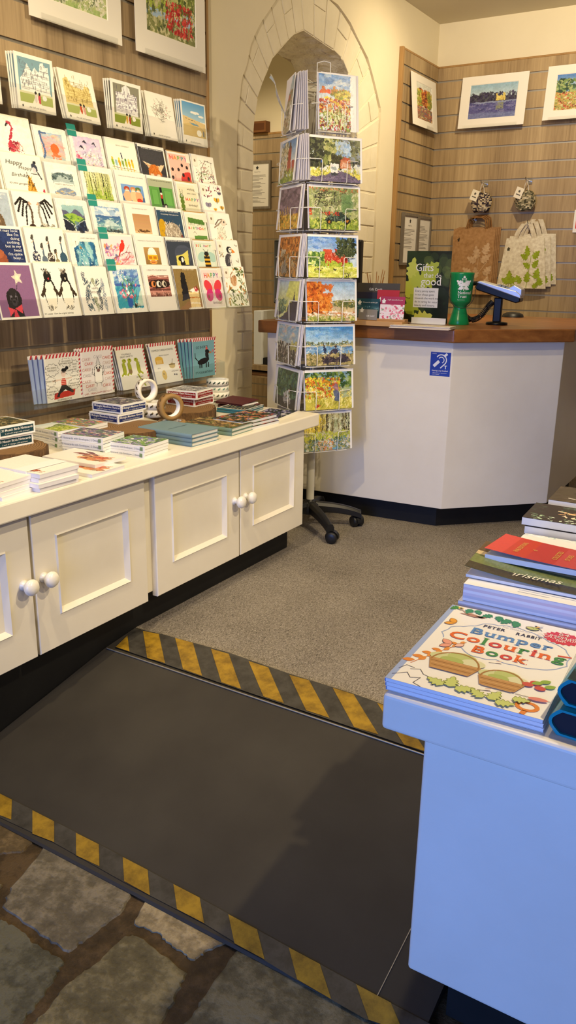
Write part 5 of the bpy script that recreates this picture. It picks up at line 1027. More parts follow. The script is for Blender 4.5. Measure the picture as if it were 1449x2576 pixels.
# paper band round the taller pile
c, e1, e2, an = quad_at((-22, 1164), (62, 1142), (201, 1168), (84, 1196), WZ+.042)
mb = MB()
for x0, x1, y0, y1, z0, z1 in ((-.063, -.0605, -.05, -.01, 0, .0425), (-.063, .06, -.05, -.01, .0425, .0432)): mb.box(x0, x1, y0, y1, z0, z1, '#f2f0f2')
place(tag(mb.build('paper_band', PRINT), 'white paper band wrapped round the taller pile of hare notebooks', 'paper band'), c, an, WZ+.0005)
# cloth notebooks and hardback journals: cover boards round a page block
def hardback(w, d, h, cover, art=None, pages='#eeebe4', rounded=True, ov=.003, spine='L', bt=.0016):
    """spine on the local -x side; pages show on the other three"""
    mb = MB(); mb.box(-w/2+.001, w/2-ov, -d/2+ov, d/2-ov, bt, h-bt, pages)
    mb.box(-w/2, w/2, -d/2, d/2, 0, bt, cover)
    mb.box(-w/2, w/2, -d/2, d/2, h-bt, h, cover)
    n = 6; pr = [(-w/2-.003*math.sin(PI*i/n), i/n*h) for i in range(n+1)]
    for i in range(n):
        mb.add([(pr[i][0], -d/2, pr[i][1]), (pr[i][0], d/2, pr[i][1]), (pr[i+1][0], d/2, pr[i+1][1]), (pr[i+1][0], -d/2, pr[i+1][1])], [(0, 3, 2, 1)], cover)
    for sy in (-1, 1): mb.add([(x, sy*d/2, z) for x, z in pr]+[(-w/2+.001, sy*d/2, h), (-w/2+.001, sy*d/2, 0)], [tuple(range(n+3))], cover)
    if art: art.emit(mb, lambda x, y: (-w/2+x, -d/2+y, h+.0004), w, d)
    return mb
def hb_pile(quad, z0, h, w, d, cover, art, labels, grp, name, cat, jit=.003, turn=0.0, M=PRINT, extra=None):
    c, e1, e2, an = quad_at(*quad, z0+h*len(labels)); rr = random.Random(len(labels)+int(d*1000)); p = None
    for i, lab in enumerate(labels):
        if p is None:
            mb = hardback(w, d, h-.0006, cover, art)
            if extra: extra(mb, w, d, h-.0006)
            p = o = mb.build(name, M)
        else: o = p.copy(); COL.objects.link(o)
        last = i == len(labels)-1
        place(o, c+(Vector((0, 0, 0)) if last else Vector((rr.uniform(-jit, jit), rr.uniform(-jit, jit), 0))), an+turn+(0 if last else rr.uniform(-.02, .02)), z0+i*h); tag(o, lab, cat, grp)
def embossed(mb, w, d, h): mb.text('notes & thoughts', lambda x, y: (x, y+.0, h+.0004), .012, '#56727f', serif=True)
NB3 = ('bottom', 'middle', 'top')
hb_pile(((355, 1068), (418, 1057), (546, 1076), (482.5, 1096)), WZ, .0125, .125, .2, '#738f9c', None, ['grey blue cloth notebook, %s of the three in the pile' % s for s in NB3], 'grey blue cloth notebooks', 'cloth_notebook', 'notebook', turn=PI/2*0, extra=embossed)
wood_art = abstract(78, ['#4a3a26', '#7a5f3a', '#a8854f', '#2f2a1f', '#c9ab74', '#5a6a3a'], '#5a4a30', n=200)
hb_pile(((459, 1057), (527, 1045), (631.5, 1061), (575, 1084)), WZ, .0125, .12, .185, '#6f8a80', wood_art, ['sunlit woodland notebook with sage spine, %s of two' % s for s in ('lower', 'upper')], 'woodland notebooks', 'woodland_notebook', 'notebook')
teal_art = Art(60, 60, '#23343c', 79); teal_art.rect(.06, .06, .94, .94, '#2a3a42')
for i in range(7): teal_art.line([(.06, .1+i*.12), (.3, .2+i*.1), (.6, .08+i*.14), (.94, .2+i*.1)], .016, '#c9b98a')
for q in ((0, 0, .05, 1), (.95, 0, 1, 1), (0, 0, 1, .05), (0, .95, 1, 1)): teal_art.rect(*q, '#e6e4da')
hb_pile(((550, 1024), (597, 1011), (663, 1018), (613, 1033)), WZ, .008, .138, .112, '#2f6a80', teal_art, ['teal edged slim notebook with a dark gold lined cover, %s of two' % s for s in ('lower', 'upper')], 'teal edged notebooks', 'slim_notebook', 'notebook', jit=.002)
c, e1, e2, an = quad_at((600, 1007), (642, 992), (682, 1000), (648, 1014), WZ+.024)
c = Vector((-1.665, 2.385, 0)); an = PI/2+.1
for i, lab in enumerate(('maroon leather notebook, lower of two at the far end', 'maroon leather notebook, upper of two at the far end')):
    w, d, h = .09, .13, .0115; mb = MB(); mb.box(-w/2, w/2-.002, -d/2+.002, d/2-.002, .0015, h*.72, '#f1efec'); mb.box(-w/2, w/2, -d/2, d/2, 0, .0015, '#4a1f26')
    mb.add([(-w/2-.002, -d/2, h*.6), (w/2, -d/2, h+.005), (w/2, d/2, h+.005), (-w/2-.002, d/2, h*.6), (-w/2-.002, -d/2, h*.6+.0014), (w/2, -d/2, h+.0064), (w/2, d/2, h+.0064), (-w/2-.002, d/2, h*.6+.0014)], [(0, 3, 2, 1), (4, 5, 6, 7), (0, 1, 5, 4), (1, 2, 6, 5), (2, 3, 7, 6), (3, 0, 4, 7)], '#54222a')
    mb.box(-w/2-.002, -w/2, -d/2, d/2, 0, h*.6+.0014, '#4a1f26'); o = mb.build('leather_notebook', PRINT); place(o, c+Vector((.012*(1-i), -.004*(1-i), 0)), an-.35+.12*i, WZ+i*.013); tag(o, lab, 'notebook', 'maroon notebooks')
flower_dark = abstract(80, ['#1f2326', '#2f3a30', '#7f78c0', '#b9b0dc', '#3f5a44', '#5a4a8a', '#e6e2ee'], '#1f2428', n=140)
hydr = abstract(81, ['#1f241f', '#c9523a', '#e08a5a', '#4a6a3a', '#8f88c0', '#2f3a2a', '#d9a07a', '#5a7a4a'], '#23281f', n=170)
hb = []
c, e1, e2, an = quad_at((631, 1038), (672, 1026), (745, 1036), (711, 1053), WZ+.008)
mb = MB(); mb.box(-.085, .085, -.055, .055, 0, .006, '#e9e6e0'); flower_dark.emit(mb, lambda x, y: (-.085+x, -.055+y, .0064), .17, .11); place(tag(mb.build('flower_notebook', PRINT, bevel=.0008), 'dark notebook covered with lilac flowers, next to the worktop corner', 'notebook'), c, an, WZ)
def spiral(w, d, h, art):
    mb = MB(); mb.box(-w/2+.006, w/2, -d/2, d/2, 0, h-.001, '#d9dade'); mb.box(-w/2+.002, w/2, -d/2, d/2, h-.001, h, '#2a2c2a'); art.emit(mb, lambda x, y: (-w/2+.002+x, -d/2+y, h+.0004), w-.002, d); return mb
c, e1, e2, an = quad_at((539, 1043), (589, 1032), (703, 1047.6), (650, 1060), WZ+.030)
for i, s in enumerate(NB3):
    t = thing('spiral_notebook', 'wire bound notebook with garden flowers on black, %s of three' % s, 'notebook', c+Vector((.003*(1-i), -.002*i, 0)), an+PI+.01*(i-1), 'wire bound notebooks'); t.location.z = WZ+i*.010
    an2 = 0
    w, d = .12, .185
    # the wire binding runs along the long edge that faces the room
    mb = MB(); M = Matrix.Rotation(PI/2*0, 4, 'Z'); mb.box(-d/2, d/2, -w/2+.004, w/2, 0, .0075, '#d6d8de'); mb.box(-d/2, d/2, -w/2+.001, w/2, .0078, .009, '#2a2c2a'); hydr.emit(mb, lambda x, y: (-d/2+x, -w/2+.001+y, .0094), d, w-.001); mb.build('pages_and_cover', PRINT, t)
    mb = MB()
    for k in range(26): y = -d/2+.006+k*(d-.012)/25; mb.tube([(y, -w/2+.003+.0052*math.cos(u), .0048+.0052*math.sin(u)) for u in np.linspace(0, 2*PI, 9)[:-1]], .0007, 4, closed=True)
    mb.build('wire_binding', CHROME, t)
    if i == 0: spn = t
# ------------------------------------------------ rolls of tape
def tape(r, rin, wd, art_cols, base, seed, label_=None):
    mb = MB(); mb.lathe([(rin, 0), (r, 0), (r, wd), (rin, wd), (rin, 0)], 40, base, caps=False, cols=[base, base, base, '#f3f1ee'])
    rr = random.Random(seed)
    n = int(2*PI*r/.017)
    for k in range(n):
        a = 2*PI*k/n
        for j, (ox, oy, rx, ry, ci) in enumerate(((0, 0, .0042, .0026, 0), (.003, .003, .0026, .0026, 1), (-.003, -.002, .002, .003, 0))):
            mp = lambda x, y, a=a, q=r+.0003+j*.00006: (q*math.cos(a+x/r), q*math.sin(a+x/r), wd/2+y)
            mb.add([mp(ox+rx*math.cos(t), oy+ry*math.sin(t)) for t in np.linspace(0, 2*PI, 8)[:-1]], [tuple(range(7))], art_cols[ci])
    if label_:
        mp = lambda x, y: ((r+.0007)*math.cos(label_+x/r), (r+.0006)*math.sin(label_+x/r), y)
        for i in range(8): mb.add([mp(-.024+.006*i, .003), mp(-.018+.006*i, .003), mp(-.018+.006*i, wd-.003), mp(-.024+.006*i, wd-.003)], [(0, 1, 2, 3)], '#eef0f4')
        mp2 = lambda x, y: ((r+.0010)*math.cos(label_+x/r), (r+.0009)*math.sin(label_+x/r), y)
        for i in range(14): x = -.021+.0008*i+.0003*(i % 3); mb.add([mp2(x, .006), mp2(x+.0004+.0003*(i % 2), .006), mp2(x+.0004+.0003*(i % 2), wd-.005), mp2(x, wd-.005)], [(0, 1, 2, 3)], '#22252c')
        for j in range(3): mb.add([mp2(-.004, .006+.004*j), mp2(.019, .006+.004*j), mp2(.019, .0072+.004*j), mp2(-.004, .0072+.004*j)], [(0, 1, 2, 3)], '#5a5f6a')
    return mb
CRT, KRT = '#efe9da', '#9c7a4a'
LZ = WZ+.0343; RT, TW = .036, .0225
fl_ = lambda px: atz(px, LZ)
p = fl_((385, 1046)); camang = math.atan2(-p.y, -p.x)
tag(tape(RT, .027, TW, ('#3a352c', '#7a6a3a'), CRT, 1).build('paper_tape', PRINT, loc=(p.x, p.y, LZ)), 'cream bee printed paper tape lying flat on the log slice, bottom roll', 'tape', 'cream bee tapes')
tag(tape(RT, .027, TW, ('#3a352c', '#7a6a3a'), CRT, 2).build('paper_tape', PRINT, loc=(p.x+.002, p.y+.003, LZ+TW+.0004), rot=(0, 0, .4)), 'cream bee printed paper tape lying flat under the standing roll', 'tape', 'cream bee tapes')
p2 = p+Vector((-.012, -.014, 0)); z2 = LZ+2*TW+.0008+RT
def upright(mb, loc, yaw, label, grp):
    o = mb.build('paper_tape', PRINT); o.matrix_world = Matrix.Translation(loc) @ Matrix.Rotation(yaw, 4, 'Z') @ Matrix.Rotation(PI/2, 4, 'X') @ Matrix.Translation((0, 0, -TW/2)); return tag(o, label, 'tape', grp)
upright(tape(RT, .0265, TW, ('#3a352c', '#7a6a3a'), CRT, 3), (p2.x, p2.y, z2), math.atan2(-p2.y, -p2.x)+PI/2+.62, 'cream bee printed paper tape roll standing on its edge', 'cream bee tapes')
q = fl_((432, 1058))
tag(tape(RT+.006, .03, TW, ('#6a5030', '#5a4428'), KRT, 4, math.atan2(-q.y, -q.x)+.1).build('paper_tape', PRINT, loc=(q.x, q.y, WZ+.012)), 'brown kraft tape roll lying flat with a white barcode label', 'tape', 'brown kraft tapes')
MB_ = MB().lathe([(.036, 0), (.036, .0115)], 24); tag(MB_.build('log_offcut', BARK, loc=(q.x, q.y, WZ+.0003)), 'small bark offcut under the brown tape rolls', 'log slice')
upright(tape(RT+.005, .0275, TW, ('#6a5030', '#5a4428'), KRT, 5), (q.x-.004, q.y, WZ+.012+TW+.0005+RT+.005), math.atan2(-q.y, -q.x)+PI/2+.52, 'brown kraft tape roll standing on its edge above the barcode label', 'brown kraft tapes')
t0 = atz((549, 1015), WZ)
for i, (cols, lab) in enumerate(((('#3a4038', '#55604a'), 'bottom'), (('#3a4038', '#6a705a'), 'second from the bottom'), (('#6f9a90', '#8fb0a4'), 'third, with a green dot'), (('#3a4640', '#4f6a5a'), 'top'))):
    tag(tape(RT+.004+.001*(i % 2), .030, TW, cols, '#efeee8', 10+i).build('paper_tape', PRINT, loc=(t0.x+.002*math.sin(i*2), t0.y+.002*math.cos(i*3), WZ+i*(TW+.0005)), rot=(0, 0, i*.7)), 'white insect printed tape in the far pile of four, %s' % lab, 'tape', 'white tapes in the far pile')
# ================================================================== CARD SPINNER
SX, SY = -1.515, 2.672
sp = thing('card_spinner', 'tall white wire card spinner on a black five-legged castor base', 'card spinner', (SX, SY, 0))
TZB = [1.437, 1.278, 1.124, 0.963, 0.813, 0.656, 0.494, 0.339]       # base of each tier
nf = [(0.831, -0.557), (-0.557, -0.831), (-0.831, 0.557), (0.557, 0.831)]
RF = 0.122
MB().lathe([(.0155, .10), (.0155, .335)], 20).build('pole', POLEM, sp)
MB().lathe([(.0125, .335), (.0125, 1.585), (.004, 1.59)], 16).build('upper_tube', POLEM, sp)
hb = MB(); hb.lathe([(.036, .062), (.04, .075), (.036, .098), (.022, .108), (.0165, .118)], 24); hb.build('hub', BLACKPL, sp)
a0 = math.atan2(2.557-SY, -1.367-SX)
for k in range(5):
    a = a0+k*2*PI/5; ca, sa = math.cos(a), math.sin(a); mb = MB(); n = 12; pr = []
    for i in range(n+1):
        u = i/n; r = .02+.185*u; z = .088-.012*u-.022*u**3; hw = .019-.006*u; hh = .021-.005*u; pr.append((r, z, hw, hh))
    vs = []
    for r, z, hw, hh in pr:
        for dw, dz in ((-1, -1), (-1, .3), (-.55, 1), (.55, 1), (1, .3), (1, -1)): vs.append((r*ca-dw*hw*sa, r*sa+dw*hw*ca, z+dz*hh))
    fs = [(i*6+j, i*6+(j+1) % 6, (i+1)*6+(j+1) % 6, (i+1)*6+j) for i in range(n) for j in range(6)]+[tuple(range(6)), tuple(range(n*6, n*6+6))[::-1]]
    mb.add(vs, fs); lg = mb.build('leg', BLACKPL, sp, bevel=.003)
    wr = .196; yaw = a+[.9, 2.0, .4, 1.2, 2.6][k]; cm = MB(); R_ = Matrix.Translation((wr*ca, wr*sa, 0)) @ Matrix.Rotation(yaw, 4, 'Z')
    for s in (-1, 1): cm.lathe([(.004, 0), (.0205, 0), (.0225, .003), (.0225, .015), (.0205, .018), (.004, .018)], 22, M=R_ @ Matrix.Translation((.012, s*.0135-.009, .0226)) @ Matrix.Rotation(-PI/2, 4, 'X'))
    cm.lathe([(.006, .02), (.006, .062)], 10, M=Matrix.Translation((wr*ca, wr*sa, 0)))
    hood = [(.012+.026*math.cos(t), .0226+.026*math.sin(t)) for t in np.linspace(-.2, PI+.2, 12)]
    cm.add([R_ @ Vector((x, s*.011, z)) for s in (-1, 1) for x, z in hood], [(i, i+1, 13+i, 12+i) for i in range(11)])
    cm.build('castor', BLACKPL, lg)
def face_mtx(f, z, off=0.0, lean=0.0, side=0.0, turn=0.0):
    nx, ny = nf[f]; yaw = math.atan2(ny, nx)+PI/2
    return Matrix.Translation((SX+nx*(RF+off), SY+ny*(RF+off), z)) @ Matrix.Rotation(yaw, 4, 'Z') @ Matrix.Translation((side, 0, 0)) @ Matrix.Rotation(turn, 4, 'Z') @ Matrix.Rotation(-lean, 4, 'X')
# wire pockets: one per face and tier
def pocket(w, h):
    mb = MB(); r = .0014; g = .014; hh = h*.47
    for s in (-1, 1):
        x = s*w*.24; xo = s*(w/2+.012)
        mb.tube([(x, -.004, .0), (x, -.005, hh*.5), (x, -.005, hh-.004), (x+s*.004, -.004, hh), (xo-s*.02, .004, hh), (xo, .018, hh-.001)], r, 6)
        mb.tube([(x, .028, -.004), (x, .004, -.004), (x, -.004, .0)], r, 6)
    mb.tube([(-w/2+.01, .004, -.005), (w/2-.01, .004, -.005)], r, 6); mb.tube([(-w/2+.01, .026, -.005), (w/2-.01, .026, -.005)], r, 6)
    for s in (-1, 1): mb.tube([(s*w*.16, .030, -.012), (s*w*.16, .034, h*.9)], r, 6)
    mb.tube([(-w*.3, .034, h*.86), (w*.3, .034, h*.86)], r, 6)
    return mb
pk = {}
for i, z in enumerate(TZB):
    for f in range(4):
        key = 'tall' if i == 0 else 'wide'
        if key not in pk: o = pk[key] = pocket(.14 if i == 0 else .2, .17 if i == 0 else .145).build('wire_pocket', WIRE, sp)
        else: o = pk[key].copy(); COL.objects.link(o)
        o.parent = sp; o.matrix_basis = Matrix.Translation((-SX, -SY, 0)) @ face_mtx(f, z)
mb = MB()
for f in range(4):
    nx, ny = nf[f]; tx, ty = -ny, nx
    for s in (-1, 1): x, y = nx*.078+tx*s*.05, ny*.078+ty*s*.05; mb.tube([(x, y, .33), (x, y, 1.60)], .0018, 6)
mb.tube([(.05, -.02, 1.60), (.05, -.02, 1.655), (.03, -.03, 1.66), (.01, -.04, 1.655), (.01, -.04, 1.60)], .0018, 6)
for z in (.335, .72, 1.12, 1.42, 1.60): 
    ring = []
    for f in range(4):
        nx, ny = nf[f]; tx, ty = -ny, nx
        for s in (-1, 1): ring.append((nx*.078+tx*s*.05, ny*.078+ty*s*.05, z))
    mb.tube(ring, .0018, 6, closed=True)
    for f in range(2): nx, ny = nf[f]; mb.tube([(nx*.078, ny*.078, z), (-nx*.078, -ny*.078, z)], .0018, 6)
mb.build('wire_frame', WIRE, sp)
# watercolour cards
Art.FINE = 1.6
def Sg(seed, sky0, sky1, hz, n=(92, 64)): a = Art(n[0], n[1], sky1, seed); a.grad(0, hz, 1, 1, sky1, sky0); return a
G1 = ['#8fa33a', '#b9c452', '#5f7a2c', '#d3d67a', '#4a5f28']; DK = ['#2c3a22', '#3f4f2c', '#56652f', '#6f7a3f']
def w_castle_garden():
    a = Sg(101, '#5f8fd0', '#d5e0ea', .6, (72, 100)); a.dabs(0, .75, 1, 1, 22, .16, ['#7fa6dc', '#a9c4e6', '#5a86c8', '#dfe7ee'], .3, 0, .2, .6); a.rect(.02, .66, .3, .72, '#d9643a'); a.rect(.08, .66, .17, .77, '#d9763a'); a.rect(.24, .66, .32, .74, '#e0582f'); a.rect(.4, .66, .47, .79, '#cf8a4a'); a.dabs(.35, .64, 1, .73, 40, .04, ['#c98a3a', '#8f9a3a', '#b5742f', '#6f7f30'], .8); a.dabs(.45, .55, 1, .7, 90, .05, ['#e3cf4a', '#c9b83a', '#8c6f2f', '#f0e27a', '#7f8f2f'], .7); a.poly([(.1, .58), (.22, .6), (1, .4), (1, .3), (.3, .54)], '#f0dc3c'); a.poly([(.3, .56), (1, .36), (1, .32)], '#a9a02a', .7); a.dabs(0, .3, 1, .56, 150, .035, ['#c9523a', '#a8323a', '#e08a3c', '#7a2a30', '#d9a83c', '#e9c9a0'], .8); a.dabs(0, 0, 1, .34, 130, .035, ['#b5323c', '#8c9a3a', '#dfe0a8', '#6a2a2a', '#b9c86a', '#4f5f28'], .9); a.strokes(.2, .08, .75, .3, 70, .16, .02, ['#d9e0a0', '#a9b860', '#eef0cc', '#7f8f40'], 1.57, 1.1); a.strokes(0, 0, 1, .12, 40, .12, .02, ['#b8d058', '#c9404a', '#5f3a24'], 1.4, .5); a.grad(.9, 0, 1, 1, '#f0f0f2', '#f0f0f2'); return a
def w_avenue():
    a = Sg(102, '#a9c0d8', '#dfe3dc', .4); a.dabs(0, .35, .3, 1, 130, .06, ['#2f3328', '#454a34', '#1f241c', '#5f6644'], .9); a.dabs(.3, .4, .62, 1, 110, .07, ['#56602f', '#7f8a4a', '#a9ad6a', '#3a4424', '#c9c992'], .8); a.dabs(.62, .45, 1, 1, 110, .07, ['#5a5f44', '#7a7f5a', '#3f4434', '#9a9f7a', '#8a94a4'], .8); a.dabs(.52, .6, .8, .95, 26, .06, ['#8fb0dc', '#b9cfe6'], .6); a.dabs(.42, .3, .62, .62, 60, .05, ['#3a3a24', '#4f4f30', '#2a2c1c'], 1); a.rect(.6, .32, .8, .52, '#c9805a'); a.poly([(.58, .5), (.7, .6), (.82, .5)], '#b0543a'); a.rect(.62, .34, .78, .46, '#e6b9a0'); a.rect(0, .1, 1, .24, '#e0d668'); a.dabs(0, .12, 1, .3, 60, .06, ['#c9c24a', '#8f9a3a', '#e9e08a'], .3); a.poly([(0, 0), (1, 0), (1, .08), (.62, .26), (.5, .26), (.3, .14), (0, .1)], '#6a5f7c'); a.dabs(0, 0, .9, .14, 30, .07, ['#5a5070', '#857a94'], .2, 0, .1); a.rect(.39, .2, .55, .42, '#eceaea'); a.rect(.42, .28, .52, .36, '#9aa4a8'); a.rect(.4, .14, .54, .22, '#3a3f4a'); a.rect(.21, .4, .25, .5, '#2f5fb4'); a.line([(.22, .1), (.23, .42)], .02, '#22242c'); a.line([(.85, .08), (.86, .5)], .014, '#2a2c30'); return a
def w_oldcar():
    a = Sg(103, '#7f8f5a', '#a9b07a', .2); a.dabs(0, .35, 1, 1, 170, .07, ['#9aa66a', '#b9c08a', '#7f8f58', '#c9c9a4', '#8a9470'], .6); a.strokes(.1, .3, .7, .95, 60, .2, .014, ['#4a4a34', '#5f5f44', '#35362a'], .6, 1.2); a.rect(.66, .42, .88, .86, '#7f9a6a'); a.rect(.69, .44, .85, .82, '#6a8858'); a.line([(.66, .64), (.88, .64)], .015, '#55704a'); a.rect(0, .0, 1, .24, '#8aa04a'); a.dabs(0, 0, 1, .26, 100, .05, G1, .4); a.poly([(.3, .18), (.34, .3), (.5, .34), (.55, .42), (.66, .42), (.74, .34), (.82, .32), (.84, .18)], '#2f3f3a'); a.dabs(.34, .2, .82, .36, 26, .04, ['#435a50', '#22302c', '#6a7f70'], .5); a.ell(.4, .18, .05, .08, '#1c1c1a'); a.ell(.76, .2, .055, .09, '#1c1c1a'); a.ell(.76, .2, .025, .04, '#b5762f'); a.ell(.4, .18, .022, .036, '#a8702f'); a.dabs(.25, .34, .6, .42, 16, .02, ['#c93a2a'], 1); a.dabs(0, .36, .05, .5, 6, .03, ['#c9502f'], 1); a.dabs(0, .92, 1, 1, 20, .04, ['#a8603c', '#c98a5a'], .4); return a
def w_redhouse():
    a = Sg(104, '#5f8fdc', '#c9dcee', .55); a.dabs(0, .7, 1, 1, 20, .12, ['#7fa8e4', '#a6c4ec', '#4f80d4'], .3, 0, .2, .6); a.rect(.25, .3, .8, .62, '#c4472f'); a.rect(.3, .55, .5, .68, '#cf553a'); a.rect(.55, .5, .62, .72, '#b53a28'); a.dabs(.26, .32, .8, .6, 50, .02, ['#8c2a20', '#e08a70', '#a83a2c'], 1.4); a.dabs(.6, .55, .98, .98, 120, .05, ['#2f3a2a', '#465238', '#1f281c', '#6a7550'], .6); a.line([(.82, .25), (.84, .7)], .025, '#2a2620'); a.dabs(.56, .5, .95, .7, 50, .05, ['#3a4630', '#55613f'], .4); a.dabs(0, .28, .3, .6, 70, .06, ['#8fae4a', '#b5cc6a', '#5f8a3a', '#3f6a30', '#d9e09a'], .9); a.dabs(.3, .28, .9, .38, 30, .05, ['#b9cc4a', '#8fa83a'], .7); a.rect(0, 0, 1, .28, '#d9dc6a'); a.dabs(0, 0, 1, .28, 60, .1, ['#e6e88a', '#c4cc4c', '#b3c040', '#eef0a0'], .2, 0, .1); a.dabs(.12, .16, .3, .22, 12, .014, ['#2a2a24'], 1); a.rect(.52, .18, .58, .23, '#3a3a30'); a.dabs(.75, .02, .86, .1, 8, .014, ['#1c1c1c'], 1.5); return a
def w_autumn():
    a = Sg(105, '#8fb4dc', '#e3e6e4', .35); a.rect(0, 0, 1, .36, '#c9b48c'); a.dabs(.55, .34, 1, .52, 60, .05, ['#8f8a4a', '#6f7a4a', '#a89a5a', '#56623f'], .6); a.dabs(0, .22, .5, .9, 60, .07, ['#c9652a'], .8); a.dabs(0, .2, .3, .98, 200, .05, ['#d9762a', '#b5541f', '#e08f3c', '#8a3f1a', '#c96a2a'], .9); a.dabs(.25, .2, .5, .62, 120, .045, ['#d9802f', '#a84f1f', '#e39a4a'], .9); a.rect(.45, .16, 1, .24, '#e6e3dc'); a.dabs(0, .08, 1, .24, 40, .09, ['#d9d2c0', '#a88f6a', '#c98a5a', '#efece4'], .2, 0, .1); a.dabs(0, 0, 1, .1, 60, .05, ['#8f9a4a', '#b5b45a', '#6f7f3a', '#d9d28a'], .5); a.rect(.55, .3, .68, .38, '#b9a88c'); a.line([(.1, .2), (.12, .6)], .02, '#4a2c18'); return a
def w_lakeside():
    a = Sg(106, '#3f7fc4', '#b9d4ea', .58); a.dabs(0, .7, 1, .98, 14, .16, ['#5a94d4', '#7fb0e0', '#a9cbe8'], .25, 0, .1, .5); a.rect(0, .3, 1, .5, '#7fa8d0'); a.dabs(0, .52, 1, .6, 50, .04, ['#6f7a5a', '#8a8f6a', '#4a5a4a'], .6); a.rect(0, .48, 1, .53, '#b9b48a'); a.dabs(0, .32, 1, .5, 30, .1, ['#a9cbe8', '#5f8fc0', '#dfeaf0', '#8ab0d8'], .2, 0, .1); a.rect(0, 0, 1, .3, '#a89a6a'); a.dabs(0, 0, 1, .32, 110, .05, ['#b9a878', '#7f7a4a', '#d3c692', '#8f8858', '#5f5f3a'], .4); a.poly([(.33, .1), (.4, .24), (.62, .18), (.8, .28), (.95, .12), (.8, .06), (.6, .1), (.42, .02)], '#3a3440'); a.line([(.36, .16), (.58, .4)], .035, '#4a3f48'); a.ell(.38, .42, .03, .1, '#2c3a5a'); a.ell(.38, .54, .016, .03, '#3a2c28'); a.ell(.62, .36, .04, .08, '#3a3a50'); a.ell(.62, .47, .02, .03, '#4a3a34'); a.ell(.74, .22, .05, .07, '#4a4658'); a.dabs(.3, .04, .9, .26, 26, .03, ['#2a2530', '#564a50', '#6f6058'], .8); return a
def w_scarecrow():
    a = Sg(107, '#6f94b0', '#a9b890', .75); a.dabs(0, .6, 1, 1, 110, .06, ['#5f7a3a', '#3f5f2f', '#8a9f4a', '#7fa0b8', '#2f4a2a'], .8); a.dabs(0, .3, .75, .85, 220, .035, ['#d98a2a', '#c9c23a', '#b5502a', '#e9d24a', '#8f9a2f', '#c93a2a'], .9); a.rect(0, 0, 1, .3, '#c9c056'); a.strokes(0, 0, 1, .5, 170, .14, .014, ['#e6dc7a', '#b9b04a', '#8f963a', '#f0e8a0', '#a8a03f'], 1.4, .5); a.ell(.66, .58, .045, .1, '#8a6a78'); a.poly([(.61, .5), (.71, .5), (.72, .22), (.62, .22)], '#5f6a86'); a.ell(.64, .74, .025, .04, '#d9b89a'); a.ell(.63, .78, .04, .025, '#c4a878'); a.line([(.6, .6), (.7, .52)], .035, '#a9808a'); a.poly([(.18, .1), (.28, .16), (.34, .1), (.26, .06)], '#b5402a'); return a
def w_woodpath():
    a = Sg(108, '#b9c0a8', '#dcd9b0', .5); a.dabs(0, .5, .5, 1, 90, .07, ['#d3b83a', '#e0cf6a', '#a89a3a', '#c9c48a'], .8); a.dabs(.5, .5, 1, 1, 60, .07, ['#a9b08a', '#c9ccb0', '#8f9a70', '#b9b48a'], .8)
    for i in range(26): x = a.r.rand(); a.line([(x, .45+a.r.uniform(-.05, .05)), (x+a.r.uniform(-.02, .02), 1)], a.r.uniform(.008, .02), ['#5a5036', '#3f3a2a', '#7f7450'][a.r.randint(3)])
    a.rect(0, .3, 1, .5, '#a8b04a'); a.dabs(0, .3, 1, .52, 60, .06, ['#c4c85a', '#8f9f3a', '#dbd86a', '#b9b4a4'], .35); a.rect(0, 0, 1, .3, '#7f8a6a'); a.dabs(0, 0, 1, .34, 150, .045, ['#5f7a6a', '#8fa0a8', '#c9cdd0', '#b5b04a', '#4a5f3a', '#d9c9a0', '#6f8fa0'], .6); a.dabs(.3, 0, .7, .3, 26, .06, ['#d9b48a', '#c98a5a', '#b9c4cc'], .4); a.dabs(.6, .02, .75, .1, 8, .04, ['#5f9ab8'], .6); return a
def w_border():
    a = Sg(109, '#7fa0c0', '#c9d4d8', .6, (64, 96)); a.dabs(0, .55, 1, .75, 60, .06, ['#5f6f4a', '#a8603c', '#7f4a34', '#4a5a44'], .9); a.rect(.3, .58, .7, .7, '#a8503a'); a.dabs(0, 0, 1, .58, 240, .05, ['#8a8f5a', '#b59a78', '#5f6a3a', '#c9b8a8', '#7a4a44', '#dcd4c4', '#3f4a2c'], .9); return a
def w_tower():
    a = Sg(110, '#4f80c0', '#cfdce6', .5); a.rect(.5, .22, .72, .8, '#a8402f'); a.poly([(.5, .8), (.61, .98), (.72, .8)], '#5a3a30'); a.rect(.6, .2, 1, .5, '#b04a34'); a.dabs(0, .1, .5, .95, 170, .05, ['#b9a878', '#d9cfae', '#8f8458', '#6a6a44', '#efe8d0'], .9); a.rect(0, 0, 1, .14, '#6f8a3a'); a.dabs(.4, 0, 1, .3, 60, .05, G1, .6); return a
def w_stormfield():
    a = Sg(111, '#5a4a5a', '#8a7484', .35); a.dabs(0, .4, 1, 1, 50, .15, ['#6a5868', '#4a3c4c', '#9a8492', '#7a6676'], .5, 0, .5, .6); a.rect(0, 0, 1, .36, '#c9962f'); a.dabs(0, .02, 1, .36, 100, .05, ['#d9a83a', '#a8782a', '#8f9a3a', '#e6c45a', '#5f5a2a'], .5); a.strokes(0, .2, 1, .42, 40, .12, .02, ['#e0c06a', '#6a5a2a', '#b0882f'], 1.5, .4); return a
def w_autumnarch():
    a = Sg(112, '#a8602a', '#b9843c', .5); a.dabs(0, .5, 1, 1, 140, .05, ['#c9742a', '#8f4f1f', '#e09a4a', '#6a3a18'], .8); a.rect(.1, .1, .35, .7, '#b9ac94'); a.dabs(0, 0, 1, .6, 140, .05, ['#8a5a2a', '#5f3f1f', '#b5803c', '#3f2f1c', '#a89a7a'], 1.2); a.poly([(.2, .1), (.35, .5), (.5, .1)], '#7f7a70'); return a
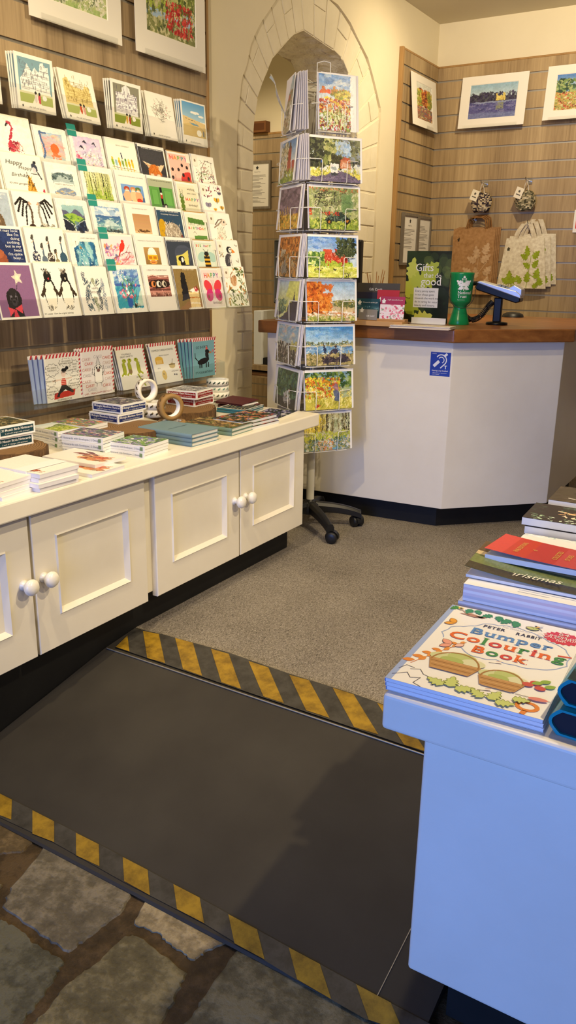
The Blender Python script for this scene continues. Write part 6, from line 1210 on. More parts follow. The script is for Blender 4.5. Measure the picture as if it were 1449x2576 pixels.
def w_yellowsky():
    a = Sg(113, '#b9cfe0', '#e3e07a', .35); a.poly([(.4, .6), (1, .5), (1, 1), (.5, 1)], '#dfe06a', .8); a.poly([(.5, 0), (.55, .4), (.75, .5), (.82, .76), (.86, .52), (1, .5), (1, 0)], '#2f2a44'); a.rect(0, .0, 1, .2, '#3a3450'); a.poly([(0, .05), (.4, .2), (.5, .2), (.2, .02)], '#dfe3a0'); a.dabs(0, .2, .5, .5, 40, .06, ['#6f8a6a', '#9ab08a', '#4a6a5a'], .7); return a
def w_heath():
    a = Sg(114, '#6f9fc4', '#d9d8c4', .45); a.dabs(0, .55, 1, 1, 26, .14, ['#a9c0d0', '#e0d8c0', '#8fb4cc', '#d9b8a8'], .4, 0, .3, .6); a.dabs(0, 0, 1, .52, 200, .045, ['#4a4440', '#6a5f58', '#35302e', '#8a7a6c', '#5a5a44'], 1.1); a.strokes(0, 0, 1, .4, 60, .14, .014, ['#8f8478', '#2a2624'], 1.4, .8); a.dabs(.7, .4, 1, .6, 20, .05, ['#c9c47a', '#a8a04a'], .7); return a
def w_fountain():
    a = Sg(115, '#3f6a4a', '#5f8a6a', .3); a.dabs(0, .2, 1, 1, 180, .06, ['#2f4a34', '#4a6a44', '#1f3524', '#6f8f6a', '#3a5a5a'], .9); a.rect(0, 0, 1, .26, '#3a3a3f'); a.dabs(.4, .1, .75, .35, 16, .05, ['#e6e4e4', '#b9b4b8', '#8a8490'], .8); a.rect(.4, .12, .72, .22, '#d9d6d6'); a.dabs(0, 0, 1, .16, 30, .06, ['#4a4650', '#2f2c34'], .3); a.dabs(.5, .3, .7, .5, 10, .03, ['#d9a89a', '#efece8'], 1); return a
F1 = [(w_castle_garden, 'a castle above a flower border'), (w_avenue, 'a white van on a tree-lined drive'), (w_oldcar, 'an old green car by a shed'), (w_redhouse, 'a red brick mansion and cedar'), (w_autumn, 'an orange tree by water'), (w_lakeside, 'driftwood on a lake shore'), (w_scarecrow, 'a figure standing in tall grass'), (w_woodpath, 'a yellow and grey wood')]
F2 = [(w_border, 'a misty flower border'), (w_tower, 'a brick tower behind blossom'), (w_stormfield, 'a purple sky over a golden field'), (w_autumnarch, 'an arch under brown leaves'), (w_yellowsky, 'a dark church on a yellow sky'), (w_heath, 'a dark heath'), (w_fountain, 'a carriage by dark trees')]
PN = ['top', 'second', 'third', 'fourth', 'fifth', 'sixth', 'seventh', 'lowest']
LEAN = math.radians(6)
envp = {}
def spinner_card(f, i, af, what, nb, env, fan=0.0):
    tall = i == 0; w, h = (.14, .176) if tall else (.2, .143); z = TZB[i]; side = .012 if f == 0 else (-.012 if i < 2 else .008); tn = 0.0 if f == 0 else (-.26, -.16, -.05, -.05, -.04, -.03, -.02)[i]
    mg = (.0, .0, .93, .98) if tall else ((0, 0, .965, .955) if f == 0 else (.03, 0, .95, .955))
    o = card_mesh(w, h, .0012, af().finish(1.3, .045, 9, .02), mg, None, '#f2f2f4').build('picture_card', GLOSS); o.matrix_world = face_mtx(f, z, -.001, LEAN, side, tn)
    tag(o, 'spinner card of %s, %s tier' % (what, PN[i]), 'picture card', 'watercolour cards on the spinner')
    for k in range(1, nb+1):
        ky = (tall, 'e')
        if ky not in envp: e = envp[ky] = MB().box(-w/2, w/2, 0, .0011, 0, h, '#eceaf2').build('picture_card', PRINT)
        else: e = envp[ky].copy(); COL.objects.link(e)
        e.matrix_world = face_mtx(f, z, -.0012-.0031*k*(1+fan*.6), LEAN-.018*fan*k, side+(-.0012*k if f == 0 else (.0058*k if i < 2 else .003*k))-(env if k == 1 else 0), tn*(1-.1*k)); e.location.z += .001+.0015*(k % 2)
        tag(e, 'white backing behind the spinner card of %s' % what, 'picture card', 'white backs behind %s' % what)
for i, (af, what) in enumerate(F1): spinner_card(0, i, af, what, 2, -.004 if i else -.012)
for i, (af, what) in enumerate(F2): spinner_card(1, i, af, what, (7, 6, 2, 4, 3, 3, 3)[i], (.016, .012, .02, .02, .024, .022, .026)[i], (1.2, 1.2, .6, .4, .4, .3, .2)[i])
bk = None
for i in range(8):
    for f in (2, 3):
        tall = i == 0; w, h = (.14, .176) if tall else (.2, .143)
        if i == 0 and f == 3: continue
        ky = (tall, 'b')
        if ky not in envp: e = envp[ky] = MB().box(-w/2, w/2, 0, .004, 0, h, '#cfcac0').build('picture_card', PRINT)
        else: e = envp[ky].copy(); COL.objects.link(e)
        e.matrix_world = face_mtx(f, TZB[i], -.003, LEAN, 0); tag(e, 'pale card back seen between the wires on the far side of the spinner', 'picture card', 'card backs on the far side of the spinner')
mb = MB(); pa, pb_ = atx((679, 190), -1.62), aty((716, 285), SY-.07); pts = [pa.lerp(pb_, t)+Vector((0, .006*math.sin(t*9), .01*math.sin(t*5))) for t in np.linspace(0, 1, 12)]
mb.add([p+Vector((.0, .004*math.cos(i), .007)) for i, p in enumerate(pts)]+[p-Vector((.0, .004*math.cos(i), .007)) for i, p in enumerate(pts)]+[p+Vector((.003, 0, 0)) for p in pts], [(i, i+1, 25+i, 24+i) for i in range(11)]+[(24+i, 25+i, 13+i, 12+i) for i in range(11)])
FOIL = mat('crinkled_clear_film', '#e6e9ee', rough=0.15, metal=0.6)
tag(mb.build('plastic_strip', FOIL), 'crinkled clear plastic strip hanging beside the top of the spinner', 'strip')
# ================================================================== PICTURES, NOTICES AND BAGS ON THE SLATTED PANELS
def mount_print(w, h, art, win, label, grp=None, hang=True):
    """a bevel-cut card mount with the print set back in its window; faces -y, base centre at origin"""
    mb = MB(); x0, z0, x1, z1 = win; X0, X1, Z0, Z1 = -w/2+x0*w, -w/2+x1*w, z0*h, z1*h; t = .003
    O = [(-w/2, 0), (w/2, 0), (w/2, h), (-w/2, h)]; I = [(X0, Z0), (X1, Z0), (X1, Z1), (X0, Z1)]; J = [(X0+.003, Z0+.003), (X1-.003, Z0+.003), (X1-.003, Z1-.003), (X0+.003, Z1-.003)]
    vs = [(x, 0, z) for x, z in O]+[(x, 0, z) for x, z in I]+[(x, .0022, z) for x, z in J]+[(x, t, z) for x, z in O]
    fs = [(k, (k+1) % 4, 4+(k+1) % 4, 4+k) for k in range(4)]+[(4+k, 4+(k+1) % 4, 8+(k+1) % 4, 8+k) for k in range(4)]+[(k, 12+k, 12+(k+1) % 4, (k+1) % 4) for k in range(4)]+[(12, 15, 14, 13)]
    mb.add(vs, fs, '#f3efe6'); o = mb.build('mounted_print', PRINT); tag(o, label, 'picture', grp)
    pm = MB(); art.emit(pm, XZ(X0+.002, Z0+.002, .0021), X1-X0-.004, Z1-Z0-.004); pm.build('print', PRINT, o); return o
def onleft(o, y, z, lean=.03, x=PX+.0195): o.matrix_world = Matrix.Translation((x+.02, y, z)) @ Matrix.Rotation(PI/2, 4, 'Z') @ Matrix.Rotation(-lean, 4, 'X')
def pic_greenlawn():
    a = Art(110, 84, '#b9c9a8', 201); a.rect(0, 0, 1, .5, '#a9bf7a'); a.dabs(0, .1, 1, .9, 200, .05, ['#8fae5a', '#c9d29a', '#6f8f4a', '#dfe3c4', '#9ab07a'], .4, 0, .4); a.rect(0, .05, 1, .3, '#b9c48a'); a.dabs(0, 0, 1, .3, 90, .06, ['#dfe0c0', '#8fa86a', '#b9c69a', '#eae8d4'], .3, .1, .2); a.dabs(.6, .4, 1, .6, 60, .03, ['#4a5a34', '#35422a', '#7f8f5a'], .8); a.line([(.55, .38), (.6, .36)], .02, '#2c2c24'); a.strokes(.1, .02, .9, .18, 60, .12, .008, ['#f2f0e2', '#7f8a6a'], .2, .3); return a
def pic_hall():
    a = Art(110, 130, '#a9c4e0', 202); a.grad(0, .6, 1, 1, '#d9e2ea', '#7fa6d4'); a.dabs(0, .75, 1, 1, 30, .1, ['#e6e6e6', '#a9c0dc', '#c9d4e0'], .4, 0, .3, .7)
    a.rect(.42, .52, .53, .98, '#a8503c'); a.rect(.44, .55, .51, .92, '#8a3c30'); a.rect(.5, .5, 1, .8, '#a85a3c'); a.rect(.72, .78, .78, .95, '#8fa0a8'); a.rect(.64, .7, .7, .86, '#9a4c38'); a.rect(.9, .7, .96, .88, '#9a5040'); a.dabs(.5, .52, 1, .78, 80, .02, ['#6f3a2c', '#c98a6a', '#4a4a50', '#d9b09a'], 1.4); a.rect(0, .6, .26, .78, '#9a4a38'); a.poly([(0, .76), (.12, .88), (.28, .7)], '#7a4a44'); a.dabs(0, .5, .5, .72, 80, .04, ['#4a5a38', '#6a7a44', '#2f3a28', '#8a9a5a'], .8)
    a.rect(0, .2, .75, .52, '#a9bf4a'); a.dabs(0, .3, .6, .55, 60, .08, ['#c4d45a', '#8fae3f', '#dce08a'], .25, .1, .2); a.dabs(.1, .5, .5, .56, 30, .04, ['#3f5a30', '#55703f'], .6); a.dabs(.5, .25, 1, .6, 130, .045, ['#b9c47a', '#8a9a4a', '#dcd79a', '#6a7a3a', '#4a5a2c'], 1.1); a.rect(0, 0, 1, .14, '#8a8f5a'); a.dabs(0, 0, 1, .3, 120, .035, ['#b9b88a', '#7f8a4a', '#d9d4a8', '#55603a'], .8); a.dabs(.4, .05, .95, .3, 90, .026, ['#c9302f', '#a8202a', '#e0524a'], .9); a.strokes(0, .05, 1, .4, 60, .1, .008, ['#5f6f34', '#c9c48a'], 1.5, .4); return a
def pic_autumnhouse():
    a = Art(60, 90, '#dfe3dc', 203); a.rect(.1, .4, .9, .8, '#a8502c'); a.dabs(.1, .38, .9, .85, 110, .05, ['#c9622c', '#8a3f24', '#e08a3c', '#6a3020', '#d9a04a'], 1.2); a.dabs(0, .3, .3, .8, 50, .05, ['#6f8a34', '#a9b04a', '#d9c85a'], 1); a.dabs(.7, .4, 1, .85, 50, .05, ['#7f8a3a', '#b9a84a'], 1); a.rect(0, 0, 1, .35, '#8a6a5a'); a.dabs(0, 0, 1, .36, 90, .05, ['#c9703c', '#8f9a5a', '#a8504a', '#6a6a78', '#d9b48a'], .5); return a
def pic_lake():
    a = Art(110, 80, '#a9c4d4', 204); a.grad(0, .5, 1, 1, '#d4dfe2', '#8fb4cc'); a.below(lambda x: .68+.07*math.sin(5*x+.5)+.03*math.sin(23*x)-.1*max(0, .3-abs(x-.0))*2, '#3f3a54'); a.dabs(0, .5, 1, .74, 90, .04, ['#3a3550', '#4f4a68', '#2c2a40', '#565a5f'], .8); a.rect(0, 0, 1, .48, '#5a5a94'); a.rect(.56, .5, .76, .64, '#d9c46a'); a.rect(.56, .5, .6, .7, '#d9c46a'); a.rect(.72, .5, .76, .7, '#d9c46a'); a.dabs(.56, .5, .76, .64, 14, .02, ['#a8904a', '#f0e08a'], 1); a.rect(.58, .24, .74, .44, '#9aa070', .7); a.dabs(0, 0, 1, .48, 90, .09, ['#4f4f8a', '#6a6aa0', '#3f3f74', '#8a8ab4'], .18, 0, .08, .7); a.rect(.1, .44, 1, .48, '#9aa8c4', .8); a.rect(0, 0, 1, .16, '#8a9ac4', .5); return a
def pic_meadow():
    a = Art(90, 80, '#7fa6d4', 205); a.grad(0, .6, 1, 1, '#bcd2e4', '#4f80c8'); a.dabs(0, .5, 1, .85, 120, .06, ['#4a6a4a', '#7f9a5a', '#2f4a3a', '#a9b87a'], .8); a.rect(0, 0, 1, .5, '#b9a85a'); a.dabs(0, 0, 1, .5, 220, .03, ['#a83a34', '#d9a86a', '#c9604a', '#e9d9b4', '#8f9a5a', '#6a3a2c', '#b9c07a'], .9); return a
p1 = mount_print(.362, .42, pic_greenlawn().finish(1.3, .03, 12, .012), (.13, .13, .84, .9), 'mounted watercolour of a pale green lawn, left of two hung above the cards')
onleft(p1, 1.918, 1.637, .0)
p2 = mount_print(.357, .47, pic_hall().finish(1.3, .03, 12, .012), (.15, .145, .86, .9), 'mounted watercolour of a red brick hall and red flowers, above the cards')
onleft(p2, 2.342, 1.638, .0)
p3 = mount_print(.345, .255, pic_autumnhouse().finish(1.3, .03, 12, .012), (.19, .14, .82, .86), 'mounted watercolour of an orange autumn house on the narrow panel')
p3.matrix_world = Matrix.Translation((PX+.055, 4.485, 1.728)) @ Matrix.Rotation(PI/2, 4, 'Z') @ Matrix.Rotation(-.11, 4, 'X')
p4_ = mount_print(.366, .262, pic_lake().finish(1.3, .03, 12, .012), (.135, .165, .86, .84), 'mounted watercolour of a violet lake and yellow castle on the back wall')
p4_.matrix_world = Matrix.Translation((-1.577, YB-.068, 1.742)) @ Matrix.Rotation(-.12, 4, 'X')
p5_ = mount_print(.366, .262, pic_meadow().finish(1.3, .03, 12, .012), (.135, .165, .86, .84), 'mounted watercolour of a flower meadow, rightmost on the back wall')
p5_.matrix_world = Matrix.Translation((-1.113, YB-.068, 1.752)) @ Matrix.Rotation(-.12, 4, 'X')
def prong(loc, axis, w=.05, d=.05):
    mb = MB(); mb.box(-w/2, w/2, -d, 0, -.0025, -.0005); mb.box(-w/2, w/2, -d-.002, -d, -.0025, .012)
    o = mb.build('print_holder', ACRYL); o.location = loc
    if axis == 'x': o.rotation_euler = (0, 0, PI/2)
    return o
tag(prong((PX+.02, 4.52, 1.728), 'x', .09, .045), 'small clear acrylic holder under the autumn house picture', 'holder')
tag(prong((-1.577, YB-.02, 1.742), 'y', .3, .06), 'clear acrylic holder under the violet lake picture', 'holder')
tag(prong((-1.113, YB-.02, 1.752), 'y', .3, .06), 'clear acrylic holder under the meadow picture', 'holder')
tag(prong((PX+.02, 1.918, 1.637), 'x', .3, .03), 'clear acrylic holder under the pale lawn picture', 'holder')
tag(prong((PX+.02, 2.342, 1.638), 'x', .3, .03), 'clear acrylic holder under the red brick hall picture', 'holder')
GREYF = noise_mat('grey_wood_frame', '#6f675c', '#857c70', (40, 40, 6), rough=.55, bs=.03)
def notice(w, h, lines, label, title=True):
    mb = MB(); b = .014
    for x0, x1, z0, z1 in ((-w/2, w/2, 0, b), (-w/2, w/2, h-b, h), (-w/2, -w/2+b, b, h-b), (w/2-b, w/2, b, h-b)): mb.box(x0, x1, -.016, 0, z0, z1)
    o = mb.build('framed_notice', GREYF); tag(o, label, 'notice')
    pm = MB(); pm.box(-w/2+b, w/2-b, -.008, -.004, b, h-b, '#eceae6'); rr = random.Random(int(w*1e4))
    z = h-b-.035
    if title: sprig(pm, XZ(0, 0, -.0084), 0, h-b-.034, .022, '#2a2a2a'); z -= .03; pm.text('National Trust', XZ(0, z+.012, -.0084), .008, '#3a3a3a')
    for k in range(lines):
        z -= .0075; ln = (w-2*b)*rr.uniform(.45, .8) if k % 6 != 5 else 0
        if z < b+.012 or ln == 0: continue
        x0 = -w/2+b+.012; pm.add([XZ(0, 0, -.0083)(x, zz) for x, zz in ((x0, z), (x0+ln, z), (x0+ln, z+.0028), (x0, z+.0028))], [(0, 1, 2, 3)], '#8f8c88')
    pm.build('sheet', PRINT, o); return o
n1 = notice(.212, .275, 14, 'grey framed notice with an emblem, left of two on the narrow panel'); n1.matrix_world = Matrix.Translation((PX+.02, 4.408, 1.014)) @ Matrix.Rotation(PI/2, 4, 'Z')
n2 = notice(.19, .275, 24, 'grey framed printed notice in the corner, right of two on the narrow panel', False); n2.matrix_world = Matrix.Translation((PX+.02, 4.612, 1.009)) @ Matrix.Rotation(PI/2, 4, 'Z')
q = aty((681, 523), YB-.02); n3 = notice(.212, .29, 30, 'grey framed notice on the slatted panel seen through the arch'); n3.matrix_world = Matrix.Translation((q.x-.10, YB-.0205, aty((681, 525), YB-.02).z))
q = aty((641, 338), YB-.06); q2 = aty((667, 308), YB-.06); mb = MB().box(q.x-.04, q2.x, -.05, .0, 0, q2.z-q.z+.0, '#7a4f2c'); mb.box(q.x-.035, q2.x-.012, -.0505, -.05, .012, q2.z-q.z-.012, '#5f3a20')
tag(mb.build('wooden_box', PRINT, loc=(0, YB-.003, aty((643, 340), 4.70).z+.0125)), 'small brown box on top of the panel seen through the arch', 'box')
Art.FINE = 1.0
# red and white notice at the right edge
s0 = aty((1440, 585), YB-.021); mb = MB().box(0, .14, -.003, 0, 0, .115, '#f3f0ea'); mb.box(.012, .128, -.0036, -.003, .02, .1, '#d8322c')
tag(mb.build('wall_sign', PRINT, loc=(s0.x, YB-.0205, s0.z)), 'white bordered red sign at the right picture edge on the back wall', 'sign')
# hooks and hanging goods ------------------------------------------------------
def hook(p, d=.09):
    mb = MB(); mb.tube([(0, 0, 0), (0, -d, 0), (0, -d-.008, .012)], .0028, 8); mb.box(-.012, .012, -.003, .0, -.014, .012); return mb.build('panel_hook', CHROME, loc=p)
HY = YB-.0205
def pouch(px_top, cols, label, seed):
    p = aty(px_top, HY-.06); rr = random.Random(seed)
    tag(hook((p.x, HY, p.z+.004), .085), 'chrome panel hook holding the %s' % label.split(' on ')[0], 'hook')
    t = thing('drawstring_pouch', label, 'pouch', (p.x, HY-.055, p.z-.145))
    def fn(u, v):
        a = u*2*PI; z = .095*v; r = (.028+.026*math.sin(PI*min(1, v*.85+.14))**.8)*(1 if v < .93 else .55)*(1+.12*math.sin(5*a+seed)); return (r*1.0*math.cos(a), r*.5*math.sin(a), z+.006*math.sin(3*a+seed))
    mb = MB(); n1_, n2_ = 28, 14; vs = [fn(i/n1_, j/n2_) for j in range(n2_+1) for i in range(n1_)]
    fs = [(j*n1_+i, j*n1_+(i+1) % n1_, (j+1)*n1_+(i+1) % n1_, (j+1)*n1_+i) for j in range(n2_) for i in range(n1_)]; mb.add(vs, fs, [C_(cols[rr.randrange(len(cols))]) for _ in fs], True); mb.add(vs[:n1_], [tuple(range(n1_))[::-1]], cols[0]); mb.build('bag', KRAFT, t)
    st_ = MB()
    for s in (-1, 1): st_.tube([(s*.012, 0, .092), (s*.010, -.004, .12), (0, -.012, .149)], .0022, 6, '#efeae0')
    st_.build('cord', KRAFT, t)
    tg = MB().box(-.021, .021, -.0006, .0006, -.028, .028, '#ece4cf'); tg.box(-.012, .012, -.0009, -.0006, -.012, -.006, '#6a655c'); sprig(tg, XZ(0, .004, -.0009), 0, 0, .014, '#4a463e'); g = tg.build('swing_tag', PRINT, t, loc=(-.03, -.035, .083), rot=(0, .35, 0)); return t
pouch((1214, 462), ['#4a3f4a', '#d9cdb4', '#8a7f74', '#2f2a34', '#c9b99a'], 'small brown patterned pouch on a hook, left of two', 2)
pouch((1326, 455), ['#6a6650', '#d3c9ac', '#8f8a70', '#4a4838', '#b9ae8c'], 'small olive patterned pouch on a hook, right of two', 5)
def wavy(w, h, amp, seed, taper=0.0): return lambda u, v: ((u-.5)*w*(1-taper*v), -amp*math.sin(PI*u)-.004*math.sin(3*PI*u+seed)*(1-v), h*v)
def bag_panel(mb, w, h, amp, seed, c, taper=0.0, depth=.006):
    f = wavy(w, h, amp, seed, taper); mb.grid(f, 16, 14, c); mb.grid(lambda u, v: (lambda p: (p[0], depth, p[2]))(f(1-u, v)), 16, 14, c)
    for uu in (0, 1): mb.grid(lambda u, v, uu=uu: (lambda p: (p[0], p[1]*(1-u)+depth*u, p[2]))(f(uu, v)), 1, 14, c)
    mb.grid(lambda u, v: (lambda p: (p[0], p[1]*(1-v)+depth*v, p[2]))(f(u, 0)), 16, 1, c); return f
def oak_print(mb, f, w, h, items, c, stem, x0=0.0):
    mp = lambda x, y: (lambda p: (p[0], p[1]-.0012, p[2]))(f(min(.99, max(.01, x)), y))
    for j, (x, y, s, an) in enumerate(items):
        lf = leaf_at(x, y, s, an); lf = [(x+(px-x)*h/w, py) for px, py in lf]; mb.add([(lambda q: (q[0], q[1]-.00005*j, q[2]))(mp(*p)) for p in lf], fan(lf), c)
    for j, (a, b) in enumerate(stem): mb.stroke([a, b], lambda x, y: (lambda q: (q[0], q[1]-.0009-.00005*j, q[2]))(mp(x, y)), .012, c)
c1 = aty((1190, 741), HY-.02); CW, CH = .245, .355; zb = aty((1190, 740), HY-.03).z
for i in range(4):
    t = thing('paper_carrier_bag', 'brown paper carrier bag on the wall hook, %s of four' % ('front', 'second', 'third', 'rear')[i], 'paper bag', (aty((1190, 650), HY-.03).x+.006*i, HY-.045+.011*i, zb+.004*i), .015*i, 'brown paper carrier bags')
    mb = MB(); f = bag_panel(mb, CW, CH, .006, i, '#b58c60')
    if i == 0:
        oak_print(mb, f, CW, CH, [(.62, .55, .2, .15), (.6, .5, .17, 1.1), (.72, .5, .19, -.9), (.78, .62, .19, -.35), (.5, .3, .18, .9), (.62, .25, .18, .1), (.4, .1, .17, .6), (.3, .12, .16, 1.3), (.82, .3, .18, -.6), (.86, .12, .17, -.2), (.56, .04, .17, .2), (.72, .06, .16, -.5)], '#d2b28e', [((.6, .02), (.66, .56)), ((.64, .3), (.86, .5))]); sprig(mb, lambda x, y: (x-.085, -.0035, y+.29), 0, 0, .022, '#3a2f24'); mb.add([(lambda p: (p[0], p[1]-.0008, p[2]))(f(u, v)) for u, v in ((.0, .285), (1, .30), (1, .306), (0, .291))], [(0, 1, 2, 3)], '#8a6640')
    mb.build('bag_body', KRAFT, t)
    mb = MB(); hd = [(-.055, .0, CH-.02), (-.055, -.002, CH+.015), (-.045, -.006, CH+.05), (-.02, -.01, CH+.062), (.03, -.01, CH+.062), (.05, -.006, CH+.05), (.058, -.002, CH+.01), (.058, 0, CH-.02)]; mb.tube([(x+.01, y+.0, z) for x, y, z in hd], .0038, 8, '#9a6f42'); mb.build('twisted_handle', KRAFT, t)
hp = aty((1190, 548), HY-.03); tag(hook((hp.x, HY, zb+CH+.052), .06), 'chrome panel hook holding the paper carrier bags', 'hook')
zt_ = aty((1320, 725), HY-.03).z; TWD, THH = .275, .335; tx = aty((1318, 660), HY-.03).x
for i in range(3):
    t = thing('cotton_tote_bag', 'cream tote bag with green oak leaves on the wall hook, %s of three' % ('front', 'middle', 'rear')[i], 'tote bag', (tx+.022*i, HY-.05+.014*i, zt_+.012*i), .05*i, 'cream tote bags')
    mb = MB(); f = bag_panel(mb, TWD, THH*.79, .012, i+1, '#f2ead0', .25 if i == 0 else .2)
    oak_print(mb, f, TWD, THH*.79, [(.62, .64, .22, .2), (.62, .6, .2, 1.2), (.74, .6, .22, -.8), (.68, .42, .19, 1.1), (.74, .42, .2, -.7), (.25, .12, .24, .1), (.25, .1, .2, 1.1), (.25, .1, .22, -1.0), (.5, .1, .2, .6), (.62, .12, .22, -.1), (.8, .2, .22, -.3), (.9, .06, .2, .2), (.42, .02, .14, 1.4), (.75, .02, .16, -.9)], '#9fb42f', [((.62, .02), (.7, .66)), ((.25, .0), (.25, .12)), ((.66, .3), (.8, .2))])
    if i == 0: sprig(mb, lambda x, y: (x-.085, -.006, y+.20), 0, 0, .02, '#4a4632')
    mb.build('bag_body', KRAFT, t)
    mb = MB(); H0 = THH*.79
    for s in (-1, 1):
        P = [(s*.055, -.004, H0-.01), (s*.04, -.006, H0+.035), (s*.018+.005, -.008, H0+.075)]
        w_ = .013
        mb.add([(x+d*w_, y, z) for x, y, z in P for d in (-1, 1)]+[(x+d*w_, y+.003, z) for x, y, z in P for d in (-1, 1)], [(0, 1, 3, 2), (2, 3, 5, 4), (7, 6, 8, 9), (9, 8, 10, 11), (0, 2, 8, 6), (2, 4, 10, 8), (1, 7, 9, 3), (3, 9, 11, 5)], '#e9dfc4')
    mb.build('strap', KRAFT, t)
tag(hook((tx+.008, HY, zt_+THH*.79+.078), .06), 'chrome panel hook holding the cotton tote bags', 'hook')

# ================================================================== ON THE TILL COUNTER
KZ = 0.7875
def facing(px, z=KZ): return atz(px, z)
# hearing loop sticker on the counter front
sy = 2.9186; s0, s1 = aty((1083, 944), sy), aty((1134, 885), sy); u = Vector((.78, .065, 0)).normalized(); nrm_ = Vector((u.y, -u.x, 0))
sw, sh = .078, .089; org = Vector((s0.x-.002, 2.855+(s0.x+1.84)*(.065/.78), s0.z))+nrm_*.0006
mb = MB(); mpS = lambda x, y, o=0.0: tuple(u*x+Vector((0, 0, y))+nrm_*o)
mb.add([mpS(x, y, .0) for x, y in ((0, 0), (sw, 0), (sw, sh), (0, sh))], [(0, 1, 2, 3)], '#1f3fa8'); mp1 = lambda x, y: mpS(x, y, .0006)
W1 = '#f0f2f6'
mb.stroke([(.014, .036), (.034, .056)], mp1, .011, W1); mb.stroke([(.052, .074), (.064, .084)], lift(mp1, 1), .009, W1)
mb.stroke([(.03+.02*math.cos(t)+.012, .06+.02*math.sin(t)) for t in np.linspace(2.6, -.9, 14)]+[(.046, .036), (.04, .03)], lift(mp1, 2), .004, W1)
mb.stroke([(.042+.011*math.cos(t), .06+.011*math.sin(t)) for t in np.linspace(2.6, -1.2, 10)], lift(mp1, 3), .003, W1)
mb.text('T', lambda x, y: lift(mp1, 4)(x+.06, y+.028), .018, W1, bold=.03); mb.text('Hearing Loop Installed', lambda x, y: mp1(x+sw/2, y+.018), .0068, W1, bold=.01); mb.text('Please switch your hearing device', lambda x, y: mp1(x+sw/2, y+.0105), .004, W1); mb.text("to the T position", lambda x, y: mp1(x+sw*.3, y+.005), .004, W1); mb.text('contacta', lambda x, y: mp1(x+.014, y+.082), .005, W1)
tag(mb.build('hearing_loop_sticker', GLOSS, loc=org), 'blue and white hearing loop sticker on the counter front', 'sticker')
# gift card stand
g0 = facing((893, 818)); gy = g0.y+.03
gs = thing('gift_card_stand', 'small wooden stepped stand for gift cards at the left of the counter', 'stand', (aty((955, 810), gy).x, gy, KZ), .08)
GX = aty((955, 810), gy).x
mb = MB(); mb.box(-.098, .094, -.012, .055, 0, .018, '#c49a66'); mb.box(-.098, .094, .014, .055, .018, .026, '#b98f5c'); mb.build('base', PRINT, gs, bevel=.001)
def leaflet(px0, px1, dy, col, label, lines=(), art=None, name='gift_card'):
    a, b = aty(px0, gy+dy), aty(px1, gy+dy); w, h = abs(b.x-a.x), abs(b.z-a.z); z = min(a.z, b.z); mb = MB().box(-w/2, w/2, 0, .0012, 0, h, col)
    if art: art.emit(mb, XZ(-w/2, 0, -.0004), w, h*.66)
    for s, fx, fy, sz, al in lines: mb.text(s, XZ((fx-.5)*w, fy*h, -.0008), sz, '#f2f2f2', al, serif=(sz > .008))
    sprig(mb, XZ(0, 0, -.0009), -w/2+.014, h*.72 if h < .1 and len(lines) else h*.6, .018, '#f2f2f2')
    o = mb.build(name, PRINT, loc=((a.x+b.x)/2, gy+dy, z), rot=(-.12, 0, .05)); return tag(o, label, 'gift card')
fl_art = Art(50, 40, '#f0e6ea', 301); fl_art.dabs(0, 0, 1, 1, 60, .06, ['#c9456a', '#e08aa0', '#8fa08a', '#d9607f', '#f2c3cf'], .8)
tl_art = Art(50, 40, '#2f5a64', 302); tl_art.strokes(0, 0, 1, 1, 40, .2, .03, ['#5f8a90', '#3f6f78', '#86aab0'], .8, 1.0)
leaflet((894, 803), (1002, 713), .050, '#4a4744', 'charcoal gift card header board, tallest at the back of the stand', (('Gift Cards', .44, .8, .013, 'C'), ('Let them choose the perfect gift', .58, .7, .0065, 'C')), name='gift_card_header')
leaflet((893, 803), (947, 735), .040, '#2c2c3f', 'navy gift card holder behind the teal one', (('A gift especially for you', .62, .72, .0065, 'C'),))
leaflet((944, 803), (1002, 730), .040, '#b5303f', 'red gift card holder behind the pink floral one', (('Choose the perfect gift', .56, .7, .0065, 'C'),))
leaflet((894, 803), (953, 752), .026, '#1f4a58', 'teal gift card holder at the left of the stand', (('Choose the perfect gift', .6, .8, .0065, 'C'),), tl_art)
leaflet((954, 804), (1017, 747), .022, '#a8385f', 'pink floral gift card holder at the right of the stand', (('A gift especially for you', .6, .84, .0065, 'C'),), fl_art)
leaflet((901, 803), (948, 779), .008, '#8a8680', 'pale grey gift card in front of the teal holder', (('Gift Card', .64, .3, .009, 'C'),))
# reed diffuser behind the stand
rd = aty((942, 765), gy+.10); t = thing('reed_diffuser', 'reed diffuser with thin wooden sticks behind the gift cards', 'diffuser', (rd.x, gy+.10, KZ))
MB().lathe([(.022, 0), (.024, .004), (.024, .05), (.012, .06), (.012, .075)], 20, '#8a6a4a').build('bottle', GLOSS, t)
for k in range(8): MB().tube([(0, 0, .03), (.042*math.cos(k*.8)*(1 if k % 2 else .7), .02*math.sin(k*1.3), .205-.004*k)], .0014, 5, '#a8763c').build('reed', PRINT, t)
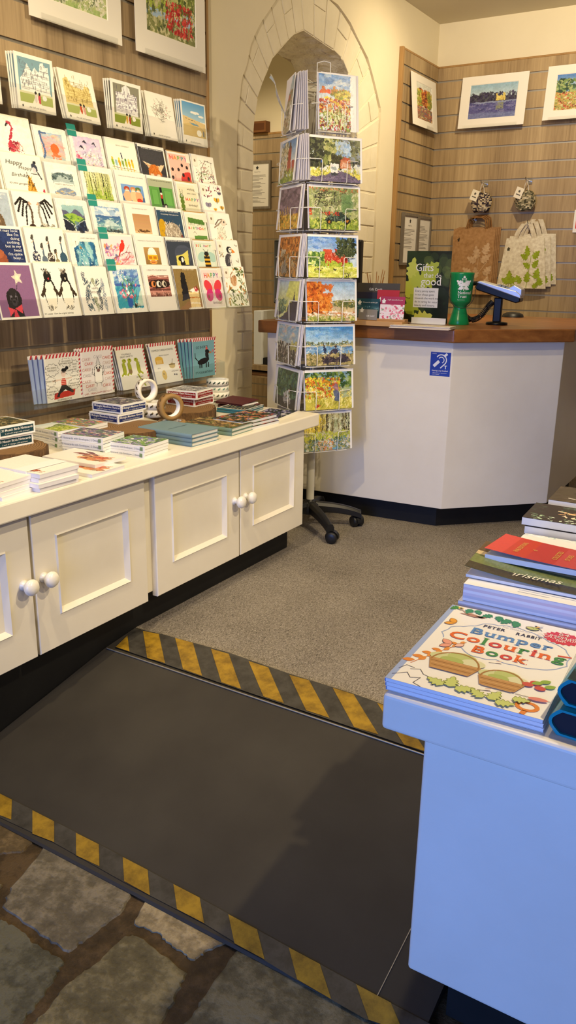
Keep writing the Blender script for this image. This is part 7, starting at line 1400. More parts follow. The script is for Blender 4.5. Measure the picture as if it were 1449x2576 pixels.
# leaflet holder with the sign
a0_, a1_ = facing((1015, 812)), facing((1137, 806)); py = 3.115; A0, A1 = aty((1016, 806), py), aty((1137, 628), py); w, h = A1.x-A0.x, A1.z-KZ-.008
lh = thing('sign_holder', 'clear upright sign holder with the Gifts that do good leaflet', 'sign', ((A0.x+A1.x)/2, py, KZ), 0.02)
mb = MB().box(-w/2, w/2, .0006, .002, .002, h+.004); mb.box(-w/2, w/2, -.05, .03, 0, .002); mb.build('clear_holder', ACRYL, lh)
ga = Art(80, 112, '#1f2a1c', 303); ga.dabs(0, 0, 1, 1, 60, .16, ['#243020', '#2f3f26', '#1a2418', '#3f5030'], .8, 0, 3, .6); ga.dabs(.5, .55, 1, .95, 12, .1, ['#4a5a34', '#6a7a3f', '#3a4a2c'], .9, 0, 3, .5)
mb = MB().box(-w/2, w/2, 0, .0006, .003, h+.003, '#1f2a1c'); ga.emit(mb, XZ(-w/2, .003, -.0003), w, h)
for j, (x, y, s, an, c) in enumerate(((.02, .35, .42, -.5, '#b9c44a'), (.1, .62, .3, -.2, '#c4cc5a'), (.3, .5, .42, -.9, '#aebb40'), (.05, .12, .4, -.6, '#9fb03a'), (.12, .55, .34, -1.3, '#b5c24c'), (.4, .68, .3, -1.0, '#a9b84a'), (.22, .02, .34, -1.3, '#c9c95a'))):
    lf = leaf_at(x, y, s, an); lf = [(min(1, max(0, px)), min(1, max(0, py))) for px, py in [(x+(px-x)*h/w*.9, py) for px, py in lf]]; mb.add([XZ(-w/2, .003, -.0006-.00004*j)(px*w, py*h) for px, py in lf], fan(lf), c)
for s, x, y, sz, al in (('Gifts', -.29, .735, .040, 'L'), ('that do', -.09, .645, .025, 'L'), ('good', -.15, .54, .042, 'L')): mb.text(s, XZ(x*w, y*h, -.0014), sz, '#f6f4ee', al, serif=True)
mb.add([XZ(-w/2, .003, -.0011)(x*w, y*h) for x, y in ((.2, .215), (.76, .215), (.76, .49), (.2, .49))], [(0, 1, 2, 3)], '#e6e6e0')
for i, s in enumerate(('Every penny spent', 'in our shops goes', 'towards the work we', 'do in caring for nature,', 'beauty and history.')): mb.text(s, XZ((-.27)*w, (.443-i*.05)*h, -.0014), .0112, '#3a3d3a', 'L')
mb.build('leaflet', GLOSS, lh)
fp = facing((1030, 814)); o = MB().box(0, .145, 0, .02, 0, .0012, '#e8e8ea'); o.box(0, .145, .018, .0195, 0, .024, '#eeeef0'); tag(o.build('card_dispenser', PRINT, loc=(aty((1027, 808), fp.y).x, fp.y+.012, KZ)), 'small white card dispenser at the foot of the sign', 'dispenser')
fb = facing((988, 824)); lf_art = abstract(304, ['#c9b89a', '#e6ded0', '#8f9a7a', '#d9a88a'], '#e0d8cc', 40, 30, 60)
for i in range(4):
    mb = MB().box(0, .225, 0, .085, 0, .0022, '#e2d6c4')
    if i == 3: lf_art.emit(mb, XY(0, 0, .0025), .225, .085)
    o = mb.build('leaflet', PRINT, loc=(fb.x+.004*(i % 2)-.01, fb.y-.012+.003*(i % 3), KZ+i*.0026), rot=(0, 0, .09+.02*(i % 2))); tag(o, 'pale printed leaflet on the counter in front of the sign, %s of four' % ordinal[i], 'leaflet', 'leaflets in front of the sign')
# collecting pot
cp = facing((1147, 817)); t = thing('collecting_pot', 'green plastic collecting pot with white oak leaf emblem', 'collecting pot', (cp.x, cp.y+.03, KZ))
GRN = mat('green_glossy_plastic', '#0f8a4c', rough=.25)
MB().lathe([(.040, 0), (.041, .004), (.036, .022), (.027, .056), (.0255, .066), (.028, .074), (.040, .084), (.043, .092), (.0465, .188), (.0475, .192), (.0475, .198), (.044, .199), (.040, .194)], 40).build('pot', GRN, t)
MB().lathe([(.0405, .1945), (.001, .1955)], 32, '#eef0ee', caps=False).build('paper_seal', PRINT, t)
th = math.atan2(-(cp.y+.03), -cp.x)+.12; rpot = lambda z: .0431+(.0465-.0431)*(z-.092)/.096+.0004
mpP = lambda x, y: (rpot(y)*math.cos(th+x/.045), rpot(y)*math.sin(th+x/.045), y)
mb = MB(); em = lambda x, y: mpP(x+.004, y+.149)
for j, (lx, ly, s, an) in enumerate(((.0, .004, .034, .0), (-.001, .0, .034, .95), (.001, .0, .034, -.95), (-.002, -.006, .022, 1.9), (.002, -.006, .022, -1.9))):
    lf = leaf_at(lx, ly, s, an); ml = lift(em, j+1); mb.add([ml(*p) for p in lf], fan(lf), '#f2f4f0')
mb.stroke([(0, -.018), (0, .012)], lift(em, 8), .003, '#f2f4f0'); mb.text('National', lambda x, y: mpP(x-.018, y+.118), .0165, '#f4f6f2', 'L', serif=True); mb.text('Trust', lambda x, y: mpP(x-.018, y+.104), .0165, '#f4f6f2', 'L', serif=True); mb.text('Registered charity', lambda x, y: mpP(x-.018, y+.095), .004, '#cfe6d6', 'L'); mb.build('emblem', GLOSS, t)
mb = MB(); mb.tube([(-.046*math.cos(th+1.57+0), -.046*math.sin(th+1.57), .19)]+[(math.cos(th)*(.046+.004*math.sin(PI*v))*(.2+.8*math.sin(PI*v))-math.sin(th)*(-.056*math.cos(PI*v)), math.sin(th)*(.046+.004*math.sin(PI*v))*(.2+.8*math.sin(PI*v))+math.cos(th)*(-.056*math.cos(PI*v)), .19-.125*math.sin(PI*v)**.6) for v in np.linspace(.05, .95, 22)], .0014, 6); mb.build('cord', BLACKPL, t)
# card terminal on its stand
tp = facing((1246, 817)); t = thing('card_terminal', 'silver and black card payment terminal tilted on a black post', 'card terminal', (tp.x, tp.y+.015, KZ), .12)
MB().lathe([(.042, 0), (.043, .003), (.042, .009), (.02, .012)], 32).build('stand_base', BLACKGL, t)
mb = MB(); mb.prism([(-.016, -.013), (.016, -.013), (.016, .013), (-.016, .013)], .01, .105); mb.build('post', BLACKGL, t, bevel=.004)
body_t = MB(); R2 = Matrix.Translation((.0, 0, .128)) @ Matrix.Rotation(.30, 4, 'Y')
pf = [(-.092, -.012), (-.085, .012), (.07, .020), (.088, .014), (.096, -.008), (.082, -.018), (-.08, -.020)]
M3 = R2 @ Matrix(((1, 0, 0, 0), (0, 0, 1, 0), (0, 1, 0, 0), (0, 0, 0, 1)))
body_t.prism([(x, z) for x, z in pf], -.04, .04, M=M3); bt = body_t.build('terminal_body', BLACKGL, t, bevel=.004)
SIL = mat('silver_plastic', '#b9bec9', rough=.3, metal=.35)
tp2 = MB(); pf2 = [(-.090, .006), (-.084, .016), (.066, .025), (.088, .018), (.094, .004)]; tp2.prism(pf2, -.041, .041, M=M3); tag(tp2.build('upper_shell', SIL, t, bevel=.003), 'silver upper shell')
sc2 = MB(); sc2.box(-.078, -.02, -.034, .034, .0195, .0215, '#e9e4d4', M=R2 @ Matrix.Rotation(-.055, 4, 'Y')); sc2.build('screen', GLOSS, t)
kp = MB()
for i in range(4):
    for j in range(3): kp.box(-.008+i*.016, .003+i*.016, -.03+j*.021, -.013+j*.021, .021, .0265, '#8f959f', M=R2 @ Matrix.Rotation(-.055, 4, 'Y'))
kp.build('keypad', PRINT, t)
sv = MB(); sv.prism([(.03, .022), (.05, .044), (.085, .038), (.094, .012), (.07, .02)], -.038, .038, M=M3); tag(sv.build('keypad_shield', SIL, t, bevel=.003), 'raised silver shield'); 
br_ = MB(); br_.tube([(-.088, 0, .158), (-.118, 0, .156), (-.128, .0, .135), (-.13, .0, .11)], .009, 10); br_.build('cable_bracket', BLACKPL, t)
co = MB(); ctr = [Vector(p) for p in ((-.13, 0, .11), (-.138, -.004, .075), (-.13, -.01, .035), (-.1, -.016, .016), (-.065, -.016, .03), (-.04, -.012, .066), (-.022, -.006, .088))]; pts = []
N = 420
for i in range(N+1):
    u_ = i/N*(len(ctr)-1); k = min(int(u_), len(ctr)-2); s_ = u_-k; p0, p1_, p2_, p3_ = ctr[max(k-1, 0)], ctr[k], ctr[k+1], ctr[min(k+2, len(ctr)-1)]
    c_ = .5*((2*p1_)+(p2_-p0)*s_+(2*p0-5*p1_+4*p2_-p3_)*s_*s_+(3*p1_-p0-3*p2_+p3_)*s_**3); d_ = (p2_-p1_).normalized(); n_ = d_.cross(Vector((0, 1, 0))).normalized(); b_ = d_.cross(n_); a_ = i*.62
    pts.append(c_+n_*.0105*math.cos(a_)+b_*.0105*math.sin(a_))
co.tube(pts, .0022, 5); co.build('coiled_cable', BLACKPL, t)
# monitor and clutter behind the spinner
my = 3.26; m0, m1 = aty((690, 806), my), aty((912, 575), my); w = m1.x-m0.x
t = thing('till_monitor', 'black till monitor on the counter behind the card spinner', 'monitor', ((m0.x+m1.x)/2, my, KZ), .0)
mb = MB(); zl, zr = aty((690, 750), my).z-KZ, m1.z-KZ
mb.box(-w/2, w/2, -.012, .022, .045, .325); mb.build('screen_housing', BLACKPL, t, bevel=.008, seg=3)
MB().box(-.05, .05, .0, .03, .0, .06).build('stand_neck', BLACKPL, t); MB().box(-.13, .13, -.05, .1, 0, .008).build('stand_foot', BLACKPL, t, bevel=.002)
st2 = MB().box(-.0, .05, -.0135, -.0122, .0, .018, '#26365f'); st2.box(.004, .018, -.0138, -.0135, .003, .009, '#c9c4b0'); st2.box(.026, .036, -.0138, -.0135, .003, .009, '#b9b4a4'); s_ = st2.build('asset_label', PRINT, t, loc=(w/2-.062, 0, .296)); tag(s_, 'dark blue label')
q = facing((1300, 800)); tag(MB().lathe([(.05, 0), (.046, .012), (.03, .02), (.001, .023)], 24).build('scanner_cradle', BLACKPL, loc=(-1.12, 3.86, KZ)), 'low black domed device at the back of the counter', 'device')
# shelves behind the counter, glimpsed between counter and arch
yb_ = 3.9; A0, A1 = aty((643, 912), yb_), aty((662, 782), yb_); 
sh_z = aty((655, 916), yb_).z
tag(MB().box(aty((640, 900), yb_).x-.12, aty((680, 900), yb_).x+.06, yb_-.05, yb_+.25, sh_z-.028, sh_z).build('back_shelf', OAKD), 'dark wooden shelf glimpsed between counter and arch', 'shelf')
tag(MB().box(A0.x, A1.x, yb_-.02, yb_+.16, sh_z+.0004, A1.z, '#dfe6f2').build('filing_box', PRINT, bevel=.002), 'tall white filing box on the shelf behind the counter', 'box')
tag(MB().box(A1.x+.003, A1.x+.03, yb_, yb_+.16, sh_z+.0004, A1.z-.26, '#141416').build('black_file', PRINT), 'black file beside the white filing box', 'file')
for i in range(3): tag(MB().box(aty((640, 900), yb_).x-.11, aty((672, 900), yb_).x+.04, yb_-.045, yb_+.2, 0, .006, ('#6a4a30', '#7f5c3c', '#5a3f2a')[i]).build('paper_folder', PRINT, loc=(0, .0, sh_z-.06+.0065*i)), 'brown paper folder under the shelf behind the counter', 'folder', 'brown folders behind the counter')
tag(MB().box(aty((640, 900), yb_).x-.12, aty((680, 900), yb_).x+.06, yb_-.05, yb_+.25, sh_z-.07, sh_z-.0605).build('back_shelf', OAKD), 'lower thin wooden shelf holding the brown folders', 'shelf')
# ================================================================== BOOKS ON THE DISPLAY TABLE
def tz(px, z=TZ): return atz(px, z)
PAGE = '#eceae6'
# colouring books -------------------------------------------------------
CW_, CH_ = .215, .292; c0 = atz((965, 1706), TZ+.018); cang = math.atan2(atz((1380, 1819), TZ+.018).y-c0.y, atz((1380, 1819), TZ+.018).x-c0.x)
cx0, cy0 = c0.x+.001, c0.y+.003
def cover_art():
    a = Art(150, 200, '#f2efe8', 401)
    return a
def colouring_cover(mb, z):
    mp = lambda x, y: (x, y, z); w, h = CW_, CH_; mb.add([mp(x, y) for x, y in ((.009, 0), (w, 0), (w, h), (.009, h))], [(0, 1, 2, 3)], '#f3f0ea'); mb.add([mp(x, y) for x, y in ((0, 0), (.009, 0), (.009, h), (0, h))], [(0, 1, 2, 3)], '#9db0dc')
    m1 = lambda x, y: (x*w, y*h, z+.0004); m2 = lambda x, y: (x*w, y*h, z+.0008)
    # ragged blue cloud round the title
    cl = [(.13, .56), (.09, .62), (.12, .7), (.2, .74), (.27, .78), (.31, .83), (.42, .85), (.5, .87), (.62, .86), (.72, .83), (.8, .79), (.93, .74), (.985, .66), (.985, .56), (.93, .5), (.82, .455), (.68, .44), (.55, .45), (.44, .43), (.34, .45), (.26, .52), (.13, .56)]
    cl_ = [(.2, .62), (.15, .68), (.17, .74), (.25, .76), (.31, .8), (.36, .84), (.46, .83), (.56, .86), (.68, .84), (.76, .86), (.88, .82), (.93, .76), (.97, .68), (.96, .58), (.9, .5), (.8, .46), (.66, .47), (.52, .46), (.46, .5), (.34, .54), (.28, .58), (.2, .62)]
    P = []
    for (x0, y0), (x1, y1) in zip(cl[:-1], cl[1:]):
        for k in range(5):
            u = k/5; b = .012*math.sin(PI*u); L = math.hypot(x1-x0, y1-y0) or 1; P.append((x0+(x1-x0)*u-(y1-y0)/L*b*-1, y0+(y1-y0)*u+(x1-x0)/L*b*-1*-1))
    mb.stroke([(x*w, y*h) for x, y in P], lambda x, y: (x, y, z+.0004), .0016, '#9fb0d8')
    cols = ['#5f8fc4', '#4f86c0', '#5a8cc6', '#4a80bc', '#6a98cc', '#5588c0']
    def word(s, x0, x1, y, size, cs):
        adv = [max(p[0] for p in glyphs(ch, 'L', .022, True)[0])+.06 for ch in s]; tot = sum(adv)-.06; k = (x1-x0)*w/(tot*size); pos = 0
        for ch, ad, c in zip(s, adv, (cs*9)[:len(s)]):
            mb.text(ch, lambda X, Y, o=pos: (x0*w+(o*size+X)*k, y*h+Y, z+.0009), size, c, 'L', bold=.022, serif=True); pos += ad
    B_ = '#5b8cc8'; O_ = '#e2692f'; G_ = '#3f8a4a'; R_ = '#d2453f'
    word('Bumper', .265, .85, .685, .030, [B_]); word('Colouring', .15, .97, .578, .034, [O_, O_, G_, R_, O_, G_, R_, O_, G_]); word('Book', .36, .75, .472, .032, [O_, G_, R_, O_])
    word('PETER', .325, .49, .79, .0125, ['#2c2e3a']); word('RABBIT', .565, .745, .785, .0125, ['#2c2e3a']); mb.text('THE WORLD OF', lambda X, Y: (.55*w+X, .84*h+Y, z+.0008), .006, '#b9b9c4')
    # red star burst
    st_ = [((.875+(.14 if k % 2 else .12)*math.cos(k*PI/20)), (.865+(.08 if k % 2 else .068)*math.sin(k*PI/20))) for k in range(40)]; st_ = [(min(x, .998), y) for x, y in st_]; mb.add([m1(*p) for p in st_], [tuple(range(40))], '#d23a3c')
    for s, y, sz in (('64', .895, .016), ('pages of', .868, .012), ('COLOURING', .84, .0125), ('fun', .815, .012)): mb.text(s, lambda X, Y, y=y: (.872*w+X, y*h+Y, z+.0009), sz, '#f6ece4', serif=True)
    # garden sketches: leaves, butterflies, a bee, cabbages, roots, a spade handle
    lay = [z+.0004]
    def up():
        lay[0] += .00003; return lay[0]
    def leafy(x, y, s, an, c, lobes=None, out=None):
        lf = leaf_at(x, y, s, an, lobes); lf = [(px, y+(py-y)*w/h) for px, py in lf]; zz = up(); mb.add([(px*w, py*h, zz) for px, py in lf], fan(lf), c)
        if out: zz2 = up(); mb.stroke([(px*w, py*h) for px, py in lf], lambda X, Y: (X, Y, zz2), .0008, out)
    plain = [(0, 0)]+[(.3*math.sin(PI*t)**.8, t) for t in np.linspace(.1, .9, 7)]+[(0, 1)]+[(-.3*math.sin(PI*t)**.8, t) for t in np.linspace(.9, .1, 7)]
    for k in range(6): leafy(.08+.035*k, .24+.055*k, .085-.006*k, 1.9-.1*k, '#e08a3c', plain); leafy(.1+.035*k, .25+.055*k, .075-.005*k, -.4+.05*k, '#e39448', plain)
    mb.stroke([(.07*w, .2*h), (.2*w, .42*h), (.3*w, .56*h)], lambda X, Y: (X, Y, z+.0005), .0012, '#d9843a')
    for x, y, s, an in ((.06, .985, .09, 2.6), (.16, .985, .1, 3.0), (.2, .99, .09, -2.6), (.33, .965, .1, 2.4), (.38, .97, .1, -2.9), (.47, .955, .11, 2.7), (.5, .95, .1, -2.6), (.53, .94, .1, 3.1)): leafy(x, y, s, an, '#3f8a4a')
    for x, y, s, an, c in ((.13, .755, .09, .6, '#e8a23c'), (.13, .755, .08, 2.0, '#e8a23c'), (.22, .49, .1, .9, '#e9a08c'), (.22, .49, .09, 2.3, '#e9a08c'), (.25, .48, .08, -.6, '#efc0b0'), (.6, .9, .1, -1.5, '#b9c66a'), (.66, .9, .06, 1.4, '#c9d07a')): leafy(x, y, s, an, c, plain, '#6a4a34')
    def ellp(x, y, rx, ry, c, rot=0):
        P = [(x*w+rx*w*math.cos(t)*math.cos(rot)-ry*w*math.sin(t)*math.sin(rot), y*h+rx*w*math.cos(t)*math.sin(rot)+ry*w*math.sin(t)*math.cos(rot)) for t in np.linspace(0, 2*PI, 25)[:-1]]; zz = up(); mb.add([(X, Y, zz) for X, Y in P], [tuple(range(24))], c); return P
    # a brown wicker trug with lettuces, a second one with radishes, in place of the printed animals
    for bx, by, k in ((.33, .27, 1.0), (.66, .22, .85)):
        for dx, dy, rx, ry, c in ((-.1, .07, .09, .06, '#cdd09a'), (.02, .1, .1, .07, '#b9c47a'), (.11, .07, .08, .055, '#d9d8ae'), (-.03, .05, .08, .05, '#a9b868')): ellp(bx+dx*k, by+dy*k, rx*k, ry*k, c)
        P = [(bx-.18*k, by+.04*k), (bx-.13*k, by-.07*k), (bx+.13*k, by-.07*k), (bx+.18*k, by+.04*k)]; zz = up(); mb.add([(x*w, y*h, zz) for x, y in P], [(0, 1, 2, 3)], '#b98a54'); za, zb_ = up(), up()
        for j in range(5): mb.stroke([((bx-.17*k+.012*j)*w, (by+.03*k-.022*j)*h), ((bx+.17*k-.012*j)*w, (by+.03*k-.022*j)*h)], lambda X, Y: (X, Y, za), .0014, '#8a6034' if j % 2 else '#d2a870')
        mb.stroke([((bx+.16*k*math.cos(t))*w, (by+.02+.12*k*math.sin(t))*h) for t in np.linspace(0, PI, 14)], lambda X, Y: (X, Y, zb_), .0028, '#a2743f')
    for x, y in ((.86, .3), (.9, .26), (.82, .27)): ellp(x, y, .035, .028, '#c9544a'); leafy(x+.02, y+.015, .08, -.9, '#8fae4a', plain)
    for x, y, s, an in ((.36, .06, .13, 1.2), (.4, .06, .14, .1), (.44, .05, .13, -1.0), (.62, .04, .12, .9), (.66, .04, .13, -.3), (.7, .03, .12, -1.3), (.78, .1, .11, -1.4)): leafy(x, y, s, an, '#c6d07a', None, '#6f7a3a')
    for P in ([(.02, .05), (.1, .1), (.14, .06), (.2, .08), (.18, .02), (.24, .0)], [(.1, .14), (.16, .16), (.2, .12), (.28, .1), (.3, .04)], [(.03, .12), (.06, .17), (.12, .16)]): mb.stroke([(x*w, y*h) for x, y in P], lambda X, Y: (X, Y, z+.0005), .0009, '#4a4444')
    mb.stroke([((.88+.06*math.cos(t))*w, (.075+.035*math.sin(t))*h) for t in np.linspace(0, 2*PI, 18)], lambda X, Y: (X, Y, z+.0006), .006, '#e0863f'); mb.stroke([(.88*w, .035*h), (.87*w, .0*h)], lambda X, Y: (X, Y, z+.0006), .007, '#e0863f')
    ellp(.92, .15, .06, .022, '#dc8478', .1); mb.stroke([(.78*w, .16*h), (.99*w, .165*h)], lambda X, Y: (X, Y, z+.0008), .0009, '#4a3a36')
    ellp(.68, .895+.03, .018, .012, '#d9a83a', .4); ellp(.665, .93, .01, .008, '#2f2a24'); ellp(.7, .945, .022, .01, '#dfe3e8', .8); mb.stroke([(.66*w, .95*h), (.72*w, .9*h)], lambda X, Y: (X, Y, z+.0008), .0009, '#3a342c')
    for P, c in (([(.1, .9), (.2, .925), (.3, .905), (.22, .885)], '#b5845a'), ([(.16, .905), (.1, .945), (.2, .93)], '#c9a07a'), ([(.22, .9), (.32, .94), (.28, .89)], '#a8764c')): mb.add([m2(*p) for p in P], [tuple(range(len(P)))], c)
    ellp(.09, .955, .024, .016, '#e6c94a'); ellp(.09, .955, .011, .011, '#3a3a34')
    for x, y in ((.56, .40), (.6, .11)): mb.stroke([((x-.04)*w, y*h), ((x+.04)*w, (y+.015)*h)], lambda X, Y: (X, Y, z+.0006), .0009, '#5a4a44'); ellp(x+.02, y+.018, .02, .007, '#d9b8a8', .5)
    mb.stroke([(.99*w, .66*h), (.9*w, .65*h)], lambda X, Y: (X, Y, z+.0006), .004, '#d9563a')
for i, s in enumerate(NB3):
    t = thing('colouring_book', '%s colouring book in the pile at the near table corner' % {'bottom': 'lowest', 'middle': 'middle', 'top': 'topmost, fully visible'}[s], 'book', (cx0+.003*(2-i)*.3, cy0-.0005*i, TZ+i*.0062+.0004), cang+(.004 if i == 1 else 0), 'colouring books')
    mb = MB(); mb.box(.001, CW_-.001, .001, CH_-.001, .0005, .0052, '#e3e2e4'); mb.build('pages', PRINT, t)
    mb = MB(); mb.box(0, CW_, 0, CH_, .0053, .0058, '#e9e8ee'); mb.box(0, .0006, 0, CH_, 0, .0055, '#8fa6dc'); mb.box(0, CW_, 0, CH_, 0, .0004, '#e9e8ee')
    if i == 2: colouring_cover(mb, .0061)
    mb.build('cover', GLOSS, t)
# teal cloth edged books -------------------------------------------------------
def rounded_book(w, d, h, cover, label, loc, yaw, art=None, pages='#0f1626', grp=None):
    """spine along local -x, rounded; fore edge and ends show dark pages"""
    t = thing('hardback_book', label, 'book', loc, yaw, grp); n = 8; bt = .003
    pr = [(-w/2-.012*math.sin(PI*i/n)+.006, h*i/n) for i in range(n+1)]; pi_ = [(-w/2-.012*math.sin(PI*i/n)+.010, bt+(h-2*bt)*i/n) for i in range(n+1)]
    mb = MB(); sec = pr+[(w/2, h), (w/2, h-bt)]+pi_[::-1]+[(w/2, bt), (w/2, 0)]
    vs = [(x, y, z) for y in (-d/2, d/2) for x, z in sec]; N_ = len(sec); mb.add(vs, [(i, (i+1) % N_, N_+(i+1) % N_, N_+i) for i in range(N_)], cover)
    for y0 in (0, N_):
        k = n+1
        fs = [(y0+i, y0+i+1, y0+N_-4-i-1+1-1, y0+N_-3-i+1-1) for i in range(n)]
        A_ = [y0+i for i in range(n+1)]; Bq = [y0+n+3+(n-i) for i in range(n+1)]
        fs = [(A_[i], A_[i+1], Bq[i+1], Bq[i]) for i in range(n)]+[(y0+n, y0+n+1, y0+n+2, y0+n+3), (y0+0, y0+2*n+3, y0+2*n+4, y0+2*n+5)]
        mb.add([vs[j] for j in range(2*N_)], fs, cover)
    if art: art.emit(mb, lambda x, y: (-w/2+.004+x, -d/2+y, h+.0004), w-.004, d)
    mb.build('cover', GLOSS, t)
    pg = MB(); ps = pi_+[(w/2-.004, h-bt), (w/2-.004, bt)]; pv = [(x, y, z) for y in (-d/2+.004, d/2-.004) for x, z in ps]; M_ = len(ps); pg.add(pv, [(i, M_+i, M_+(i+1) % M_, (i+1) % M_) for i in range(M_)]+[tuple(range(M_)), tuple(range(M_, 2*M_))[::-1]], pages); pg.build('pages', PRINT, t)
    return t
ta = Art(70, 90, '#0f9aa0', 403); ta.dabs(0, 0, 1, 1, 40, .09, ['#0c3f48', '#0a6a72', '#12b0b0', '#0a2a34'], 1.6, .5, .8)
b0 = atz((1392, 1845), TZ); yaw = -.04
BX, BY = -.176+.082, .935+.1
rounded_book(.15, .2, .036, '#1590a0', 'thick turquoise hardback, lower of two right of the colouring books', (BX, BY, TZ+.0004), yaw, None, grp='turquoise hardbacks')
rounded_book(.15, .2, .036, '#1590a0', 'thick turquoise hardback, upper of two right of the colouring books', (BX+.004, BY+.012, TZ+.0374), yaw, ta, grp='turquoise hardbacks')
# softback piles along the table edge: sides show pages, some top covers curl up
def softback(w, d, h, cover, pages=PAGE, curl=0.0, art=None, stripes=None, M=GLOSS, name='paperback_book', inner='#eef0fa', extra=None):
    """built from the near left corner; x across, y away"""
    t = bpy.data.objects.new(name, None); COL.objects.link(t)
    pg = MB(); n = 6
    for i in range(n): pg.box(.0, w, .0, d, .0004+(h-.001)*i/n, .0004+(h-.001)*(i+1)/n, (stripes[i % len(stripes)] if stripes else pages))
    pg.build('pages', PRINT, t)
    cv = MB(); f = lambda u, v: (w*u-curl*.25*(1-u)**2, d*v, h+.0004+curl*(1-u)**2*(1 if True else 0)); g = 10
    cv.grid(lambda u, v: (lambda p: (p[0], p[1], p[2]-.0006))(f(u, 1-v)), g, 1, inner)
    if art:
        art.emit(cv, lambda x, y: f(x/w, y/d), w, d)
    else: cv.grid(f, g, 1, cover)
    cv.grid(lambda u, v: (lambda p: (p[0], p[1], p[2]-.0006*(1-v)))(f(u, 0)), g, 1, cover)
    if extra: extra(cv)
    cv.build('cover', M, t); return t
def put(t, px, z, yaw, label, grp=None):
    p = atz(px, z); t.location = (p.x, p.y, z); t.rotation_euler = (0, 0, yaw); return tag(t, label, 'book', grp)
ybk = atz((1157, 1523), TZ+.018).y
# thick white paperbacks just behind the colouring books, the upper with its cover lifted
q = atz((1157, 1545), TZ)
lined = Art(80, 80, '#f2f1f4', 404)
for r_ in range(16): lined.rect(.42, .06+.05*r_, .42+.5*(.9 if r_ % 4 else .5), .075+.05*r_, '#9a9cb0')
stp = ['#e4e0e8', '#d9c9d4', '#eceaf2', '#dcd4e2', '#c9ccdf', '#eeeef4']
t = softback(.20, .17, .022, '#e6e6ee', stripes=stp); tag(t, 'white paged softback under the opened one behind the colouring books', 'book'); t.location = (-.404, 1.229, TZ+.0004); t.rotation_euler = (0, 0, cang)
t = softback(.205, .18, .030, '#eef0fa', stripes=stp[::-1], art=lined); t.location = (-.398, 1.233, TZ+.0232); t.rotation_euler = (0, 0, cang); tag(t, 'thick softback opened at a lined text page behind the colouring books', 'book')
gh = Art(70, 24, '#4a4436', 405); gh.rect(0, 0, 1, .22, '#3f3a30'); gh.rect(0, .22, 1, .5, '#6f7a4a'); gh.rect(0, .5, 1, .62, '#c9b48a'); gh.rect(0, .62, 1, 1, '#5a4632'); gh.noise(.03)
t = softback(.21, .13, .006, '#5f6a44', curl=.014, art=gh, extra=lambda cv: cv.text('Christmas', lambda x, y: (.10+x, .016+y, .0122), .026, '#e9e4cf', shear=.3)); tag(t, 'dark green and brown covered softback with a curled cover edge', 'book'); t.location = (-.405, 1.262, TZ+.0545); t.rotation_euler = (.05, 0, cang)
rd_ = Art(90, 50, '#b8322f', 406); rd_.rect(.0, 0, .14, 1, '#d2463f'); rd_.rect(.14, 0, .32, 1, '#c23a2c'); rd_.rect(.32, 0, .55, 1, '#b8343c'); rd_.rect(.55, 0, .78, 1, '#c0424c'); rd_.rect(.78, 0, 1, 1, '#5a2a3a'); rd_.noise(.012)
def gilt(cv):
    for x, s in ((.05, 'FINE EDITIONS'), (.075, 'of'), (.115, 'COLLECTED'), (.135, 'STORIES'), (.165, 'LIBRARY'), (.19, 'VOLUME')): cv.text(s, lambda X, Y, x=x: (x-Y, .07+X, .0115+.010*(1-x/.215)**2), .013, '#d9b45a')
t = softback(.215, .15, .010, '#b8322f', curl=.010, art=rd_, extra=gilt); tag(t, 'red covered softback with gilt lettering like a row of spines', 'book')
t.location = (-.392, 1.318, TZ+.072); t.rotation_euler = (-.11, 0, cang)
t = softback(.2, .13, .050, '#e4e6ee', name='paperback_book'); t.location = (-.385, 1.428, TZ+.0004); t.rotation_euler = (0, 0, cang); tag(t, 'thick pale softback holding up the red covered one', 'book')
# plant book piles, further along
pa_ = Art(80, 60, '#2a2730', 407); pa_.dabs(0, .5, 1, 1, 60, .05, ['#3a4a44', '#55706a', '#2f3a3a'], .5); pa_.dabs(.05, .0, .95, .35, 40, .045, ['#a9c9b0', '#7fa08a', '#cfe3d4', '#5a7a64'], .4); pa_.dabs(.3, .35, .8, .75, 18, .05, ['#f0d9a8', '#e9b88c', '#f3e3c4'], .45); pa_.poly([(.72, .0), (1, .0), (1, .6), (.86, .5)], '#e9e2d8')
y2 = 1.668
for i, s in enumerate(NB3):
    t = softback(.2, .13, .0165, '#2a2730', pages='#e6e8ee', curl=.0, art=pa_ if i == 2 else None); t.location = (-.416-.008*(i == 2), y2+.002*i, TZ+.0004+i*.0178); t.rotation_euler = (0, 0, cang); tag(t, 'dark flower covered softback, %s of three further along the table' % s, 'book', 'dark flower softbacks')
t = softback(.2, .1, .02, '#c9d6dc', art=abstract(408, ['#7fa8b8', '#e6e9ea', '#c9ccd0', '#f0efec', '#9ab8c0'], '#dfe3e4', 50, 40, 60)); t.location = (-.408, y2-.105, TZ+.0004); t.rotation_euler = (0, 0, cang); tag(t, 'pale blue and white softback between the red and flower covered books', 'book')
ba = Art(80, 60, '#4a433e', 409); ba.dabs(0, 0, 1, 1, 80, .05, ['#3a3430', '#5f5650', '#6f665e', '#2a2624'], .3, 0, .3); ba.rect(.45, .15, .9, .3, '#dcd8d4'); ba.rect(.5, .5, .56, .85, '#cfcac4'); ba.rect(.7, .55, .95, .75, '#d9d5d0'); ba.line([(.2, .25), (.6, .1)], .02, '#e6e2de')
y3 = 1.845
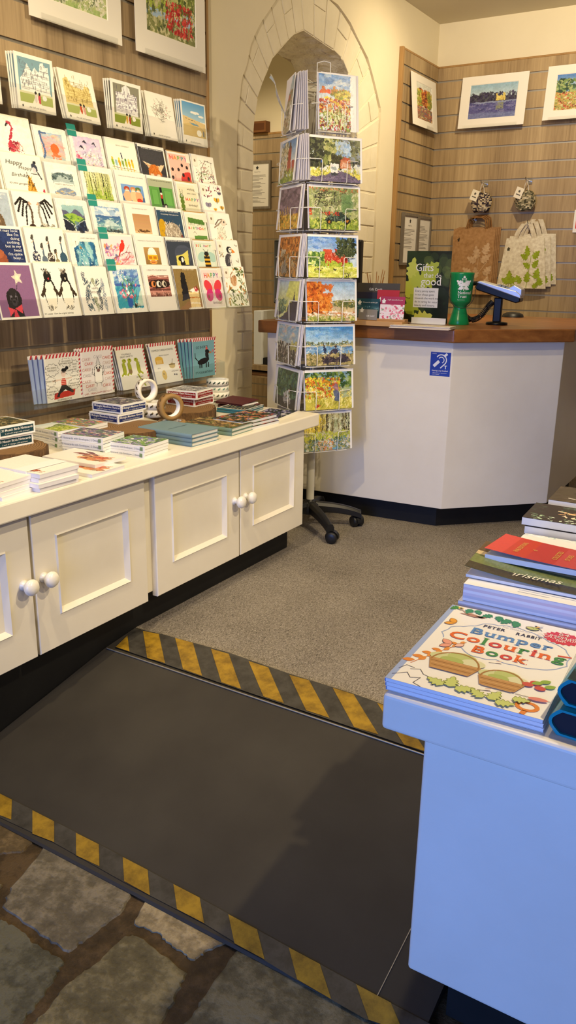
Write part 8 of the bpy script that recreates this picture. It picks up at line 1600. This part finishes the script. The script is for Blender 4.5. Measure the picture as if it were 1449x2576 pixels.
for i in range(2):
    t = softback(.2, .14, .025, '#4a433e', pages='#e6e8ee', art=ba if i else None); t.location = (-.412, y3, TZ+.0004+i*.027); t.rotation_euler = (0, 0, cang); tag(t, 'brown photographic covered softback at the far right, %s of two' % ('lower', 'upper')[i], 'book', 'brown covered softbacks')
tag(MB().box(0, .14, 0, .018, 0, .085, '#1a2c4a').build('card_box', GLOSS, loc=(-.275, y3-.024, TZ+.0004)), 'dark navy upright card box at the right picture edge', 'box')
# ================================================================== LIGHT
def area(name, loc, target, size, power, col, sy=None):
    l = bpy.data.lights.new(name, 'AREA'); l.energy = power; l.color = col; l.size = size
    if sy: l.shape = 'RECTANGLE'; l.size_y = sy
    o = bpy.data.objects.new(name, l); COL.objects.link(o); o.location = loc
    o.rotation_euler = (Vector(target)-Vector(loc)).to_track_quat('-Z', 'Y').to_euler(); return o
def spot(name, loc, target, power, col, ang=100, blend=0.6, r=0.03):
    l = bpy.data.lights.new(name, 'SPOT'); l.energy = power; l.color = col; l.spot_size = math.radians(ang); l.spot_blend = blend; l.shadow_soft_size = r
    o = bpy.data.objects.new(name, l); COL.objects.link(o); o.location = loc
    o.rotation_euler = (Vector(target)-Vector(loc)).to_track_quat('-Z', 'Y').to_euler(); return o
WARM = (1.0, 0.80, 0.49)
spot('ceiling_and_fill_spot', (-1.0, 0.66, 2.24), (-1.75, 2.3, 0.9), 66, WARM, 110)
spot('ceiling_and_fill_spot', (-0.75, -0.3, 2.24), (-1.85, 1.3, 0.9), 30, WARM, 75)
spot('ceiling_and_fill_spot', (-0.6, 1.9, 2.24), (-1.0, 2.1, 0.0), 36, WARM, 115)
spot('ceiling_and_fill_spot', (0.45, 1.5, 2.24), (-1.45, 1.25, 0.15), 105, WARM, 88)  # added fill spot, brightens the bench cabinet doors
spot('ceiling_and_fill_spot', (-0.9, 3.4, 2.24), (-1.3, 4.7, 1.1), 58, WARM, 130)
spot('ceiling_and_fill_spot', (-1.15, 3.9, 2.24), (-1.93, 3.75, 1.5), 13, WARM, 110)  # extra spot put in to lift the wall right of the arch
spot('ceiling_and_fill_spot', (0.3, 2.75, 2.24), (-1.95, 3.0, 1.75), 38, WARM, 58)  # added fill, lightens the plaster between slatted panel and arch
spot('ceiling_and_fill_spot', (1.7, 1.25, 2.2), (-1.9, 1.75, 0.65), 130, WARM, 38)  # added frontal fill for the shaded panel under the card rack
spot('ceiling_and_fill_spot', (-2.9, 3.9, 2.24), (-2.9, 4.3, 0.5), 26, WARM, 140)
area('doorway_daylight', (-0.4, -1.72, 0.8), (-0.3, 1.5, 0.25), 1.6, 15, (0.18, 0.36, 1.0), 1.7)
bpy.data.lights['doorway_daylight'].spread = math.radians(75)
bl = bpy.data.lights.new('added_soffit_fill', 'POINT'); bl.energy = 9; bl.color = WARM; bl.shadow_soft_size = .08  # unseen fill light, added to brighten the arch soffit from below
bo = bpy.data.objects.new('added_soffit_fill', bl); COL.objects.link(bo); bo.location = (-2.75, 2.65, .9)
wd = bpy.data.worlds.new('world'); SC.world = wd; wd.use_nodes = True
wd.node_tree.nodes['Background'].inputs[0].default_value = (0.55, 0.7, 1.0, 1); wd.node_tree.nodes['Background'].inputs[1].default_value = 0.1
SC.view_settings.view_transform = 'Standard'; SC.view_settings.look = 'None'; SC.view_settings.gamma = 1.0; SC.view_settings.exposure = 0.1
SC.view_settings.use_curve_mapping = False
SC.cycles.transparent_max_bounces = 32; SC.cycles.max_bounces = 8
